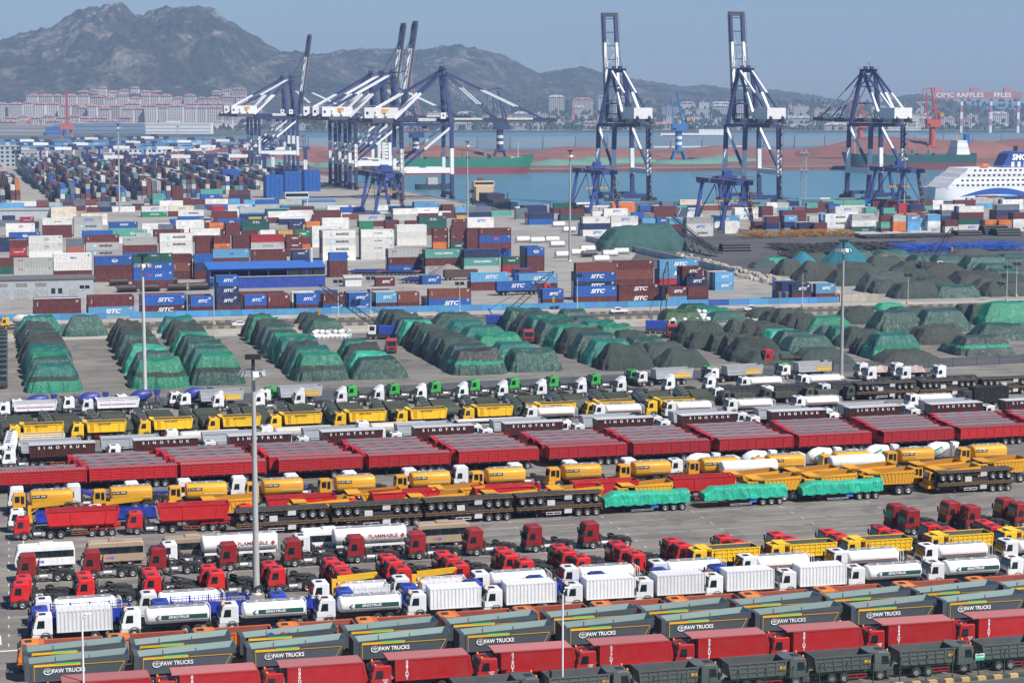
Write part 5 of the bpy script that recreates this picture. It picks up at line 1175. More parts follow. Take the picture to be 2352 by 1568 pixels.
# ------------------------------------------------------------------ blue hoarding in panels
PAN = (lambda b: b.box(0, 0, 0, 2.94, .06, 1.75).box(0, -.03, .4, 2.94, 0, .48).box(0, -.03, 1.3, 2.94, 0, 1.38).mesh('panel', 'steel_paint'))(MB())
POSTF = MB().box(-.06, -.08, 0, .06, .1, 1.85).mesh('post', 'steel_paint')
hb = link('hoarding', None, loc=FENCE.on(-20), rot=FENCE.rz); tag(hb, 'long light blue corrugated hoarding in front of the containers', 'hoarding')
Lh = (FENCE.on(1928) - FENCE.on(-20)).length; n = int(Lh / 3.0)
for i in range(n):
    f = i / n
    if .115 < f < .145: continue
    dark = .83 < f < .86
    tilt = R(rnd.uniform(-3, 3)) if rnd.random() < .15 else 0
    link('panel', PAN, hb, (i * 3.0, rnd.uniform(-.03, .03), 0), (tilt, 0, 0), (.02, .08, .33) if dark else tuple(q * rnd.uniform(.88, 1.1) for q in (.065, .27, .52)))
    if i % 2 == 0: link('post', POSTF, hb, (i * 3.0, .12, 0), color=(.05, .2, .4))
# concrete barrier blocks at its right end, and the long low white wall
BLK = MB().prism([(0, 0), (2.4, 0), (2.4, 2.0), (0, 2.0)], 0, .9, 0, .05).mesh('barrier_block', 'concrete')
for i in range(6):
    p = FENCE.on(1935 + i * 14) + FENCE.n * 2
    tag(link('barrier_block', BLK, loc=p, rot=TH + rnd.uniform(-.05, .05), color=(.42, .38, .31)), f'pale concrete barrier block, {nth(i)} from the hoarding end', 'barrier', 'concrete blocks by the hoarding')
W0, W1 = at(1345, 553), at(1690, 632)
wl = link('boundary_wall', None, loc=W0, rot=math.atan2(W1.y - W0.y, W1.x - W0.x)); tag(wl, 'long low pale blue-grey wall around the netted heap', 'wall')
nw = int((W1 - W0).length / 4); WPM = MB().box(0, 0, 0, 3.97, .25, 2.2).mesh('wall_panel', 'concrete')
for i in range(nw): link('wall_panel', WPM, wl, (i * 4.0, 0, 0), color=(.45, .50, .54))
# rough stone blocks in two lines right of the container yard
STN = MB().prism([(0, 0), (1.5, .0), (1.6, .7), (1.3, 1.0), (.1, .9)], 0, 1.1, 0, .12).mesh('stone_block', 'concrete')
for j, (pa, pb, n_) in enumerate(((at(1545, 592), at(1900, 688), 60), (at(1560, 588), at(1940, 684), 60))):
    for i in range(n_):
        p = pa.lerp(pb, (i + rnd.uniform(-.2, .2)) / n_)
        o = link('stone_block', STN, loc=p, rot=rnd.uniform(0, 6), color=(.40, .36, .30), scale=rnd.uniform(.9, 1.5)); tag(o, 'pale stone block in the long line right of the container yard', 'stone block', 'stone blocks in lines')
# ------------------------------------------------------------------ containers
CH = 2.72
def cont_mesh(L):
    b = box_body(L, CH, 2.44, .46, .07)
    for x in (0, L):                                            # door bars on both ends
        for y in (.5, .95, 1.5, 1.95): b.box(x - .02 if x == 0 else x - .03, y - .03, .1, x + .03 if x == 0 else x + .02, y + .03, CH - .1)
    return b.mesh('container_body', 'steel_paint')
C40, C20 = cont_mesh(12.19), cont_mesh(6.06)
CAST = (lambda b, L: [b.box(x - .02, y - .02, z, x + .18, y + .18, z + .16) for x in (0, L - .16) for y in (0, 2.28) for z in (-.01, CH - .15)] and b)
CC = {'M': (.115, .024, .024), 'N': (.18, .055, .038), 'B': (.012, .095, .36), 'L': (.11, .33, .55), 'V': (.012, .026, .09), 'W': (.72, .71, .67), 'C': (.66, .58, .46), 'G': (.42, .43, .41), 'S': (.12, .15, .18), 'T': (.09, .33, .27), 'D': (.010, .085, .065), 'R': (.36, .02, .03), 'O': (.62, .17, .03), 'Y': (.50, .34, .10), 'E': (.01, .20, .09), 'P': (.42, .13, .09)}
CNM = {'M': 'maroon', 'N': 'brown', 'B': 'blue', 'L': 'light blue', 'V': 'navy', 'W': 'white', 'C': 'cream', 'G': 'pale grey', 'S': 'slate grey', 'T': 'sea-green', 'D': 'dark green', 'R': 'red', 'O': 'orange', 'Y': 'yellow', 'E': 'green', 'P': 'salmon'}
STAR = (lambda b: [b.beam((.0, -.02, .0), (.36 * math.cos(R(51.4 * k + 90)), -.02, .36 * math.sin(R(51.4 * k + 90))), .02, .12) for k in range(7)] and b.mesh('star', 'lettering'))(MB())
STSQ = MB().box(-.55, -.015, -.55, .55, 0, .55).mesh('star_field', 'lettering')
GLOBE = MB().lathe([(-.015, .6), (-.015, .5), (0, .5), (0, .6)], 24, 'y', sx=1.6)
GLOBE.lathe([(-.015, .34), (-.015, .26), (0, .26)], 20, 'y', sx=2.4).box(-1.1, -.015, -.06, 1.1, 0, .06).box(-.05, -.015, -.5, .05, 0, .5); GLOBE = GLOBE.mesh('emblem', 'lettering')
DATA = MB().box(0, -.012, 0, .75, 0, .09).box(0, -.012, -.18, .6, 0, -.09).box(0, -.012, -.4, .5, 0, -.28).mesh('data_marks', 'lettering')
VERT = text_mesh('TEX\n1', .01) if False else None
def logo(code, c, L):
    """lettering parts for the near side"""
    y = -.025; z = CH * .52; mid = L * .52; big = L > 8
    wcol = WHITE; out = []
    def t(s, size, col, x=mid, zz=z, **k): out.append(P('lettering', text_mesh(s, size, **k), col, loc=(x, y, zz)))
    if code == 's':
        col = (.02, .16, .55) if c in 'WGC' else (.78, .79, .80)
        t('SITC', 1.5 if big else 1.05, col, bold=.035, shear=.32, stretch=1.3 if big else 1.2)
    elif code == 'm':
        x0 = L * .26; out += [P('star_field', STSQ, (.25, .52, .68), loc=(x0, y + .01, z)), P('star', STAR, WHITE, loc=(x0, y, z))]
        t('MAERSK', 1.15, (.02, .025, .03), L * .6, bold=.02, stretch=1.15)
    elif code == 'o': t('OOCL', .55, (.5, .03, .04), L * .17, CH * .72, bold=.03)
    elif code == 'c': t('C O S C O', .8, (.02, .04, .14), mid, bold=.02)
    elif code == 'h': t('CHINA SHIPPING', .95, WHITE, mid, bold=.03, stretch=.85)
    elif code == 'z': t('Z G L', 1.25, WHITE, mid, bold=.03)
    elif code == 'u': t('UASC', .95, WHITE, mid, CH * .45, bold=.035, stretch=1.1)
    elif code == 'U': t('U A S C', .9, WHITE, mid, CH * .45, bold=.03)
    elif code == 'e': t('ERS', 1.0, (.7, .1, .08), mid, bold=.04, shear=.25)
    elif code == 'l': t('SM', 1.0, (.65, .03, .18), mid - 1.6, bold=.04); t('LINE', 1.0, WHITE, mid + 1.2, bold=.02, shear=.25)
    elif code == 'a': t('CAPITAL', .5, WHITE, mid, CH * .78, bold=.01)
    elif code == 'g': t('CMA CGM', .62, (.02, .04, .2) if c in 'WC' else WHITE, mid, bold=.02)
    elif code == 'p': t('Hapag-Lloyd', .62, (.02, .04, .25), mid + .4, bold=.01)
    elif code == 'v': t('EVERGREEN', .85, WHITE, mid, bold=.03)
    elif code == 'd': t('DNR', .7, (.05, .1, .35), mid, bold=.03)
    elif code == 'y': t('HAMBURG SÜD', .5, WHITE, mid, CH * .45, bold=.015)
    elif code == 'k': out.append(P('emblem', GLOBE, WHITE if c not in 'WG' else (.45, .47, .5), loc=(mid, y, z)))
    elif code == 'f': t('FESCO', .7, (.02, .06, .3), mid, bold=.03)
    elif code == 't': t('安通控股', .95, WHITE, mid, bold=.02)
    elif code == 'w': t('中国海运', .62, WHITE, mid, bold=.02)
    elif code == 'j': t('福合冷链集装箱', .42, (.15, .16, .18), mid, bold=.01)
    elif code == 'q': t('CAI', .4, WHITE, L * .2, CH * .75, bold=.02)
    elif code == 'x': t('T\nE\nX', .45, WHITE, L * .07, CH * .55, bold=.02, line=.85)
    if code not in 'm': out.append(P('data_marks', DATA, WHITE if c not in 'WCGY' else (.2, .2, .2), loc=(L - 1.3, -.02, CH * .85)))
    return out
TXT = {'s': 'lettered SITC', 'm': 'lettered MAERSK', 'o': 'lettered OOCL', 'c': 'lettered COSCO', 'h': 'lettered CHINA SHIPPING', 'z': 'lettered ZGL', 'u': 'lettered UASC', 'U': 'lettered UASC', 'e': 'lettered ERS', 'l': 'lettered SM LINE', 'a': 'lettered CAPITAL', 'g': 'lettered CMA CGM', 'p': 'lettered Hapag-Lloyd', 'v': 'lettered EVERGREEN', 'd': 'lettered DNR', 'y': 'lettered HAMBURG SÜD', 'k': 'with globe emblem', 'f': 'lettered FESCO', 't': 'with four Chinese characters'}
N_C = [0]
def container(p, rz, L, tok, label, group):
    c = tok[0]; code = tok[1] if len(tok) > 1 else ''
    me = C40 if L == 40 else C20; LL = 12.19 if L == 40 else 6.06
    v = rnd.uniform(.9, 1.12)
    N_C[0] += 1
    return spawn('container', label, 'container', group, p, rz, [P('container_body', me, tuple(min(.8, q * v) for q in CC[c]))] + logo(code, c, LL))
FILL = MB(); FILL_COL = []
def fill_box(p, d, n2, L, W, H, z, col):
    q = [p, p + d * L, p + d * L + n2 * W, p + n2 * W]
    FILL.add([(a.x, a.y, z) for a in q] + [(a.x, a.y, z + H) for a in q], [(4, 5, 6, 7), (0, 1, 5, 4), (1, 2, 6, 5), (2, 3, 7, 6), (3, 0, 4, 7)])
    FILL_COL.extend([col] * 5)
EX = {'1': 0, '2': 600, '3': 1200, '4': 1860}
used = {}
def stack(cr, xl, yt, L, toks, deep=2, where=''):
    toks = toks.split(); n = len(toks)
    x = (EX[cr] + xl / 3.36) * .91875; y = (470 + yt / 3.36) * .91875
    k = n * CH * .993 / CAM_H; yb = (y - HOR * k) / (1 - k)
    p = at(x, yb)
    if 'hoarding' in where and 'behind' not in where:
        gap = (p - FENCE.p).dot(FENCE.n)
        if gap < 1.0: p = p + FENCE.n * (1.0 - gap)
    LL = 12.19 if L == 40 else 6.06
    for i, tok in enumerate(reversed(toks)):
        tier = 'top' if i == n - 1 else 'bottom' if i == 0 else ['', 'second', 'third', 'fourth'][i]
        what = f'{CNM[tok[0]]} {L}-foot container' + (' ' + TXT[tok[1]] if len(tok) > 1 and tok[1] in TXT else '')
        used[(what, tier, where)] = used.get((what, tier, where), 0) + 1; kk = used[(what, tier, where)]
        if where.startswith('in the') and len(tok) == 1: fill_box(p, E1, E2, LL, 2.44, CH - .03, i * CH, CC[tok[0]]); continue
        lab = f'{what}, {tier} tier, {nth(kk - 1)} such {where}'
        container(p + Vector((0, 0, i * CH)), TH, L, tok, lab, 'stacked containers ' + where)
    for dd in range(1, deep + 1):
        for i in range(max(1, n - (0 if rnd.random() < .6 else 1))):
            fill_box(p + E2 * (dd * 2.5), E1, E2, LL, 2.44, CH - .03, i * CH, CC[rnd.choice('MMMNBBLVWG' if L == 20 else 'MMNBLVWWG')])
A = 'along the blue hoarding'
for a in [('1', 290, 942, 40, 'Mx M', 3), ('1', 745, 915, 40, 'Mx Ls', 3), ('1', 1190, 903, 40, 'Bs Ms', 2), ('1', 1620, 932, 20, 'Bs M', 2), ('1', 1840, 757, 20, 'Bs Vs Vs M', 1), ('1', 2070, 915, 20, 'Bs M', 4), ('2', 255, 915, 20, 'Mx M', 4), ('2', 490, 905, 20, 'Bs M', 4), ('2', 715, 900, 20, 'Mx Bs', 4), ('2', 930, 893, 20, 'Bs Bs', 4), ('2', 1160, 890, 20, 'Ls M', 4), ('2', 1348, 887, 20, 'Nx M', 1), ('2', 1588, 850, 40, 'Nx Bs', 3),
          ('3', 570, 868, 20, 'Bs M', 1), ('3', 805, 832, 40, 'Bs M', 0), ('3', 1168, 812, 40, 'Ms Ms', 0), ('3', 1580, 832, 20, 'Ms L', 3), ('3', 1752, 828, 20, 'M M', 1), ('3', 1735, 745, 20, 'Vs M M', 2), ('3', 1700, 662, 20, 'Ms V M M', 1), ('3', 1975, 712, 20, 'Ls Ls', 3), ('4', 437, 818, 20, 'Vs M', 5), ('4', 622, 810, 20, 'Ls M', 5)]: stack(*a, where=A)
A = 'inside the yard'
for a in [('3', 806, 630, 40, 'N Bs Vs M', 1), ('3', 1128, 612, 40, 'Mx N M N', 0), ('3', 1508, 605, 40, 'Ls Ls R R', 1), ('3', 328, 728, 40, 'Ls M', 2), ('2', 1940, 715, 40, 'Ls M', 1), ('2', 1142, 755, 20, 'Ms', 0), ('2', 1532, 740, 20, 'Bs', 1), ('2', 752, 543, 20, 'B M M', 1), ('2', 1248, 515, 40, 'Go Mx Bk', 1), ('2', 1558, 520, 40, 'Th M Go', 1), ('2', 1884, 520, 40, 'V Th G', 1), ('2', 2207, 580, 20, 'Dw R', 0), ('2', 697, 360, 40, 'Wm Wm Wm Wm', 2), ('2', 1020, 352, 40, 'Wj Wj Wj W', 1), ('2', 1320, 313, 40, 'W W W', 1), ('2', 1622, 338, 20, 'Mq Mq O', 0), ('2', 1772, 338, 20, 'M Mq Du', 0), ('2', 1907, 338, 20, 'M M M', 0), ('2', 2012, 338, 40, 'Mx Be M B', 0), ('3', 398, 500, 20, 'Bk M M', 3), ('3', 330, 690, 20, 'M', 3),
          ('2', 95, 397, 40, 'R Gc M', 1), ('2', 392, 393, 20, 'Mw Mw M', 1), ('2', 462, 355, 20, 'Eu M O', 1), ('2', 322, 357, 20, 'Y M', 1), ('2', 172, 357, 20, 'W M', 1), ('2', 22, 357, 20, 'M M M', 1), ('2', 105, 518, 40, 'Mx M', 1), ('2', 440, 520, 20, 'Vw V', 1),
          ('1', 0, 590, 20, 'M D', 1), ('1', 120, 590, 40, 'Go Go M', 1), ('1', 455, 555, 40, 'Wf W M', 1), ('1', 800, 578, 40, 'Bk M M', 1), ('1', 1125, 555, 40, 'Da Bl Bl M', 1), ('1', 1460, 558, 20, 'M Nx M', 1), ('1', 1635, 558, 20, 'B V M', 1), ('1', 1792, 520, 40, 'Ld M M', 1),
          ('1', 0, 420, 20, 'V V', 1), ('1', 85, 440, 20, 'M Ry M', 1), ('1', 245, 405, 40, 'Wk Wk W', 1), ('1', 565, 430, 20, 'S P B', 1), ('1', 725, 397, 40, 'Mx Gm Gm', 1), ('1', 1040, 418, 40, 'Go M B', 1), ('1', 1345, 385, 40, 'Wm Wm W', 1), ('1', 1650, 405, 20, 'M M M', 1), ('1', 1800, 405, 20, 'M Op E', 1), ('1', 1960, 400, 20, 'M M E', 1)]: stack(*a, where=A)
A = 'in the rear rows'
for a in [('1', 50, 300, 40, 'Wk W', 1), ('1', 360, 258, 40, 'Wj M M', 1), ('1', 622, 245, 40, 'Gs Gm Gm', 1), ('1', 920, 285, 40, 'Bt T', 1), ('1', 1195, 300, 40, 'W W', 0), ('1', 1192, 155, 40, 'Ws Ev', 1), ('1', 1422, 150, 40, 'Cg M', 1), ('1', 1500, 190, 40, 'Wm B', 1), ('1', 1432, 262, 40, 'Bs M', 1), ('1', 1690, 258, 20, 'Ms M', 1), ('1', 1828, 262, 40, 'Bk M', 1), ('1', 1482, 275, 40, 'W W', 1), ('1', 1335, 305, 20, 'S G', 0), ('1', 1760, 295, 20, 'Op M', 1), ('1', 1900, 295, 20, 'M M', 1), ('1', 1295, 352, 40, 'Mx M', 1), ('1', 1600, 345, 40, 'W M', 1), ('1', 78, 375, 40, 'Bk M', 1), ('1', 985, 355, 40, 'Tk W', 0), ('1', 1145, 380, 20, 'G G', 0), ('1', 692, 360, 40, 'B M', 0), ('1', 172, 245, 20, 'Ry M', 1), ('1', 430, 165, 40, 'C C', 1), ('1', 680, 215, 40, 'C W', 1), ('1', 75, 125, 40, 'M', 1), ('1', 300, 130, 20, 'V', 1), ('1', 415, 122, 20, 'G', 1), ('1', 530, 118, 20, 'M', 1), ('1', 650, 125, 20, 'G', 1), ('1', 760, 122, 20, 'S', 1), ('1', 880, 125, 20, 'V', 1), ('1', 20, 235, 20, 'V', 1), ('1', 0, 275, 40, 'S', 1), ('1', 210, 285, 20, 'V S', 0),
          ('1', 1688, 12, 40, 'T Bk M', 1), ('1', 1930, 20, 40, 'M V', 1), ('1', 1285, 48, 20, 'T T T', 0), ('1', 1450, -20, 20, 'M M M T', 0), ('1', 1780, 198, 40, 'M M', 1), ('1', 1915, 142, 40, 'Ws W', 1), ('1', 1790, 150, 20, 'R M', 1),
          ('2', 1262, 150, 40, 'Ls M', 1), ('2', 1465, 120, 40, 'Ld Wg M', 1), ('2', 1700, 140, 20, 'M M', 1), ('2', 1288, 175, 40, 'W G', 1), ('2', 780, 155, 40, 'W', 1), ('2', 350, 155, 40, 'Bk M', 1), ('2', 130, 140, 40, 'G G', 1), ('2', 1000, 228, 40, 'Gs M', 1), ('2', 638, 190, 40, 'M M', 1), ('2', 612, 222, 40, 'M M', 1), ('2', 402, 190, 40, 'W W', 1), ('2', 240, 200, 40, 'W M', 1), ('2', 120, 205, 20, 'V', 1), ('2', 1505, 240, 40, 'Dz D M', 1), ('2', 1788, 265, 20, 'Mq M', 1), ('2', 1912, 252, 40, 'Ws W', 1), ('2', 18, 265, 40, 'Dz D', 1), ('2', 415, 285, 20, 'Vg M', 1), ('2', 558, 282, 20, 'O M', 1), ('2', 692, 253, 40, 'W W', 1), ('2', 608, 325, 40, 'Wj W W', 1), ('2', 1225, 272, 20, 'M M', 1), ('2', 1392, 275, 20, 'M Ms', 1), ('2', 1005, 285, 20, 'E E', 0), ('2', 890, 195, 40, 'Ls', 1), ('2', 600, 175, 40, 'T', 0), ('2', 1140, 195, 20, 'E', 1), ('2', 1820, 232, 20, 'Y', 0), ('2', 330, 262, 40, 'V', 0), ('2', 330, 250, 40, 'W', 1), ('2', 75, 245, 20, 'Y', 0), ('2', 205, 240, 20, 'G', 0), ('2', 500, 235, 20, 'W', 0)]: stack(*a, where=A)
A = 'in the right-hand block'
for a in [('3', 865, 245, 40, 'Wk V Ws', 2), ('3', 1102, 240, 40, 'Ws W W', 1), ('3', 368, 150, 40, 'V V', 2), ('3', 412, 213, 40, 'V B', 2), ('3', 300, 170, 20, 'S S', 0), ('3', 620, 125, 40, 'D M', 2), ('3', 676, 180, 40, 'M D', 1), ('3', 775, 122, 40, 'W', 1), ('3', 1042, 175, 40, 'Ws W', 1), ('3', 945, 200, 20, 'W', 0), ('3', 1342, 145, 20, 'B M', 1), ('3', 1460, 155, 40, 'M M', 1), ('3', 1280, 205, 20, 'B V', 0), ('3', 1362, 212, 20, 'S', 1), ('3', 1662, 168, 40, 'Ws W M', 1), ('3', 1735, 248, 40, 'Go Ws Wm', 1), ('3', 1365, 258, 20, 'L B', 1), ('3', 1485, 250, 20, 'Bs M', 1), ('3', 1590, 252, 20, 'L M V', 1), ('3', 1110, 122, 40, 'O O', 1), ('3', 1680, 100, 40, 'Co B', 1), ('3', 1532, 115, 20, 'S M', 1), ('3', 1970, 235, 40, 'Lk W', 1), ('3', 2058, 280, 20, 'W W', 0), ('3', 2142, 168, 40, 'Ws Ws', 1),
          ('4', 682, 222, 40, 'Wm Wm Wm', 2), ('4', 907, 222, 40, 'Gc W DU', 1), ('4', 1150, 232, 20, 'M T M', 1), ('4', 1252, 232, 20, 'G O O', 1), ('4', 1372, 228, 20, 'Ls L L', 1), ('4', 1468, 275, 20, 'L W', 1), ('4', 1542, 225, 20, 'L W Ws', 1), ('4', 1690, 272, 20, 'M Ws', 1), ('4', 1802, 155, 40, 'W M D Ws', 2), ('4', 2022, 270, 20, 'O L', 1), ('4', 2142, 270, 20, 'O L', 1), ('4', 2260, 210, 40, 'M W Wm', 1), ('4', 188, 240, 20, 'M V L', 1), ('4', 338, 232, 20, 'Ls V L', 1), ('4', 462, 290, 20, 'V M', 1), ('4', 548, 238, 20, 'G W', 1), ('4', 588, 292, 20, 'M R', 1), ('4', 90, 285, 20, 'M W', 1), ('4', 768, 158, 40, 'Ws W', 1), ('4', 1022, 165, 20, 'T M', 1), ('4', 1172, 170, 20, 'T M', 1), ('4', 392, 105, 20, 'L M', 1), ('4', 528, 125, 20, 'T M', 1), ('4', 325, 190, 40, 'M M', 1), ('4', 150, 155, 20, 'M M', 1), ('4', 420, 160, 20, 'N M', 1), ('4', 712, 135, 20, 'B M', 1), ('4', 1875, 82, 40, 'Ws W', 1), ('4', 2170, 98, 40, 'W W', 1), ('4', 1300, 128, 20, 'R R', 0), ('4', 2120, 140, 40, 'S V M', 2), ('4', 800, 92, 40, 'N N', 1), ('4', 1080, 95, 40, 'M M', 0), ('4', 1400, 140, 20, 'V M', 1), ('4', 1580, 185, 20, 'V M', 1), ('4', 1660, 140, 40, 'W S V', 1), ('4', 1360, 212, 20, 'O', 0), ('4', 1455, 208, 20, 'M', 0)]: stack(*a, where=A)
# back-row filling between the lists
for (cr, x0, x1, y, rows, hh) in (('1', 0, 2350, 150, 3, 2), ('2', 0, 2100, 215, 3, 2), ('3', 300, 2350, 150, 3, 1), ('4', 0, 2350, 150, 4, 2)):
    for r_ in range(rows):
        xa = (EX[cr] + x0 / 3.36) * .91875; ya = (470 + (y + 45) / 3.36) * .91875; ln = Line(xa, ya + 4).shifted(14 * r_ - 6); x = xa; xe = (EX[cr] + x1 / 3.36) * .91875
        p = ln.on(xa); e = ln.on(xe); t = 0
        while t < (e - p).length:
            L_ = 12.19 if rnd.random() < .6 else 6.06
            if rnd.random() < .8:
                for i in range(rnd.randint(1, hh)): fill_box(p + E1 * t, E1, E2, L_, 2.44, CH - .03, i * CH, CC[rnd.choice('MMMNBLVWWGTS')])
            t += L_ + .3
# the far left blocks, boxes end-on, under the yard gantries
def yard_block(p, lanes, bays, cmax, L=12.19, cols='MMMMNNBBLVVWGGSTDCOR'):
    for i in range(lanes):
        base = rnd.randint(2, cmax)
        for j in range(bays):
            if j % 3 == 0: base = max(1, min(cmax, base + rnd.randint(-1, 1))) if rnd.random() < .8 else rnd.randint(1, cmax)
            h = max(0, min(cmax, base + (rnd.randint(-1, 0) if rnd.random() < .5 else 0)))
            for k in range(h): fill_box(p + E1 * (i * 2.8) + E2 * (j * (L + .9)), E1, E2, 2.44, L, CH - .05, k * CH, tuple(q * .8 + .02 for q in CC[rnd.choice(cols)]))
def G_at(x, y): return at(x, y)
YB = [(-58, 472, 9, 24, 5, 'MMNOWWVDCGS'), (128, 468, 7, 46, 5, None), (222, 464, 7, 48, 5, None), (316, 460, 7, 48, 5, None), (408, 455, 7, 46, 5, None), (498, 447, 7, 44, 4, None), (588, 436, 6, 38, 4, None), (655, 428, 5, 30, 4, None)]
for (x, y, ln_, bays, cm, cols) in YB: yard_block(at(x, y), ln_, bays, cm, 12.19, cols or 'MMMMMNNNBBLVVWWGGSSTDC')
for (x, y) in ((512, 438), (612, 455), (655, 445), (700, 440)):
    for i in range(4):
        for j in range(2):
            for k in range(5): fill_box(at(x, y) + E1 * (i * 2.6) + E2 * (j * 6.4), E1, E2, 2.44, 6.06, CH - .05, k * CH, CC['B'])
m, n, N, L, b = newmat('far_boxes')
vc = N.new('ShaderNodeVertexColor'); vc.layer_name = 'col'
g = N.new('ShaderNodeNewGeometry')
col = mixrgb(N, L, vc.outputs[0], ramp(N, L, noise(N, L, .5, 4, .6, g.outputs['Position']), .3, (.7, .7, .7, 1), .7, (1.1, 1.1, 1.1, 1)), 1.0, 'MULTIPLY')
L.new(col, b.inputs['Base Color']); b.inputs['Roughness'].default_value = .6
me = FILL.mesh('container_stacks', 'far_boxes')
ca = me.color_attributes.new('col', 'FLOAT_COLOR', 'CORNER'); buf = []
for f, c in zip(FILL.f, FILL_COL): buf += (list(c) + [1.0]) * len(f)
ca.data.foreach_set('color', buf)
o = link('container_stacks', me); o['kind'] = 'stuff'; o['label'] = 'distant mass of stacked containers in many colours'
# tank containers
TKB = MB().tube([(.25, 1.22, 1.28), (5.8, 1.22, 1.28)], 1.12, 18).mesh('tank', 'paint')
TKF = MB()
for x in (0, 5.94):
    for y in (0, 2.3): TKF.box(x, y, 0, x + .12, y + .12, 2.55)
    TKF.box(x, 0, 0, x + .12, 2.42, .14); TKF.box(x, 0, 2.42, x + .12, 2.42, 2.55)
for y in (0, 2.3): TKF.box(0, y, 0, 6.06, y + .1, .12)
TKF = TKF.mesh('frame', 'paint')
def tankc(x, y, tier, col, i, where):
    spawn('tank_container', f'{"white" if col[0] > .5 else "dark" if col[0] < .1 else "pale"} tank container {where}, {nth(i)} from the left', 'tank container', 'tank containers', at(x, y) + Vector((0, 0, tier * 2.6)), TH, [P('tank', TKB, col), P('frame', TKF, (.3, .3, .3) if col[0] > .1 else (.05, .04, .04))])
e3 = lambda X: (1200 + X / 3.36) * .91875; e3y = lambda Y: (470 + Y / 3.36) * .91875
e1 = lambda X: (X / 3.36) * .91875
for i, (X, Y) in enumerate(((430, 465), (555, 460), (595, 500), (640, 590), (770, 570), (850, 540), (860, 582), (1035, 578), (960, 625), (615, 330), (700, 375), (310, 460), (1130, 560))):
    tankc(e3(X), e3y(Y), 0, (.05, .045, .05) if i == 6 else (.74, .74, .72), i, 'in the open middle of the yard')
for i, (X, Y) in enumerate(((920, 825), (1115, 815), (1335, 812), (985, 880), (1180, 873), (1405, 868), (1590, 862), (1730, 790))):
    tankc(e1(X), e3y(Y), 0, (.035, .022, .022), i, 'behind the front containers at left')
# lorry carrying a light blue box
p = at(e3(140), e3y(905)); TK = flatbed_parts(False, False)
spawn('container_lorry', 'red-cabbed lorry facing right with empty container chassis', 'truck', None, p + E1 * 17 + E2 * 2.5, TH + math.pi, tractor_parts((.5, .03, .03), CAB_HI, spare=False, hatch=False) + [P('trailer_frame', FLAT_FRAME, loc=(4.3, 0, 0)), P('axles', FLAT_AX, loc=(4.3, 0, 0))] + wheels((13.6, 14.9)))
container(p + E1 * .1 + Vector((0, 0, 1.42)), TH, 40, 'Bs', 'blue 40-foot container lettered SITC riding on the red-cabbed lorry', 'stacked containers inside the yard')
# buildings in the yard
def shed(name, label, x, y, L, D, H, wall, roof, rz=TH, extra=()):
    p = at(x, y); w = MB().box(0, 0, 0, L, D, H).mesh('wall', 'concrete')
    r_ = MB(); n2 = int(L / .8)
    r_.add([(-.4, -.4, H + .02), (L + .4, -.4, H + .02), (L + .4, D / 2, H + .9), (-.4, D / 2, H + .9), (L + .4, D + .4, H + .02), (-.4, D + .4, H + .02)], [(0, 1, 2, 3), (3, 2, 4, 5), (0, 3, 5), (1, 4, 2)])
    for i in range(n2): r_.beam((i * .8, -.4, H + .06), (i * .8, D / 2, H + .94), .1, .08)
    return spawn(name, label, 'building', None, p, rz, [P('wall', w, wall), P('roof', r_.mesh('roof', 'steel_paint'), roof)] + list(extra))
bx_ = lambda x0, z0, x1, z1, m='glass', nm='window', d=.03: P(nm, MB().box(x0, -d, z0, x1, .02, z1).mesh(nm, m), (.25, .26, .27))
gx = [P('roof', MB().box(-.5, -.3, 5.6, 29.5, 12.3, 5.95).mesh('roof', 'concrete'), (.10, .10, .10)), P('canopy', MB().box(0, -2.0, -.8, 29, 0, -.6).mesh('canopy', 'concrete'), (.4, .4, .38))]
gx += [bx_(1.0 + 5.6 * k, 3.6, 4.2 + 5.6 * k, 4.7, 'rubbish', 'high_window') for k in range(3)] + [bx_(.6 + 5.6 * k, .2, 4.6 + 5.6 * k, 2.9, 'galv', 'roller_door', .06) for k in range(3)] + [bx_(16.7 + 2.0 * k, 1.4, 17.9 + 2.0 * k, 3.0) for k in range(2)] + [bx_(22.0, .2, 24.4, 2.6, 'galv', 'door', .05)]
p = at(0, e3y(938)) - E1 * 2
spawn('warehouse', 'grey flat-roofed warehouse with three roller doors at the left edge', 'building', None, p, TH, [P('wall', MB().box(0, 0, -.7, 29, 12, 5.6).mesh('wall', 'concrete'), (.40, .43, .46))] + gx)
p = at(e1(1765), e3y(850)); Lb = 36.0
bl = [P('wall', MB().box(0, 0, 0, Lb, .3, 3.6).box(0, 9.7, 0, Lb, 10, 6.0).box(0, .3, 0, .3, 9.7, 6.0).box(Lb - .3, .3, 0, Lb, 9.7, 6.0).mesh('wall', 'steel_paint'), (.012, .05, .32)), P('fascia', MB().box(0, 0, 5.5, Lb, .3, 6.1).mesh('fascia', 'steel_paint'), (.012, .05, .32))]
bl += [P('pillar', MB().box(x, 0, 3.6, x + .3, .3, 5.5).mesh('pillar', 'steel_paint'), (.012, .05, .3)) for x in (0, 6, 12, 18, 24, 30, Lb - .3)] + [P('pane', MB().box(24.4 + 3.9 * k, .1, 3.7, 28.0 + 3.9 * k, .14, 5.4).mesh('pane', 'glass')) for k in range(3)]
rf = MB(); rf.add([(-.5, -.6, 6.12), (Lb + .5, -.6, 6.12), (Lb + .5, 10.6, 7.6), (-.5, 10.6, 7.6)], [(0, 1, 2, 3)])
for i in range(47): rf.beam((i * .78, -.6, 6.16), (i * .78, 10.6, 7.64), .12, .1)
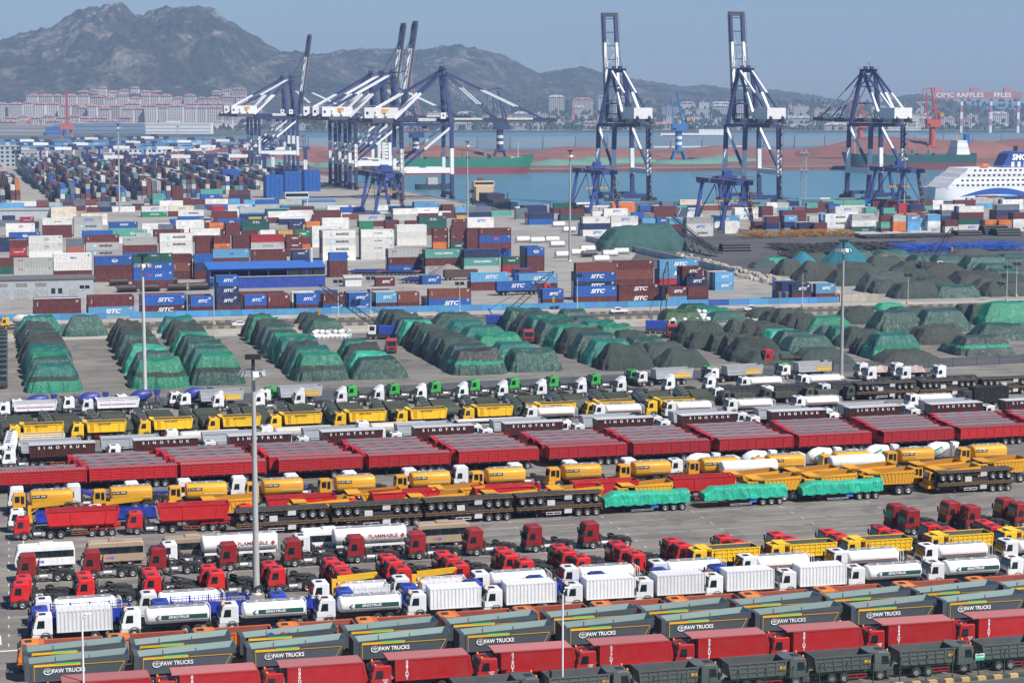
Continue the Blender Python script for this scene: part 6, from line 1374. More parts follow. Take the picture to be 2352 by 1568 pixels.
bl += [P('roof', rf.mesh('roof', 'steel_paint'), (.03, .14, .48)), P('chimney', MB().tube([(33, 8, 6.5), (33, 8, 11.5)], .5, 12).mesh('chimney', 'concrete'), (.5, .5, .5)), P('rail', MB().box(0, -.15, 3.55, Lb, 0, 3.75).mesh('rail', 'paint'), (.5, .55, .4))]
spawn('wash_shed', 'bright blue open-fronted shed with ribbed blue roof among the containers', 'building', None, p, TH, bl)
shed('hut', 'small white hut with pale roof beside the blue shed', (600 + 885 / 3.36) * .91875, e3y(828), 5.2, 4, 2.6, (.7, .7, .7), (.45, .43, .38))
shed('long_shed', 'long low shed with light blue roof behind the containers', e1(1775), e3y(150) + 6, 68, 8, 3.2, (.35, .4, .45), (.06, .2, .45))
shed('long_shed', 'grey shed with maroon container on its roof at far left', -10, e3y(262), 34, 9, 4.2, (.42, .45, .48), (.3, .3, .3))

# empty container chassis parked in the middle of the yard
SKEL = (lambda b: b.box(0, .7, 1.0, 12, .85, 1.3).box(0, 1.6, 1.0, 12, 1.75, 1.3) and [b.box(x, 0, 1.1, x + .2, 2.45, 1.35) for x in (0, 3.9, 7.9, 11.8)] and b.mesh('chassis_frame', 'steel_paint'))(MB())
k = 0
for X0, X1, Y in ((930, 1215, 738), (1225, 1530, 736), (1390, 1530, 805)):
    n_ = 9 if X1 - X0 > 200 else 4
    for i in range(n_):
        x = (600 + (X0 + (X1 - X0) * i / n_) / 3.36) * .91875; y = (470 + Y / 3.36) * .91875
        spawn('container_chassis', f'empty dark blue container chassis in the middle of the yard, {nth(k)} from the left', 'trailer', 'empty container chassis', at(x, y), TH + math.pi / 2 - .5, [P('chassis_frame', SKEL, (.015, .04, .2) if i != 8 else (.35, .12, .06)), P('landing_leg', FLAT_LEG)] + wheels((8.6, 9.9, 11.2))); k += 1
RUB = lambda s_: MB().grid(lambda u, v: (math.cos(u * 6.2832) * (1 - v) * 7 * (1 + .1 * math.sin(u * 20)), math.sin(u * 6.2832) * (1 - v) * 5, v ** .8 * 3.6), 28, 10).mesh('heap', 'rubbish')
o = link('gravel_heap', RUB(1), loc=at((600 + 1745 / 3.36) * .91875, (470 + 725 / 3.36) * .91875)); tag(o, 'grey-green gravel heap before the sea-green containers', 'heap')
def dump_wagon(x, y, w, label):
    spawn('railway_wagon', label, 'wagon', 'brown open wagons', at(x, y), TH, [P('body', MB().box(0, 0, .9, w, 2.8, 3.4).mesh('body', 'steel_paint'), (.09, .06, .05)), P('ribs', (lambda b: [b.box(.9 * q, -.08, .9, .9 * q + .16, 0, 3.4) for q in range(int(w / .9) + 1)] and b.mesh('ribs', 'steel_paint'))(MB()), (.08, .055, .05))] + wheels((1, 2.4, w - 2.4, w - 1)))
dump_wagon((600 + 1722 / 3.36) * .91875, (470 + 778 / 3.36) * .91875, 11, 'dark brown ribbed open wagon before the sea-green containers')
# ------------------------------------------------------------------ quay cranes
CB = (.014, .032, .13); CW = (.74, .75, .76); RB = (.024, .058, .25); DKS = (.045, .05, .06)
def banded_beam(p, q, w, h, cuts, cols, name):
    """one beam as a run of painted lengths: list of parts"""
    p, q = Vector(p), Vector(q); out = []
    c = [0] + list(cuts) + [1]
    for a, b_, col in zip(c, c[1:], cols):
        out.append(P(name, MB().beam(p.lerp(q, a), p.lerp(q, b_), w, h).mesh(name, 'steel_paint'), col))
    return out
def stair_tower(x, y, z0, z1):
    b = MB(); z = z0; s = 1
    while z < z1:
        b.beam((x - 1.3 * s, y, z), (x + 1.3 * s, y, min(z1, z + 3)), .7, .12); b.box(x - 1.8, y - .7, z, x + 1.8, y + .7, z + .1); z += 3; s = -s
    for dx in (-1.8, 1.8): b.beam((x + dx, y - .7, z0), (x + dx, y - .7, z1), .12)
    return b.mesh('stairway', 'steel_paint')
def handrail(b, p, q, h=1.1):
    b.beam(Vector(p) + Vector((0, 0, h)), Vector(q) + Vector((0, 0, h)), .09)
    n = max(1, int((Vector(q) - Vector(p)).length / 3))
    for i in range(n + 1): r_ = Vector(p).lerp(Vector(q), i / n); b.beam(r_, r_ + Vector((0, 0, h)), .08)
def sts_parts(raised, tall=1.0):
    H, gx, gy = 44.0, 30.0, 11.0; o = []
    for x in (0, gx):
        for y in (-gy, gy):
            o += banded_beam((x, y, 2.2), (x, y * .92, H), 2.3, 2.0, (.30, .66), (CB, CW, CB), 'leg')
            o.append(P('bogie', (lambda b: [b.box(x - .7, y - 5 + 2.6 * k, .1, x + .7, y - 2.9 + 2.6 * k, 1.3) for k in range(4)] and b.box(x - .5, y - 4.5, 1.3, x + .5, y + 4.5, 2.2).mesh('bogie', 'chassis'))(MB())))
        o.append(P('sill_beam', MB().beam((x, -gy - 2, 3.2), (x, gy + 2, 3.2), 1.5, 2.0).mesh('sill_beam', 'steel_paint'), CB))
        o.append(P('tie_beam', MB().beam((x, -gy * .92, H - .5), (x, gy * .92, H - .5), 1.6, 2.0).mesh('tie_beam', 'steel_paint'), CB))
    for y in (-gy, gy):
        o.append(P('portal_beam', MB().beam((0, y * .97, 17), (gx, y * .97, 17), 1.8, 3.0).mesh('portal_beam', 'steel_paint'), CW))
        o += banded_beam((0, y * .97, 18.5), (gx, y * .93, H - 1.5), 1.3, 1.3, (.45,), (CB, CW), 'diagonal')
        o.append(P('top_beam', MB().beam((0, y * .92, H - .3), (gx, y * .92, H - .3), 1.2, 1.6).mesh('top_beam', 'steel_paint'), CB))
    for y in (-3.6, 3.6):
        o += banded_beam((-24, y, 46.2), (33, y, 46.2), 1.3, 2.3, (.14, .36, .62, .82), (CB, CW, CB, CW, CB), 'girder')
    plat = MB(); plat.box(-26, -5.8, 45.6, 33, -4.3, 45.75).box(-26, 4.3, 45.6, 33, 5.8, 45.75).box(-26, -5.8, 45.6, -24, 5.8, 45.8)
    for k in range(9): plat.beam((-23 + 7 * k, -5, 45.2), (-23 + 7 * k, 5, 45.2), .5)
    for y in (-5.8, 5.8): handrail(plat, (-26, y, 45.7), (33, y, 45.7))
    for k in range(12): plat.beam((-26 + .8 * k, -5.4, 45.5), (-26 + .8 * k, -5.4, 42.3), .12); plat.beam((-26 + .8 * k, 5.4, 45.5), (-26 + .8 * k, 5.4, 42.3), .12)
    o.append(P('walkways', plat.mesh('walkways', 'steel_paint'), (.11, .085, .05)))
    # mast frame
    ax, az = 27.0, 75.0
    for y in (-1, 1):
        o.append(P('mast_leg', MB().beam((gx, y * gy * .85, H), (ax, y * 4.2, az), 2.0).mesh('mast_leg', 'steel_paint'), CB))
        o += banded_beam((-3, y * 5.5, H + 3), (ax - 1.2, y * 4.0, az - .8), 1.5, 1.5, (.55,), (CW, CB), 'mast_brace')
        o += banded_beam((-23, y * 3.6, 47.5), (ax - 1, y * 3.6, az), 1.0, 1.0, (.52,), (CB if raised else CW, CW if raised else CB), 'back_stay')
    top = MB().beam((ax, -5.2, az), (ax, 5.2, az), 1.8, 2.2).box(ax - 2.6, -5.6, az + 1.1, ax + 2.6, 5.6, az + 1.25)
    for y in (-5.6, 5.6): handrail(top, (ax - 2.6, y, az + 1.2), (ax + 2.6, y, az + 1.2))
    top.box(ax - 1.2, -3, az + 1.2, ax + .6, -1, az + 2.8).box(ax - 1.2, 1, az + 1.2, ax + .6, 3, az + 2.8).beam((ax - 1.5, 0, az + 1), (ax - 1.5, 0, az + 5), .2).beam((ax - 1.5, 0, az + 5), (ax + 2.5, 0, az + 5), .2)
    o.append(P('mast_head', top.mesh('mast_head', 'steel_paint'), CB))
    o.append(P('mast_cross', MB().beam((gx - 1.5, -7.5, H + 12), (gx - 1.5, 7.5, H + 12), .9).beam((gx - 2.2, -5.5, H + 22), (gx - 2.2, 5.5, H + 22), .8).mesh('mast_cross', 'steel_paint'), CB))
    # boom
    hx, hz, BL = 33.0, 46.2, 62.0; ang = R(81.5) if raised else 0.0; d = Vector((math.cos(ang), 0, math.sin(ang))); up = Vector((-math.sin(ang), 0, math.cos(ang)))
    h0 = Vector((hx, 0, hz))
    for y in (-3.6, 3.6):
        q0 = h0 + Vector((0, y, 0)); c = (.28, .52, .78) if not raised else (.30, .74)
        o += banded_beam(q0, q0 + d * BL, 1.6, 2.4, c, ((CW, CB, CW, CB) if not raised else (CB, CW, CB)), 'boom_girder')
    br = MB()
    for k in range(8): t = BL * (.06 + .13 * k); br.beam(h0 + d * t + Vector((0, -3.6, 0)), h0 + d * t + Vector((0, 3.6, 0)), .5)
    o.append(P('boom_ties', br.mesh('boom_ties', 'steel_paint'), DKS))
    br = MB()
    for k in range(4): t = BL * (.26 + .13 * k); s = 1 if k % 2 else -1; br.beam(h0 + d * t + Vector((0, -3.3 * s, 0)), h0 + d * (t + BL * .13) + Vector((0, 3.3 * s, 0)), .3)
    o.append(P('boom_lacing', br.mesh('boom_lacing', 'steel_paint'), CW))
    wk = MB()
    for y in (-5.0, 5.0):
        wk.beam(h0 + Vector((0, y, 0)) + up * -.4, h0 + d * BL + Vector((0, y, 0)) + up * -.4, 1.2, .14, up=(0, 1, 0))
        for hh in (.6, 1.1): wk.beam(h0 + Vector((0, y * 1.1, 0)) + up * hh, h0 + d * BL + Vector((0, y * 1.1, 0)) + up * hh, .08)
        for k in range(20): t = BL * k / 19; wk.beam(h0 + d * t + Vector((0, y * 1.1, 0)) - up * .4, h0 + d * t + Vector((0, y * 1.1, 0)) + up * 1.1, .08)
    wk.beam(h0 + d * (BL + .5) + Vector((0, -5, 0)), h0 + d * (BL + .5) + Vector((0, 5, 0)), 1.6, 2.4)
    o.append(P('boom_walkways', wk.mesh('boom_walkways', 'steel_paint'), DKS))
    rp = MB()
    if raised:
        for y in (-3.4, -1.2, 1.2, 3.4): rp.beam(Vector((ax, y, az)), h0 + d * BL * .86 + Vector((0, y, 0)), .16)
        for y in (-3.6, 3.6): rp.beam(Vector((ax, y, az)), h0 + d * BL * .5 + Vector((0, y, 0)) + up * 1, .5); rp.beam(h0 + d * BL * .5 + Vector((0, y, 0)) + up * 1, h0 + d * BL * .9 + Vector((0, y, 0)) + up * .9, .45)
        o.append(P('fore_stays', rp.mesh('fore_stays', 'steel_paint'), DKS))
    else:
        for y in (-3.6, 3.6):
            o += banded_beam((ax, y, az), tuple(h0 + d * BL * .42 + Vector((0, y, 1))), .6, .6, (.35, .7), (CB, CW, CB), 'fore_stay')
            o += banded_beam((ax, y, az), tuple(h0 + d * BL * .88 + Vector((0, y, 1))), .6, .6, (.4, .75), (CB, CW, CB), 'fore_stay')
    # machinery house
    hs = [P('window', MB().box(-20.03 + 5 * k, -5.54, 49.6, -18.6 + 5 * k, -5.5, 51.2).mesh('window', 'glass')) for k in range(3)] + [P('duct', MB().prism([(-15 + 6 * k, 48.6), (-13.4 + 6 * k, 48.6), (-13.4 + 6 * k, 51.2), (-14.4 + 6 * k, 51.2)], -6.4, -5.5).mesh('duct', 'steel_paint'), CW) for k in range(2)]
    hs.append(P('house_emblem', MB().box(-11, -5.56, 50.2, -6.8, -5.51, 52.8).mesh('house_emblem', 'lettering'), (.62, .30, .05)))
    rail = MB(); [handrail(rail, (-21, y, 53.6), (-1, y, 53.6)) for y in (-5.5, 5.5)]; hs.append(P('house_rail', rail.mesh('house_rail', 'steel_paint'), (.4, .36, .28)))
    o.append(P('machinery_house', MB().box(-21, -5.5, 47.4, -1, 5.5, 53.6).mesh('machinery_house', 'steel_paint'), (.76, .76, .75), subs=hs))
    o.append(P('cabin', MB().box(14, -1.5, 40.8, 17.5, 1.5, 43.6).mesh('cabin', 'steel_paint'), CW, subs=[P('window', MB().box(14.3, -1.53, 41.4, 17.2, -1.5, 42.9).mesh('window', 'glass'))]))
    o.append(P('electrical_cabin', MB().box(24, -8.2, 47, 27, -5.4, 50.6).mesh('electrical_cabin', 'steel_paint'), (.76, .76, .75), subs=[P('window', MB().box(25, -8.24, 48.4, 26, -8.2, 49.6).mesh('window', 'glass'))]))
    o.append(P('stairway', stair_tower(-1.2, -gy - .2, 3, 45), (.10, .085, .05)))
    o.append(P('stairway', stair_tower(gx - 1, -6.0, 46, 74), (.10, .085, .05)))
    return o
STS_UP, STS_DN = sts_parts(True), sts_parts(False)
q0 = at(924, 459)
for i, (d_, up, lab) in enumerate(((0, False, 'nearest of the left quay cranes, blue and white, boom lowered over the water'), (140, True, 'blue and white quay crane with raised boom behind the nearest left one'), (176, True, 'blue and white quay crane with raised boom, third along the left quay'), (212, False, 'blue and white quay crane with lowered boom, fourth along the left quay'), (435, True, 'far left quay crane with raised boom among distant container stacks'), (478, False, 'farthest left quay crane, boom lowered, behind the yard gantries'))):
    spawn('quay_crane', lab, 'crane', 'quay cranes', q0 + E2 * (11 + d_) - E1 * (19 if d_ > 400 else 0), TH, STS_UP if up else STS_DN)
for i, (x, y, up, lab) in enumerate(((1449, 462, True, 'left one of the three right-hand quay cranes, boom raised'), (1748, 465, True, 'middle one of the three right-hand quay cranes, boom raised'), (2034, 459, False, 'rightmost quay crane with its boom lowered away from the camera'))):
    spawn('quay_crane', lab, 'crane', 'quay cranes', at(x, y), TH + math.pi / 2, STS_UP if up else STS_DN)
# ------------------------------------------------------------------ blue yard gantries near the quay
def rmg_parts():
    o = []; S, H = 34.0, 20.5
    for y in (0, S):
        for x in (-1, 1):
            o.append(P('leg', MB().beam((x * 7.6, y, 1.2), (x * 4.0, y, H), 1.4).mesh('leg', 'steel_paint'), RB))
            o.append(P('bogie', MB().box(x * 7.6 - 1.6, y - .6, 0, x * 7.6 + 1.6, y + .6, 1.4).mesh('bogie', 'chassis')))
        o.append(P('cross_beam', MB().beam((-6.5, y, H + .6), (6.5, y, H + .6), 1.3, 2.2).mesh('cross_beam', 'steel_paint'), RB))
    for x in (-4.0, 4.0):
        o.append(P('girder', MB().beam((x, -7, H + 1), (x, S + 7, H + 1), 1.4, 2.2).mesh('girder', 'steel_paint'), RB))
        o.append(P('side_brace', MB().beam((x * 1.75, .0, 3), (x * 1.1, S * .5, H - .5), .35).beam((x * 1.75, S, 3), (x * 1.1, S * .5, H - .5), .35).mesh('side_brace', 'steel_paint'), CB))
    b = MB()
    for x in (-5.8, 5.8): b.box(x - .8, -8, H + 2.1, x + .8, S + 8, H + 2.2); handrail(b, (x * 1.12, -8, H + 2.2), (x * 1.12, S + 8, H + 2.2))
    for y in (-8, S + 8): b.box(-6.6, y - .5, H + 2.1, 6.6, y + .5, H + 2.2); handrail(b, (-6.6, y, H + 2.2), (6.6, y, H + 2.2))
    o.append(P('walkways', b.mesh('walkways', 'steel_paint'), (.15, .115, .06)))
    o.append(P('trolley', MB().box(-4.5, 12, H + 2.2, 4.5, 17, H + 3.4).box(-1.5, 13, H + 3.4, 2.5, 16, H + 5.6).mesh('trolley', 'steel_paint'), (.02, .05, .26)))
    o.append(P('spreader', MB().box(-6.0, 13.4, 12.2, 6.0, 14.6, 13.0).box(-1.2, 13.2, 13.0, 1.2, 14.8, 13.9).mesh('spreader', 'steel_paint'), (.55, .30, .02)))
    r_ = MB(); [r_.beam((x, 14, 13.5), (x, 14, H + 2), .09) for x in (-1, 1)]; o.append(P('ropes', r_.mesh('ropes', 'chassis')))
    o.append(P('stairway', stair_tower(6.2, -1.4, 1, H + 1), (.30, .22, .08)))
    o.append(P('number_plates', MB().box(-4.75, 4, H + .4, -4.71, 6, H + 1.7).box(-4.75, 22, H + .4, -4.71, 24, H + 1.7).mesh('number_plates', 'lettering'), WHITE, stuff=True))
    return o
RMG = rmg_parts()
for (x, y, lab) in ((895, 503, 'blue splayed-leg yard gantry left of the quay corner'), (1388, 491, 'blue splayed-leg yard gantry before the left right-hand quay crane'), (1693, 529, 'blue splayed-leg yard gantry standing nearest, before the middle right-hand crane'), (2090, 486, 'blue splayed-leg yard gantry before the rightmost quay crane')):
    spawn('yard_gantry', lab, 'crane', 'blue splayed-leg gantries', at(x, y), TH, RMG)
def rtg_parts(span, col):
    o = []; H = 19.0
    for x in (0, span):
        for y in (0, 9):
            o += banded_beam((x, y, .8), (x, y, H), 1.3, 1.3, (.55,), (CW, col), 'leg')
        o.append(P('sill_beam', MB().box(x - .8, -2, .5, x + .8, 11, 1.6).mesh('sill_beam', 'steel_paint'), CB))
    for y in (0, 9): o += banded_beam((-3, y, H + 1), (span + 3, y, H + 1), 1.2, 2.2, (.33, .64), (col, CW, col), 'girder')
    o.append(P('trolley', MB().box(span * .6, -.5, H + 2.1, span * .6 + 6, 9.5, H + 4.5).mesh('trolley', 'steel_paint'), DKS))
    b = MB(); handrail(b, (-3, -.8, H + 2.1), (span + 3, -.8, H + 2.1)); o.append(P('walkways', b.mesh('walkways', 'steel_paint'), DKS))
    o.append(P('lettering', text_mesh('40.6t', 1.7, .02), WHITE, loc=(span * .13, -.65, H + 1))); o.append(P('lettering', text_mesh('A214', 1.7, .02), WHITE, loc=(span * .86, -.65, H + 1)))
    return o
RTG = rtg_parts(36, CB); RTGL = rtg_parts(36, (.10, .30, .55))
for i, (x, y, l) in enumerate(((202, 430, 0), (357, 428, 0), (490, 426, 0), (48, 384, 0), (140, 384, 1), (262, 378, 0), (380, 375, 1), (470, 372, 0), (600, 400, 0), (560, 372, 0), (95, 400, 0), (230, 396, 0), (330, 398, 1), (430, 393, 0), (530, 391, 0), (20, 372, 0), (170, 365, 0), (300, 362, 0))):
    spawn('yard_gantry', f'{"light" if l else "dark"} blue and white straddle gantry over the far left stacks, {nth(i)} noted', 'crane', 'straddle gantries', at(x, y), TH, RTGL if l else RTG)

# ------------------------------------------------------------------ light masts and lamps
def mast(x, y, ytop, label, col=(.36, .38, .36)):
    s = px_per_m(y); h = (y - ytop) / s; r0 = .42 * (h / 28) ** .5
    pole = MB().tube([(0, 0, 0), (0, 0, h * .5), (0, 0, h - 2.0)], r0, 12, r2=r0 * .5).mesh('pole', 'paint')
    ring = MB()
    for k in range(12): a, c = 2 * math.pi * k / 12, 2 * math.pi * (k + 1) / 12; ring.beam((1.3 * math.cos(a), 1.3 * math.sin(a), h - 1.9), (1.3 * math.cos(c), 1.3 * math.sin(c), h - 1.9), .16)
    for k in range(4): a = math.pi / 2 * k; ring.beam((0, 0, h - 1.9), (1.3 * math.cos(a), 1.3 * math.sin(a), h - 1.9), .12)
    ps = [P('pole', pole, col), P('lamp_ring', ring.mesh('lamp_ring', 'galv')), P('mast_head', MB().box(-.9, -.5, h - .55, .9, .5, h).tube([(0, 0, h - 2), (0, 0, h - .5)], .2, 8).mesh('mast_head', 'black')), P('base_flange', MB().lathe([(0, r0 * 2), (.25, r0 * 2), (.3, r0 * 1.1), (.6, r0 * 1.05)], 12, 'z').mesh('base_flange', 'galv'))]
    fl = MB().box(-.3, -.1, -.7, .3, .1, -.08).mesh('floodlight', 'galv')
    for k in range(10): a = 2 * math.pi * k / 10; ps.append(P('floodlight', fl, loc=(1.4 * math.cos(a), 1.4 * math.sin(a), h - 1.85), rot=(R(28), 0, a - math.pi / 2)))
    spawn('light_mast', label, 'light mast', 'tall light masts', at(x, y), 0, ps)
mast(589, 1364, 806, 'tall grey light mast standing among the red tractors')
mast(334, 937, 580, 'tall grey light mast at left beside the white tippers', (.52, .53, .50))
mast(1932, 868, 548, 'tall grey light mast at right beside the silver tippers')
mast(1308.5, 600, 344, 'tall light mast in the middle of the container yard')
mast(275, 488, 284, 'tall light mast over the far left container blocks')
mast(1074, 520, 324, 'tall light mast beside the quay corner')
mast(410, 405, 290, 'slim far light mast behind the left container blocks')
mast(546, 400, 298, 'slim far light mast left of the far quay cranes')
mast(2076, 486, 355, 'slim light mast in front of the rightmost quay crane')
def lamp(x, y, ytop, label, kind):
    s = px_per_m(y); h = (y - ytop) / s
    if kind: ps = [P('pole', MB().tube([(0, 0, 0), (0, 0, h * .93), (.12, 0, h * .97), (.35, 0, h)], .1, 8, r2=.05).mesh('pole', 'paint'), (.78, .78, .78)), P('lamp_head', MB().box(.2, -.12, h - .05, .9, .12, h + .06).mesh('lamp_head', 'paint'), (.8, .8, .8))]
    else: ps = [P('pole', MB().tube([(0, 0, 0), (0, 0, h)], .12, 8, r2=.07).mesh('pole', 'paint'), (.55, .56, .57)), P('solar_panel', MB().add([(-1.3, -.35, h - .1), (-.1, -.35, h - .1), (-.1, .35, h + .75), (-1.3, .35, h + .75)], [(0, 1, 2, 3)]).add([(.1, -.35, h - .1), (1.3, -.35, h - .1), (1.3, .35, h + .75), (.1, .35, h + .75)], [(0, 1, 2, 3)]).mesh('solar_panel', 'glass')), P('lamp_head', MB().box(-.9, -.9, h - .7, -.5, -.2, h - .6).mesh('lamp_head', 'black')), P('base', MB().box(-.35, -.35, 0, .35, .35, .8).mesh('base', 'concrete'), (.5, .42, .2))]
    spawn('street_lamp', label, 'street lamp', 'solar lamps along the canal road' if not kind else 'white lot lamps', at(x, y), TH, ps)
for i, (x, y, yt) in enumerate(((196, 733, 661), (492, 745, 655), (777, 730, 648), (852, 722, 641), (1056, 720, 653), (1326, 714, 635), (1588, 700, 629), (1843, 706, 625), (2085, 698, 634), (2312, 692, 615), (2334, 682, 608))): lamp(x, y, yt, f'slim lamp post with solar panels by the canal road, {nth(i)} from the left', 0)
lamp(1292, 1612, 1342, 'slim white lot lamp among the red covered tippers in mid picture', 1); lamp(194, 1650, 1402, 'slim white lot lamp before the leftmost grey trailers', 1)
# lattice tower by the water
b = MB(); hT = (470 - 343) / px_per_m(470)
for k in range(12):
    z0, z1 = hT * k / 12, hT * (k + 1) / 12
    for a in range(4):
        c0 = [(1.4 * (1 if q in (0, 3) else -1), 1.4 * (1 if q < 2 else -1)) for q in (a, (a + 1) % 4)]
        b.beam((c0[0][0], c0[0][1], z0), (c0[0][0], c0[0][1], z1), .2); b.beam((c0[0][0], c0[0][1], z0), (c0[1][0], c0[1][1], z1), .12)
b.box(-2.6, -2.6, hT * .62, 2.6, 2.6, hT * .63).box(-2.6, -2.6, hT * .93, 2.6, 2.6, hT * .94)
o = link('lattice_tower', b.mesh('lattice_tower', 'galv'), loc=at(1845, 470)); tag(o, 'grey lattice light tower at the water right of the middle crane', 'tower')

# ------------------------------------------------------------------ mobile cranes in the mound yard
def mobile_crane(x, y, tx, ty, label, body=(.02, .06, .36), dy=0.0, rzb=0.0):
    p = at(x, y); s = px_per_m(y); tip = Vector(((tx - x) / s, dy, (y - ty) / s)); foot = Vector((0, 0, 2.2))
    b = MB(); n = 16; d = (tip - foot).normalized(); sd = d.cross(Vector((0, 1, 0))).normalized() if abs(d.y) < .9 else Vector((1, 0, 0)); u2 = Vector((0, 1, 0))
    for k in range(n):
        a0, a1 = foot.lerp(tip, k / n), foot.lerp(tip, (k + 1) / n)
        w0 = .65 * min(1, 4 * k / n + .3, 4 * (n - k) / n + .2); w1 = .65 * min(1, 4 * (k + 1) / n + .3, 4 * (n - k - 1) / n + .2)
        for e, f_ in ((1, 1), (1, -1), (-1, 1), (-1, -1)): b.beam(a0 + sd * e * w0 + u2 * f_ * w0, a1 + sd * e * w1 + u2 * f_ * w1, .12)
        b.beam(a0 + sd * w0 - u2 * w0, a1 - sd * w1 - u2 * w1, .08); b.beam(a0 + sd * w0 + u2 * w0, a1 + sd * w1 - u2 * w1, .08)
    rope = MB().beam(tip, tip - Vector((0, 0, tip.z * .45)), .07).beam(tip, Vector((-math.copysign(3.5, tip.x), 0, 4.5)), .09).beam(tip + u2 * .4, Vector((-math.copysign(3.5, tip.x), .4, 4.5)), .09)
    hook = MB().box(tip.x - .3, tip.y - .3, tip.z * .55 - 1.4, tip.x + .3, tip.y + .3, tip.z * .55).mesh('hook_block', 'paint')
    sg = -math.copysign(1, tip.x)
    ps = [P('boom', b.mesh('boom', 'chassis')), P('ropes', rope.mesh('ropes', 'chassis')), P('hook_block', hook, (.5, .28, .02)),
          P('upper_body', MB().box(min(-1 * sg, 4 * sg), -1.4, 1.3, max(-1 * sg, 4 * sg), 1.4, 3.2).mesh('upper_body', 'paint'), body), P('cabin', MB().box(-2.6 * sg - .9, -1.5, 1.3, -2.6 * sg + .9, .2, 3.4).mesh('cabin', 'paint'), (.7, .7, .7), subs=[P('window', MB().box(-2.6 * sg - .6, -1.53, 2.2, -2.6 * sg + .6, -1.5, 3.2).mesh('window', 'glass'))]),
          P('carrier', MB().box(-4, -1.4, .55, 4, 1.4, 1.25).mesh('carrier', 'chassis')), P('gantry', MB().beam((2.4 * sg, -.8, 3.2), (3.5 * sg, -.8, 5), .2).beam((2.4 * sg, .8, 3.2), (3.5 * sg, .8, 5), .2).mesh('gantry', 'paint'), body)] + [P('wheel', WHEEL, loc=(q, yy, .53)) for q in (-3, -1.6, 1.6, 3) for yy in (-1.45, 1.15)]
    spawn('mobile_crane', label, 'crane', 'lattice-boom cranes', p, 0, ps)
mobile_crane(880, 778, 733, 652, 'blue mobile crane with lattice boom to the left, beside white bags')
mobile_crane(1152, 752, 1272, 622, 'blue mobile crane with lattice boom to the right among green mounds')
mobile_crane(1520, 765, 1532, 600, 'blue mobile crane with steep lattice boom beside white bags in mid yard')
mobile_crane(2140, 622, 2186, 522, 'dark mobile crane with lattice boom among the far grey heaps', (.05, .06, .07))

# ------------------------------------------------------------------ things in the steel yard
def conveyor(x0, y0, x1, y1, h, label):
    p, q = at(x0, y0), at(x1, y1); d = q - p; L_ = d.length; b = MB()
    for s in (-.8, .8):
        for z in (0, 1.3): b.beam((0, s, 1 + z), (L_, s, h + z), .16)
        n = int(L_ / 2.5)
        for k in range(n): b.beam((L_ * k / n, s, 1 + (h - 1) * k / n), (L_ * (k + 1) / n, s, 2.3 + (h - 1) * (k + 1) / n), .1)
    belt = MB().add([(0, -.6, 1.7), (L_, -.6, h + .7), (L_, .6, h + .7), (0, .6, 1.7)], [(0, 1, 2, 3)]).mesh('belt', 'black')
    leg = MB().beam((L_ * .6, -1, 0), (L_ * .7, -.8, h * .68), .25).beam((L_ * .6, 1, 0), (L_ * .7, .8, h * .68), .25).mesh('support', 'chassis')
    spawn('conveyor', label, 'conveyor', 'dark conveyors', p, math.atan2(d.y, d.x), [P('truss', b.mesh('truss', 'chassis')), P('belt', belt), P('support', leg), P('wheel', WHEEL, loc=(L_ * .6, -1.4, .53)), P('wheel', WHEEL, loc=(L_ * .6, 1.1, .53))])
conveyor(1640, 590, 1545, 556, 9.5, 'long dark conveyor leaning on the teal netted heap')
conveyor(1655, 590, 1568, 572, 5.5, 'second dark conveyor beside the white wall')
mound(1392, 1590, 519, 578, 'n', 'large teal netted heap with flat top behind the pale wall', None, deep=22)
def tangle(name, label, x, y, w, dpt, h, col, n_, L0=4.0, mat='steel_paint', t=.14):
    b = MB(); p = at(x, y)
    for k in range(n_):
        c = E1 * rnd.uniform(0, w) + E2 * rnd.uniform(0, dpt); z = rnd.uniform(.1, h); a = rnd.uniform(-.4, .4) + (math.pi / 2 if rnd.random() < .35 else 0)
        d = Vector((math.cos(TH + a), math.sin(TH + a), rnd.uniform(-.12, .12))) * L0 * .5
        b.beam(c + Vector((0, 0, z)) - d, c + Vector((0, 0, z)) + d, t)
        if rnd.random() < .5: b.beam(c + Vector((0, 0, z)) - d, c + Vector((0, 0, min(h, z + 1.2))) - d, t)
    o = link(name, b.mesh(name, mat), loc=p, color=col); o['kind'] = 'stuff'; o['label'] = label; return o
tangle('steel_frames', 'heap of bright blue steel frames in the dark yard', 2080, 582, 52, 14, 3.2, (.02, .10, .48), 900)
tangle('steel_frames', 'heap of ochre steel lattice frames by the quay', 1720, 548, 50, 12, 3.0, (.38, .20, .04), 500, 5)
tangle('steel_frames', 'low ochre lattice frames beside the blue heap', 1940, 600, 22, 6, 1.6, (.36, .20, .05), 140, 5)
tangle('scrap_steel', 'dark steel parts lying in the steel yard', 1820, 580, 60, 26, 1.8, (.025, .028, .03), 500, 5, 'chassis', .5)
tangle('scrap_steel', 'dark machines and scrap beside the line of stone blocks', 1810, 600, 30, 10, 3.2, (.03, .03, .03), 200, 3.5, 'chassis', .5)
PIPE = MB().tube([(0, 0, 0), (11.5, 0, 0)], .55, 12, cap=False).mesh('pipe', 'black')
def pipes(x, y, n_, rows, label, L_=11.5, r_=.55):
    root = link('pipe_stack', None, loc=at(x, y), rot=TH); tag(root, label, 'pipe stack', 'black pipe stacks')
    for k in range(rows):
        for i in range(n_ - k): link('pipe', PIPE, root, (0, (i + k * .5) * 1.12, .56 + k * .98))
pipes(1660, 578, 5, 3, 'stack of black pipes beside the conveyors'); pipes(2262, 540, 7, 4, 'stack of black pipes before the right container block'); pipes(2290, 542, 7, 3, 'second stack of black pipes before the right container block'); pipes(2200, 542, 7, 2, 'low row of black pipes before the right container block')
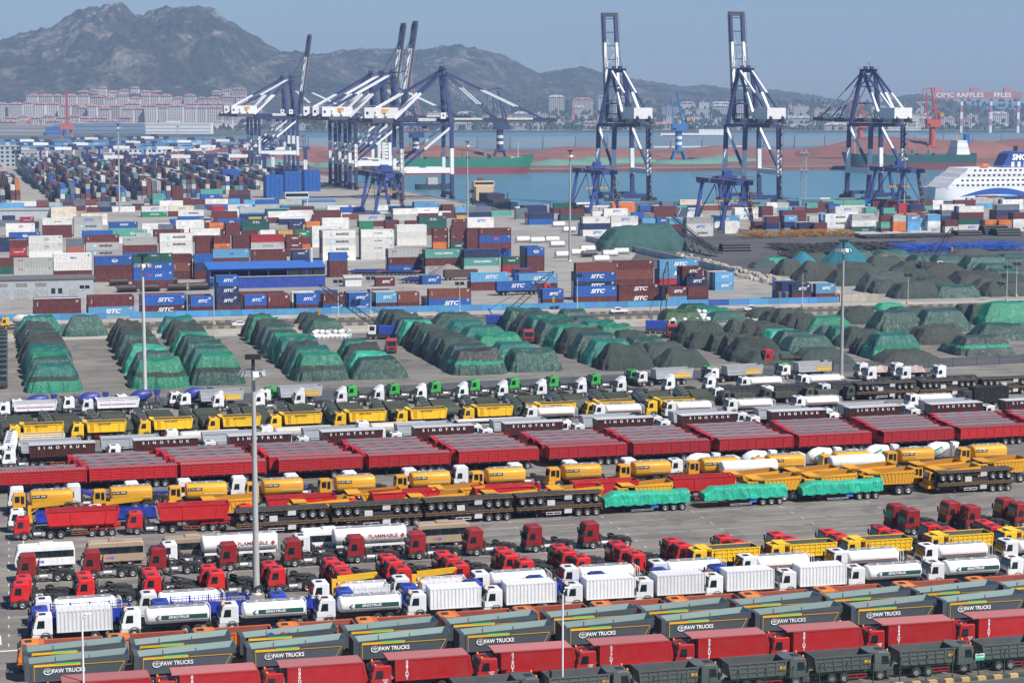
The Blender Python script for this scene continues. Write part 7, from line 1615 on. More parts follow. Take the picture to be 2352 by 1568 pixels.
GSTK = MB(); 
for k in range(9):
    for j in range(3): GSTK.box(k * 2.0, j * 3.0, 0, k * 2.0 + 1.6, j * 3.0 + 2.6, 1.6)
for i, (x, y, c) in enumerate(((1975, 543, (.5, .52, .53)), (2025, 541, (.5, .52, .53)), (2075, 540, (.52, .53, .55)), (1990, 549, (.03, .03, .035)), (2050, 548, (.03, .03, .035)), (2120, 546, (.03, .03, .035)))):
    b = MB(); [b.box(k * 1.5, 0, .3 + .5 * j, k * 1.5 + 1.3, 12, .3 + .5 * j + .4) for k in range(10) for j in range(2)]
    o = link('beam_stack', b.mesh('beam_stack', 'steel_paint'), loc=at(x, y), rot=TH, color=c); o['kind'] = 'stuff'; o['label'] = 'stacked steel beams along the yard wall'
# ------------------------------------------------------------------ green mesh fence, striped kerb and road at the lower right
FR = Line(2140, 1562); striped_kerb('kerb', FR, 1560, 2400, -1.2, .35, .5, .9, (.50, .36, .12), (.05, .05, .05))
quad(FR, (700, 2600), -16.0, -1.4, .010, 'bottom_road', 'road_dark')
mf = link('mesh_fence', None, loc=FR.on(1500), rot=FR.rz); tag(mf, 'dark green mesh fence before the dark tippers at lower right', 'fence')
FP = MB().box(-.05, -.05, 0, .05, .05, 2.4).beam((0, 0, 2.35), (0, -.35, 2.75), .07).mesh('post', 'paint')
MS = MB()
for k in range(13): MS.box(.22 * k, -.008, .1, .22 * k + .014, .008, 2.25)
for z in (.1, .8, 1.55, 2.25): MS.box(0, -.012, z, 2.9, .012, z + .03)
MS = MS.mesh('mesh_panel', 'paint')
nf = int((FR.on(2420) - FR.on(1500)).length / 2.9)
for i in range(nf): link('post', FP, mf, (2.9 * i, 0, 0), color=(.01, .06, .04)); mpn = link('mesh_panel', MS, mf, (2.9 * i, 0, 0), color=(.01, .055, .04)); mpn['kind'] = 'stuff'
p = FR.on(2238); spawn('notice_board', 'small white and green notice board hung on the mesh fence', 'sign', None, p - FR.n * .1 + Vector((0, 0, 1.75)), FR.rz, [P('board', MB().box(0, -.03, 0, 1.0, 0, .7).mesh('board', 'paint'), (.75, .76, .75)), P('lower_field', MB().box(.0, -.036, .0, 1.0, -.031, .32).mesh('lower_field', 'lettering'), (.02, .4, .2)), P('lettering', text_mesh('重点区域', .2, .01), (.03, .25, .12), loc=(.5, -.05, .52))])
# lane fence posts
lf = link('lane_fence', None, loc=LANE.on(-20), rot=LANE.rz); tag(lf, 'thin green wire fence between the truck lot and the lane', 'fence')
LP = MB().box(-.05, -.05, 0, .05, .05, 2.2).mesh('post', 'paint'); WI = MB().box(0, -.01, .6, 5.9, .01, .63).box(0, -.01, 1.4, 5.9, .01, 1.43).box(0, -.01, 2.1, 5.9, .01, 2.13).mesh('wire', 'paint')
for i in range(int((LANE.on(2380) - LANE.on(-20)).length / 6)): link('post', LP, lf, (6 * i, -14.4, 0), color=(.02, .09, .05)); w_ = link('wire', WI, lf, (6 * i, -14.4, 0), color=(.03, .1, .06)); w_['kind'] = 'stuff'
# ------------------------------------------------------------------ ships
def hull(L, B, H, bow=.16, stern=.06, flare=2.2, sheer=3.0, low=(0, .45)):
    """hull along +x with the bow at x=L: returns lower and upper strake meshes and the deck"""
    n = 36; zs = [-2, 0, H * .25, H * .45, H * .7, H]
    def half(t, z):
        k = (z + 2) / (H + 2)
        e = max(0.0, (t - (1 - bow)) / bow); w = (1 - e ** (1.5 + flare * k)) if e > 0 else 1
        s = max(0.0, (stern - t) / stern); w *= 1 - .35 * s * (1 - .5 * k)
        return max(.02, w) * B / 2
    def top(t): return H + sheer * max(0, (t - .86) / .14) ** 1.5 + .35 * sheer * max(0, (.08 - t) / .08)
    def pt(t, z, s): return (t * L + (.035 * L * (z / H) * max(0, (t - .9) / .1)), s * half(t, z), z)
    lo, up = MB(), MB()
    for m_, za, zb in ((lo, -2, H * .45), (up, H * .45, None)):
        for s in (-1, 1): m_.grid(lambda u, v: pt(u, za + ((top(u) if zb is None else zb) - za) * v, s), n, 4)
        m_.add([pt(0, za, -1), pt(0, za, 1), pt(0, zb or top(0), 1), pt(0, zb or top(0), -1)], [(0, 1, 2, 3)])
    dk = MB(); pa = [pt(i / n, top(i / n) - 1.0, -1) for i in range(n + 1)]; pb = [pt(i / n, top(i / n) - 1.0, 1) for i in range(n + 1)]
    dk.add(pa + pb, [(i, i + 1, i + 2 + n, i + 1 + n) for i in range(n)])
    return lo.mesh('lower_hull', 'paint'), up.mesh('upper_hull', 'paint'), dk.mesh('deck', 'matte')
def superstructure(w, d, n, x, z0, B):
    ps = []
    for k in range(n):
        f = 1 - .07 * k; ww = w * f; dd = d * f
        ps.append(P('deckhouse', MB().box(x - ww / 2, -dd / 2, z0 + 2.7 * k, x + ww / 2, dd / 2, z0 + 2.7 * k + 2.7).mesh('deckhouse', 'paint'), (.76, .76, .75), subs=[P('window_row', MB().box(x - ww / 2 + .5, -dd / 2 - .03, z0 + 2.7 * k + 1.2, x + ww / 2 - .5, -dd / 2, z0 + 2.7 * k + 1.8).mesh('window_row', 'glass'))]))
    return ps
def bulk_carrier(L, p, rz, label, green, letters):
    lo, up, dk = hull(L, 22, 13.0)
    ps = [P('lower_hull', lo, (.20, .045, .05)), P('upper_hull', up, green), P('deck', dk, (.10, .05, .04))]
    for k in range(5): x = L * (.24 + .13 * k); ps.append(P('hatch', MB().box(x, -7, 12, x + L * .09, 7, 14.2).mesh('hatch', 'paint'), (.12, .13, .12)))
    for k in range(4): x = L * (.345 + .13 * k); ps.append(P('deck_crane', MB().box(x - 1.3, -1.3, 12, x + 1.3, 1.3, 17.5).beam((x, 0, 16.5), (x + L * .06, 0, 18.0), .8).mesh('deck_crane', 'paint'), (.16, .18, .17)))
    ps += superstructure(13, 19, 5, L * .11, 12, 22)
    ps += [P('funnel', MB().box(L * .03, -2.4, 22, L * .065, 2.4, 31).mesh('funnel', 'paint'), (.02, .09, .35)), P('mast', MB().tube([(L * .13, 0, 25), (L * .13, 0, 35)], .5, 8, r2=.2).mesh('mast', 'paint'), (.6, .4, .1)), P('foremast', MB().tube([(L * .94, 0, 13), (L * .94, 0, 27)], .4, 8, r2=.2).mesh('foremast', 'paint'), (.7, .65, .5)), P('lifeboat', MB().lathe([(0, .1), (1, 1.2), (5, 1.3), (6.5, .1)], 12, 'x', (L * .07, -10.5, 17)).mesh('lifeboat', 'paint'), (.6, .12, .04))]
    if letters: ps.append(P('lettering', text_mesh(letters, 2.6, .01), WHITE, loc=(L * .92, -9.0, 13.2), rot=(0, 0, R(20))))
    spawn('cargo_ship', label, 'ship', None, p, rz, ps)
WL = -3.0
p1 = G(0, PIER_B - 13); xs_ = Line.__new__(Line); xs_.p = p1; xs_.d = E1.copy(); xs_.rz = TH; xs_.n = E2
a_, b_ = xs_.on(836), xs_.on(1212)
bulk_carrier((b_ - a_).length, Vector((a_.x, a_.y, WL)), TH, 'green and red cargo ship moored at the ore pier left of centre', (.012, .17, .10), 'YIN LONG 8')
a_, b_ = xs_.on(1945), xs_.on(2232)
bulk_carrier((b_ - a_).length, Vector((b_.x, b_.y, WL)), TH + math.pi, 'dark green and red cargo ship moored at the ore pier at right', (.012, .09, .085), '')
# container barge at the left quay, bow towards the camera
lo, up, dk = hull(66, 13, 5.0, .14, .05, 1.6, 1.6)
bp = [P('lower_hull', lo, (.16, .05, .04)), P('upper_hull', up, (.03, .05, .11)), P('deck', dk, (.22, .09, .06))]
bp += [P('deckhouse', MB().box(2, -5, 4, 12, 5, 12.5).mesh('deckhouse', 'paint'), (.50, .38, .26)), P('wheelhouse', MB().box(5, -6, 12.5, 11, 6, 15.5).mesh('wheelhouse', 'paint'), (.55, .42, .30), subs=[P('window_row', MB().box(11, -5.5, 13.6, 11.03, 5.5, 14.8).mesh('window_row', 'glass'))]), P('funnel', MB().box(1.0, -1.5, 12, 3.5, 1.5, 17).mesh('funnel', 'paint'), (.2, .06, .04)), P('foremast', MB().tube([(61, 0, 5), (61, 0, 11)], .3, 8).mesh('foremast', 'paint'), (.05, .05, .05))]
bp += [P('life_raft', MB().lathe([(0, .1), (.8, 1.1), (2.4, 1.1), (3.2, .1)], 10, 'x', (4, s * 6.2, 9.5)).mesh('life_raft', 'paint'), (.5, .14, .05)) for s in (-1, 1)]
pb_ = G(9.5, 92); spawn('container_barge', 'rusty container barge moored by the quay corner, bow towards the camera', 'ship', None, Vector((pb_.x, pb_.y, WL)), TH - math.pi / 2, bp)
for k in range(5):
    for j in range(4):
        q = G(9.5 - 4.9 + 2.45 * j, 92 - 18 - 6.4 * k)
        for t in range(2 if k < 3 else 1):
            o = link('container', C20, loc=(q.x, q.y, .9 + CH * t), rot=TH - math.pi / 2, color=(.03, .035, .06)); tag(o, 'dark container loaded on the rusty barge by the quay corner', 'container', 'containers on the barge')
# ferry
fl, fu, fd = hull(150, 26, 11.0, .07, .05, 1.0, .5)
fe = [P('lower_hull', fl, (.72, .73, .74)), P('upper_hull', fu, (.74, .75, .76)), P('deck', fd, (.5, .5, .5))]
def fdeck(x0, x1, z, h, ins): return MB().prism([(x0, z), (x1, z), (x1, z + h), (x0 + h * .9, z + h)], -13 + ins, 13 - ins).mesh('deck_block', 'paint')
fz = 11.0
for k, (x0, x1) in enumerate(((6, 146), (9, 142), (13, 138), (17, 130))):
    fe.append(P('deck_block', fdeck(x0, x1, fz + 2.8 * k, 2.8, .2 + .15 * k), (.76, .77, .78), subs=[P('window', MB().box(x, -13.05 + .2 + .15 * k, fz + 2.8 * k + 1.0, x + 1.5, -12.95 + .2 + .15 * k, fz + 2.8 * k + 2.0).mesh('window', 'glass')) for x in [x0 + 6 + 3.2 * q for q in range(22)]]))
SWO = MB(); SWO.grid(lambda u, v: (14 + 60 * u, -13.12, 4.5 + 5.5 * math.sin(math.pi * min(1, u * 1.15)) * (.35 + .65 * v) + 1.5 * (1 - u)), 30, 6)
fe.append(P('blue_wave', SWO.mesh('blue_wave', 'lettering'), (.02, .08, .36)))
fun = MB().prism([(44, 22), (66, 22), (62, 30), (60, 31.5), (51, 31.5), (48, 30)], -6, 6, 0, .6).mesh('funnel', 'paint')
fe.append(P('funnel', fun, (.02, .07, .30), subs=[P('lettering', text_mesh('SMC', 4.6, .04, .1), WHITE, loc=(55, -6.1, 28.0)), P('exhaust', MB().tube([(54, -2, 31), (54, -2, 34.5)], .7, 8).tube([(57, 1, 31), (57, 1, 34.5)], .7, 8).mesh('exhaust', 'black')), P('louvre', MB().box(50, -6.08, 22.6, 52, -6, 25.5).box(54, -6.08, 22.6, 56, -6, 25.5).box(58, -6.08, 22.6, 60, -6, 25.5).mesh('louvre', 'matte'), (.6, .62, .62))]))
fe += [P('lifeboat', MB().lathe([(0, .1), (1, 1.3), (5, 1.4), (6.5, .1)], 12, 'x', (28 + 42 * k, -9, 23.4)).mesh('lifeboat', 'paint'), (.6, .10, .04)) for k in range(3)]
fe += [P('rail', (lambda b: handrail(b, (18, -12.5, 22.2), (130, -12.5, 22.2)) or b.mesh('rail', 'paint'))(MB()), (.7, .7, .7))]
pf = at(2162, 466); spawn('ferry', 'white passenger ferry with blue waves and funnel lettered SMC at the right edge', 'ship', None, Vector((pf.x, pf.y, WL)) + E2 * 18, TH, fe)
# small tug
lo, up, dk = hull(26, 8, 3.4, .2, .1, 1.5, 1.2); pt_ = at(955, 425)
spawn('tug', 'small dark tug lying beyond the barge', 'ship', None, Vector((pt_.x, pt_.y, WL)), TH, [P('lower_hull', lo, (.03, .05, .05)), P('upper_hull', up, (.02, .05, .05)), P('deck', dk, (.2, .08, .05)), P('deckhouse', MB().box(8, -2.5, 3, 15, 2.5, 8).mesh('deckhouse', 'paint'), (.5, .5, .48))])

# ------------------------------------------------------------------ ore pier
def pile(a, b_, w, d_, h, col, label, mat='net', seed=0):
    def fn(u, v):
        x, y = u * 2 - 1, v * 2 - 1; k = max(0, 1 - (abs(x) ** 2.6 + abs(y) ** 2.2)) ** .62
        return (x * w / 2, y * d_ / 2, h * k * (1 + .16 * math.sin(5 * x + seed) + .08 * math.sin(13 * x + 2 * seed) + .1 * math.sin(4 * y + seed)))
    o = link('ore_pile', MB().grid(fn, 48, 14).mesh('ore_pile', mat), loc=G(a, b_, -.3), rot=TH, color=col); tag(o, label, 'ore pile', 'piles on the ore pier'); return o
ore = (.17, .068, .05)
m, n, N, L, b = newmat('ore'); g = N.new('ShaderNodeNewGeometry')
L.new(ramp(N, L, noise(N, L, .02, 6, .65, g.outputs['Position']), .3, (.12, .048, .036, 1), .7, (.24, .10, .075, 1)), b.inputs['Base Color']); b.inputs['Roughness'].default_value = .95
bump(N, L, b, noise(N, L, .15, 5, .65, g.outputs['Position']), .5, 1.5)
for i, (a, b_, w, d_, h) in enumerate(((150, 900, 210, 120, 13), (330, 960, 240, 130, 9), (520, 1010, 220, 120, 8), (700, 960, 260, 160, 17), (930, 990, 300, 180, 16), (1180, 930, 280, 160, 14), (1430, 960, 320, 190, 18), (-20, 900, 200, 130, 12), (60, 1060, 200, 120, 10), (820, 1120, 300, 160, 12))):
    pile(a, b_, w, d_, h, ore, f'long red-brown ore pile on the pier, {nth(i)} of them', 'ore', i)
for i, (a, b_, w, d_, h) in enumerate(((120, 760, 90, 40, 5), (200, 790, 70, 36, 6), (260, 750, 80, 36, 4.5), (320, 800, 90, 40, 5.5), (380, 760, 70, 36, 4), (60, 740, 70, 30, 5), (0, 790, 80, 36, 5), (440, 820, 70, 36, 4))):
    pile(a, b_, w, d_, h, (.13, .30, .24), f'pale green netted pile near the pier edge, {nth(i)} of them', 'net', i + 20)
wf = link('windbreak', None, loc=G(0, 1310), rot=TH); tag(wf, 'long blue-grey windbreak fence along the back of the ore pier', 'fence')
WPAN = MB().box(0, -.1, 3, 39, .1, 15).mesh('panel', 'matte'); WPOST = MB().beam((0, 0, 0), (0, 0, 15.5), .9).beam((0, 4, 0), (0, 0, 12), .6).mesh('post', 'steel_paint')
for i in range(56): link('panel', WPAN, wf, (40 * i, 0, 0), color=(.16, .24, .30)); link('post', WPOST, wf, (40 * i, 0, 0), color=(.1, .15, .2))
def slew_crane(x, y, ytop, col, label, jib=1.0, band=True, k0=1.0):
    s = px_per_m(y); p = at(x, y); H = (y - ytop) / s; hb = H * .42; ps = []
    ps.append(P('portal', MB().beam((-7, -6, 0), (-3.5, -3, hb * .35), 1.6).beam((7, -6, 0), (3.5, -3, hb * .35), 1.6).beam((-7, 6, 0), (-3.5, 3, hb * .35), 1.6).beam((7, 6, 0), (3.5, 3, hb * .35), 1.6).box(-5, -4, hb * .33, 5, 4, hb * .38).mesh('portal', 'steel_paint'), col))
    ps.append(P('column', MB().tube([(0, 0, hb * .3), (0, 0, hb)], 3.2, 16).mesh('column', 'steel_paint'), col))
    if band: ps += [P('column_band', MB().tube([(0, 0, hb * q), (0, 0, hb * (q + .09))], 3.3, 16).mesh('column_band', 'steel_paint'), CW) for q in (.55, .74)]
    ps.append(P('machine_house', MB().box(-6.5, -4.5, hb, 8, 4.5, hb + H * .10).mesh('machine_house', 'steel_paint'), col, subs=[P('window', MB().box(-6, -4.55, hb + 1, -3, -4.5, hb + 3).mesh('window', 'glass'))]))
    t = Vector((-2, 0, H * .96)); b = MB()
    for yy in (-2.5, 2.5): b.beam((4, yy, hb + H * .1), (t.x, yy * .4, t.z), 1.1).beam((-5, yy, hb + H * .1), (t.x - 5 * jib, yy * .3, t.z - H * .06), .8).beam((8, yy, hb + H * .1), (3, yy * .5, H * .72), .7)
    b.beam(t, t + Vector((-9 * jib, 0, -H * .02)), 1.0).beam(t + Vector((-9 * jib, 0, -H * .02)), t + Vector((-11 * jib, 0, -H * .34)), .5).beam(t + Vector((0, 0, .5)), t + Vector((4, 0, -1)), .8)
    for q in range(5): z = hb + H * .1 + (H * .86 - hb) * (q + .5) / 5; b.beam((4 - 6 * (q + .5) / 5, -2, z), (4 - 6 * (q + .5) / 5, 2, z), .5)
    ps.append(P('jib', b.mesh('jib', 'steel_paint'), col)); ps.append(P('counterweight', MB().box(7, -3, hb + H * .14, 11, 3, hb + H * .19).mesh('counterweight', 'steel_paint'), (.55, .30, .08)))
    spawn('slewing_crane', label, 'crane', 'slewing cranes', p, TH * .3, ps)
slew_crane(1558, 372, 203, (.03, .17, .42), 'light blue slewing harbour crane on the ore pier in mid picture')
slew_crane(1148, 372, 196, (.022, .045, .12), 'dark blue slewing harbour crane on the ore pier behind the left cranes')
slew_crane(2140, 360, 196, (.50, .085, .06), 'red slewing harbour crane on the ore pier at right', 1.0, False)
slew_crane(1975, 350, 215, (.48, .09, .07), 'red slewing crane half hidden behind the rightmost quay crane', 1.0, False)
slew_crane(955, 372, 240, (.02, .06, .22), 'blue slewing crane behind the left quay cranes')
# ------------------------------------------------------------------ far shore
def far_gantry(x0, x1, y, ytop, label, letters):
    s = px_per_m(y); p = at(x0, y); L_ = (x1 - x0) / s; H = (y - ytop) / s; bh = H * .17; colr = (.46, .20, .20)
    ps = [P('girder', MB().box(0, -5, H - bh, L_, 5, H).mesh('girder', 'steel_paint'), colr)]
    for k, f in enumerate((.33, .66, .97)): ps += banded_beam((L_ * f, 0, 0), (L_ * f, 0, H - bh), 4.5, 4.5, (.2, .4, .6, .8), (CW, colr, CW, colr, CW), 'leg')
    for k, (t, f) in enumerate(letters): ps.append(P('lettering', text_mesh(t, bh * .9, .015, stretch=1.2), WHITE, loc=(L_ * f, -5.2, H - bh / 2)))
    ps += [P('trolley', MB().box(L_ * f, -4, H, L_ * f + 14, 4, H + 7).mesh('trolley', 'steel_paint'), colr) for f in (.02, .42, .8)]
    spawn('shipyard_gantry', label, 'crane', None, p, 0, ps)
far_gantry(2140, 2345, 305, 211, 'huge pale red shipyard gantry lettered CIMC RAFFLES at far right', (('CIMC RAFFLES', .30), ('FFLES', .78)))
def tower_crane(x, y, yt, col, label):
    s = px_per_m(y); H = (y - yt) / s; b = MB(); b.beam((-8, 0, 0), (-3, 0, H * .3), 2.5).beam((8, 0, 0), (3, 0, H * .3), 2.5).box(-9, -6, H * .22, 9, 6, H * .32)
    up = MB().beam((0, 0, H * .3), (0, 0, H), 3.2); spawn('dock_crane', label, 'crane', 'far dock cranes', at(x, y), 0, [P('portal', b.mesh('portal', 'steel_paint'), (.62, .14, .06)), P('tower', up.mesh('tower', 'steel_paint'), col)])
tower_crane(155, 322, 212, (.40, .06, .08), 'red tower crane on orange portal at the far left shore')
tower_crane(70, 302, 272, (.62, .14, .06), 'low orange dock crane at the far left shore')
tower_crane(1318, 292, 245, (.55, .12, .10), 'small red dock crane on the far shore in mid picture')
# red and white lattice derrick behind the left cranes
for k, xx in enumerate((940, 968)):
    b = MB(); s = px_per_m(300); T = Vector((-(22 + 8 * k), 0, (300 - 128) / s)); 
    for e in (-5, 5): b.beam((e, 0, 4), T + Vector((e * .15, 0, 0)), 1.0)
    for q in range(14): b.beam(Vector((5, 0, 4)).lerp(T, q / 14) , Vector((-5, 0, 4)).lerp(T, (q + 1) / 14), .7); b.beam(Vector((-5, 0, 4)).lerp(T, q / 14), Vector((5, 0, 4)).lerp(T, (q + 1) / 14), .7)
    spawn('floating_crane', f'tall {"pale red" if k else "white"} lattice derrick behind the left quay cranes', 'crane', 'lattice derricks', at(xx, 300), 0, [P('jib', b.mesh('jib', 'steel_paint'), (.55, .22, .24) if k else (.7, .68, .7)), P('base', MB().box(-14, -10, -3, 14, 10, 5).mesh('base', 'steel_paint'), (.5, .15, .12))])
# buildings
def hgt(x, Y): return 0.0
RIDGE = [(-200, 135), (0, 108), (40, 95), (100, 80), (150, 70), (190, 50), (240, 40), (265, 33), (290, 36), (310, 50), (335, 47), (380, 31), (430, 26), (470, 24), (500, 32), (520, 50), (560, 75), (600, 100), (650, 128), (690, 131), (730, 135), (780, 125), (850, 117), (900, 118), (940, 123), (1000, 117), (1060, 113), (1100, 120), (1150, 130), (1200, 155), (1240, 175), (1300, 165), (1340, 160), (1380, 175), (1450, 188), (1550, 205), (1620, 201), (1680, 210), (1780, 212), (1850, 221), (1920, 234), (2000, 244), (2030, 236), (2070, 224), (2110, 221), (2160, 231), (2250, 252), (2352, 262), (2600, 262)]
def ridge_y(x):
    for (xa, ya), (xb, yb) in zip(RIDGE, RIDGE[1:]):
        if xa <= x <= xb: t = (x - xa) / (xb - xa); return ya + (yb - ya) * t
    return RIDGE[0][1] if x < 0 else RIDGE[-1][1]
m, n, N, L, b = newmat('hillside'); g = N.new('ShaderNodeNewGeometry')
c = ramp(N, L, noise(N, L, .004, 7, .65, g.outputs['Position']), .35, (.030, .042, .024, 1), .65, (.085, .084, .052, 1))
rk = ramp(N, L, noise(N, L, .010, 8, .72, g.outputs['Position'], .6), .50, BW[0], .62, BW[1])
hz_ = N.new('ShaderNodeSeparateXYZ'); L.new(g.outputs['Position'], hz_.inputs[0]); mrk = N.new('ShaderNodeMapRange'); mrk.inputs['From Min'].default_value = 120; mrk.inputs['From Max'].default_value = 330; mrk.inputs['To Min'].default_value = .35; mrk.inputs['To Max'].default_value = 1.0; L.new(hz_.outputs['Z'], mrk.inputs['Value'])
rm = N.new('ShaderNodeMath'); rm.operation = 'MULTIPLY'; L.new(rk, rm.inputs[0]); L.new(mrk.outputs[0], rm.inputs[1])
c = mixrgb(N, L, c, (.46, .41, .36, 1), rm.outputs[0])
tr = ramp(N, L, noise(N, L, .06, 4, .7, g.outputs['Position']), .4, (.55, .55, .55, 1), .62, (1.25, 1.25, 1.2, 1)); c = mixrgb(N, L, c, tr, 1.0, 'MULTIPLY')
L.new(c, b.inputs['Base Color']); b.inputs['Roughness'].default_value = .95
bump(N, L, b, noise(N, L, .02, 8, .72, g.outputs['Position']), 1.0, 40)
def hill_range(name, x0, x1, D, front, back, ridge, seed, nx=330, ny=100):
    """a range of hills whose crest stands D metres out; spurs run down towards the shore"""
    def fn(u, v):
        x = x0 + (x1 - x0) * u; y = ridge(x); az = (x - CX) / F
        t = v * 2 - 1; Y = D + (front if t < 0 else back) * t
        crest = max(0, CAM_H + (HOR - y) * D / F)
        k = 1 - abs(t); prof = math.sin(k * math.pi / 2) ** 1.25 if t < 0 else math.sin(k * math.pi / 2)
        X = az * Y; q = Vector((X * .0016 + seed, Y * .0016, 0))
        sp = mnoise.fractal(q, 1.0, 2.0, 6); rg = mnoise.ridged_multi_fractal(q * 2.2 + Vector((9, 0, 0)), .9, 2.1, 6, 1.0, 2.0)
        low = 1 - prof ** 5
        z = crest * prof * (1 + (.30 * sp + .20 * (rg - 1.1)) * low * 1.5) + (10 * (mnoise.ridged_multi_fractal(q * 7, .8, 2.2, 5, 1.0, 2.0) - 1.0) + 5 * mnoise.noise(q * 40)) * prof
        return (X, Y, max(-2, z))
    structure(name, MB().grid(fn, nx, ny).mesh(name, 'hillside'))
big = lambda x: ridge_y(x) if x < 700 else min(260, ridge_y(x) + (x - 700) * .35)
mid = lambda x: (ridge_y(x) if 690 <= x <= 1260 else 150 + abs(x - 980) * .18 if x < 690 else ridge_y(x) + 10 + (x - 1260) * .1)
rgt = lambda x: ridge_y(x) if x > 1180 else 190 + (1180 - x) * .1
hill_range('mountain', -420, 900, 6200, 1750, 1800, big, 3.1)
hill_range('hills', 500, 1500, 6900, 1800, 1500, mid, 8.4)
hill_range('low_hills', 1000, 2760, 7000, 2100, 1500, rgt, 15.7)
WINB = {}
def block_meshes(w, d, h, fl, roofk):
    key = (w, d, h, fl, roofk)
    if key in WINB: return WINB[key]
    wall = MB().box(0, 0, -30, w, d, h).mesh('wall', 'matte')
    wn = MB(); nx = max(2, int(w / 4.2)); nz = max(1, int(h / fl))
    for i in range(nx):
        for k in range(nz): x = (i + .5) * w / nx; z = (k + .35) * h / nz; wn.box(x - 1.0, -.25, z, x + 1.0, -.02, z + 1.5)
    ny = max(1, int(d / 6))
    rf = MB()
    if roofk == 'hip':
        e = 1.2; rz_ = h + min(w, d) * .28
        rf.add([(-e, -e, h), (w + e, -e, h), (w + e, d + e, h), (-e, d + e, h), (w * .22, d / 2, rz_), (w * .78, d / 2, rz_)], [(0, 1, 5, 4), (1, 2, 5), (2, 3, 4, 5), (3, 0, 4)])
        for x in (w * .25, w * .62): rf.box(x, -.3, h, x + w * .14, d * .4, h + 3.2)
    else: rf.box(-.4, -.4, h, w + .4, d + .4, h + .8).box(w * .3, d * .3, h + .8, w * .5, d * .7, h + 3.5)
    r_ = (wall, wn.mesh('windows', 'glass'), rf.mesh('roof', 'matte')); WINB[key] = r_; return r_
nb = {}
def building(x, Y, z, w, d, h, wallc, roofc, kind, where, fl=3.0, rz=0.0):
    ms_ = block_meshes(round(w / 6) * 6, round(d / 4) * 4, round(h / 3) * 3, fl, kind)
    k = nb[where] = nb.get(where, -1) + 1
    cn = 'white' if wallc[0] > .5 else 'beige' if wallc[0] > .35 else 'grey'
    lab = f'far {cn} {"apartment block with red roof" if kind == "hip" else "flat-roofed building"} {where}, {nth(k)} of them'
    spawn('apartment_block' if kind == 'hip' else 'building', lab, 'building', 'far buildings ' + where, (x, Y, z), rz, [P('wall', ms_[0], wallc), P('windows', ms_[1], stuff=True), P('roof', ms_[2], roofc)])
RR = (.33, .185, .175)
def Xat(px, Y): return (px - CX) / F * Y
for r_, (Y, z, y0, x0, x1, st, hh) in enumerate(((3900, 0, 0, -60, 330, 40, (12, 18)), (4150, 4, 0, -60, 300, 40, (18, 24)), (4300, 9, 0, 170, 590, 38, (30, 42)), (4450, 16, 0, -60, 560, 40, (27, 36)), (4650, 28, 0, 40, 560, 42, (30, 42)), (4850, 40, 0, 150, 540, 60, (36, 45)))):
    x = x0 + 7 * r_
    while x < x1:
        w = rnd.choice((18, 24, 24, 30)); h = rnd.uniform(*hh); Y2 = Y + rnd.uniform(-40, 40)
        if not (r_ == 1 and rnd.random() < .12): building(Xat(x, Y2), Y2, z, w, 16, h, (.62, .58, .54) if rnd.random() < .7 else (.48, .42, .37), RR, 'hip', 'on the left shore')
        x += (w + 3) * F / Y2
for r_, (Y, z, x0, x1, hh, pr) in enumerate(((4300, 3, 560, 1290, (8, 20), .5), (4500, 8, 1180, 2360, (9, 22), .85), (4900, 20, 1260, 1500, (36, 48), .95), (5000, 26, 1560, 1760, (18, 30), .85), (4750, 14, 1280, 1930, (18, 32), .85), (5200, 30, 1700, 2100, (10, 24), .85), (4400, 4, 1900, 2352, (8, 18), .7), (4650, 10, 600, 1250, (12, 24), .7), (4120, 1, 560, 2352, (6, 14), .6))):
    x = x0
    while x < x1:
        w = rnd.uniform(22, 52); h = rnd.uniform(*hh); Y2 = Y + rnd.uniform(-60, 60)
        if rnd.random() < pr: building(Xat(x, Y2), Y2, z, w, 16, h, rnd.choice(((.66, .64, .61), (.52, .47, .42), (.40, .42, .44))), RR if rnd.random() < .35 else (.4, .38, .36), 'hip' if r_ in (2,) or rnd.random() < .25 else 'flat', 'behind the harbour')
        x += (w + rnd.uniform(4, 22)) * F / Y2
for (px_, Y, w, d, h, c_, rc, wh) in ((338, 3640, 112, 30, 17, (.72, .73, .74), (.6, .62, .63), 'long white hall on the left shore'), (130, 3760, 230, 40, 15, (.20, .27, .36), (.16, .24, .34), 'long blue-grey hall on the left shore'), (0, 3520, 95, 30, 16, (.36, .36, .35), (.3, .3, .3), 'grey hall by the left edge'), (110, 3500, 34, 20, 13, (.06, .15, .40), (.05, .14, .38), 'small blue hall on the left shore'), (2020, 4050, 70, 30, 26, (.66, .67, .66), (.5, .5, .5), 'white shed under the shipyard gantry')):
    ms_ = block_meshes(round(w / 6) * 6, round(d / 4) * 4, round(h / 3) * 3, 6.0, 'flat')
    spawn('hall', wh, 'building', None, (Xat(px_, Y), Y, 0), 0, [P('wall', ms_[0], c_), P('windows', ms_[1], stuff=True), P('roof', ms_[2], rc)])
# white train ferry and terminal in the far water
pl_ = at(1500, 333); spawn('rail_ferry', 'white ferry behind the ore pier left of the middle quay crane', 'ship', None, pl_, 0, [P('hull', MB().prism([(0, -3), (118, -3), (122, 9), (0, 9)], 0, 20).mesh('hull', 'paint'), (.72, .73, .74)), P('deck_block', MB().box(10, 2, 9, 100, 18, 15).box(60, 3, 15, 92, 17, 20).mesh('deck_block', 'paint'), (.74, .75, .76), subs=[P('window_row', MB().box(12, 1.9, 11, 98, 2, 12.3).mesh('window_row', 'glass'))]), P('lettering', text_mesh('渤海铁路轮渡', 8.5, .01), (.05, .12, .3), loc=(52, -.3, 3))])
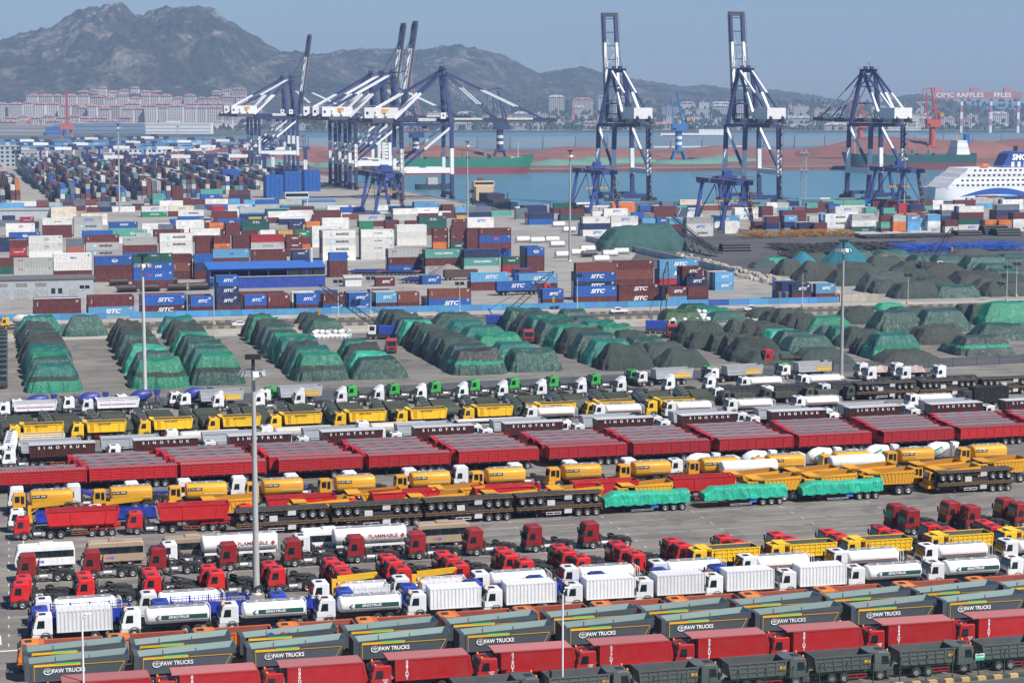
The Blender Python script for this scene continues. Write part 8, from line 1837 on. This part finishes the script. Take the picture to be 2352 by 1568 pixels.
# office and sheds of the left terminal
for i, (x, y, w, d, h, c_) in enumerate(((262, 372, 52, 14, 13, (.66, .67, .68)), (395, 372, 64, 16, 14, (.66, .67, .68)), (500, 376, 40, 14, 9, (.62, .63, .63)), (200, 377, 30, 14, 8, (.4, .4, .4)), (645, 392, 22, 12, 7, (.6, .6, .6)), (0, 384, 16, 12, 17, (.3, .34, .36)), (20, 360, 40, 12, 6, (.45, .44, .42)))):
    ms_ = block_meshes(round(w / 6) * 6, round(d / 4) * 4, round(h / 3) * 3, 3.6, 'flat')
    spawn('office', f'{"white" if c_[0] > .5 else "grey"} terminal building beyond the left container blocks, {nth(i)} listed', 'building', 'terminal buildings', at(x, y), TH, [P('wall', ms_[0], c_), P('windows', ms_[1], stuff=True), P('roof', ms_[2], (.4, .42, .44))])
cx0 = at(612, 366); fr_ = MB()
for k in range(4):
    fr_.box(0, 0, 6 * k + 5.4, 40, 26, 6 * k + 6)
    for i in range(8): fr_.box(i * 5.5, 0, 6 * k, i * 5.5 + .8, .8, 6 * k + 6)
    for i in range(8): fr_.box(i * 5.5, 13, 6 * k, i * 5.5 + .8, 13.8, 6 * k + 6)
o = link('unfinished_building', fr_.mesh('unfinished_building', 'concrete'), loc=cx0, rot=TH, color=(.12, .13, .14)); tag(o, 'dark unfinished concrete frame building behind the far quay cranes', 'building')
# control cabin on legs beside the blue gantry
pc = at(655, 478); spawn('control_cabin', 'glazed control cabin on white legs beside the blue stacks', 'building', None, pc, TH, [P('cabin', MB().box(0, 0, 5, 13, 5, 8.4).mesh('cabin', 'paint'), (.5, .56, .55), subs=[P('window_row', MB().box(.4, -.05, 6.2, 12.6, 0, 7.8).mesh('window_row', 'glass'))]), P('leg', MB().box(.2, .2, 0, .7, .7, 5).mesh('leg', 'paint'), (.6, .6, .6)), P('leg', MB().box(12, .2, 0, 12.5, .7, 5).mesh('leg', 'paint'), (.6, .6, .6)), P('leg', MB().box(6, 4, 0, 6.5, 4.5, 5).mesh('leg', 'paint'), (.6, .6, .6)), P('stairs', MB().beam((-5, .8, 0), (1, .8, 5), 1.2, .2).mesh('stairs', 'paint'), (.5, .5, .5))])
# transmitter mast on the hill
b = MB(); hm = 62 * 6900 / F
for e in ((-6, -6), (6, -6), (6, 6), (-6, 6)): b.beam((e[0], e[1], 0), (e[0] * .12, e[1] * .12, hm), .9)
for k in range(9): z = hm * k / 9; w_ = 6 * (1 - .88 * k / 9); b.beam((-w_, -w_, z), (w_, -w_, z + hm / 9), .6); b.beam((w_, -w_, z), (-w_, -w_, z + hm / 9), .6)
o = link('transmitter_mast', b.mesh('transmitter_mast', 'galv'), loc=(Xat(1340, 7000), 6980, CAM_H + (HOR - 160) * 7000 / F - 6)); tag(o, 'tall lattice transmitter mast on the hilltop', 'mast')
# masses of far trees along the shore
tb = MB(); 
for k in range(3000):
    px_ = rnd.uniform(-60, 2420); Y = rnd.uniform(3975, 5400); z = 0 if Y < 4200 else (Y - 4200) * .045; X = Xat(px_, Y); r_ = rnd.uniform(3, 7); h = rnd.uniform(5, 11)
    a = rnd.uniform(0, 3)
    vs = [(X + r_ * rnd.uniform(.7, 1.1) * math.cos(a + q * 1.047), Y + r_ * math.sin(a + q * 1.047), z + h * rnd.uniform(.1, .3)) for q in range(6)] + [(X + r_ * .6 * math.cos(a + .5 + q * 1.047), Y + r_ * .6 * math.sin(a + .5 + q * 1.047), z + h * rnd.uniform(.75, 1.0)) for q in range(6)] + [(X, Y, z + h * 1.1)]
    tb.add(vs, [(q, (q + 1) % 6, 6 + (q + 1) % 6, 6 + q) for q in range(6)] + [(6 + q, 6 + (q + 1) % 6, 12) for q in range(6)])
flat('far_foliage', (.035, .05, .025), .95, var=.5, scale=.02)
o = link('shore_trees', tb.mesh('shore_trees', 'far_foliage')); o['kind'] = 'stuff'; o['label'] = 'dark trees and scrub massed along the far shore'

# ------------------------------------------------------------------ air
hz = bpy.data.materials.new('haze'); hz.use_nodes = True; nt2 = hz.node_tree
for nd in list(nt2.nodes):
    if nd.type != 'OUTPUT_MATERIAL': nt2.nodes.remove(nd)
pv = nt2.nodes.new('ShaderNodeVolumePrincipled'); pv.inputs['Density'].default_value = HAZE_D; pv.inputs['Color'].default_value = HAZE_C; pv.inputs['Anisotropy'].default_value = 0.2
nt2.links.new(pv.outputs[0], nt2.nodes['Material Output'].inputs['Volume'])
MATS['haze'] = hz
o = link('haze', MB().box(-9500, -600, -4.5, 9500, 9800, 345).mesh('haze', 'haze')); o['kind'] = 'stuff'
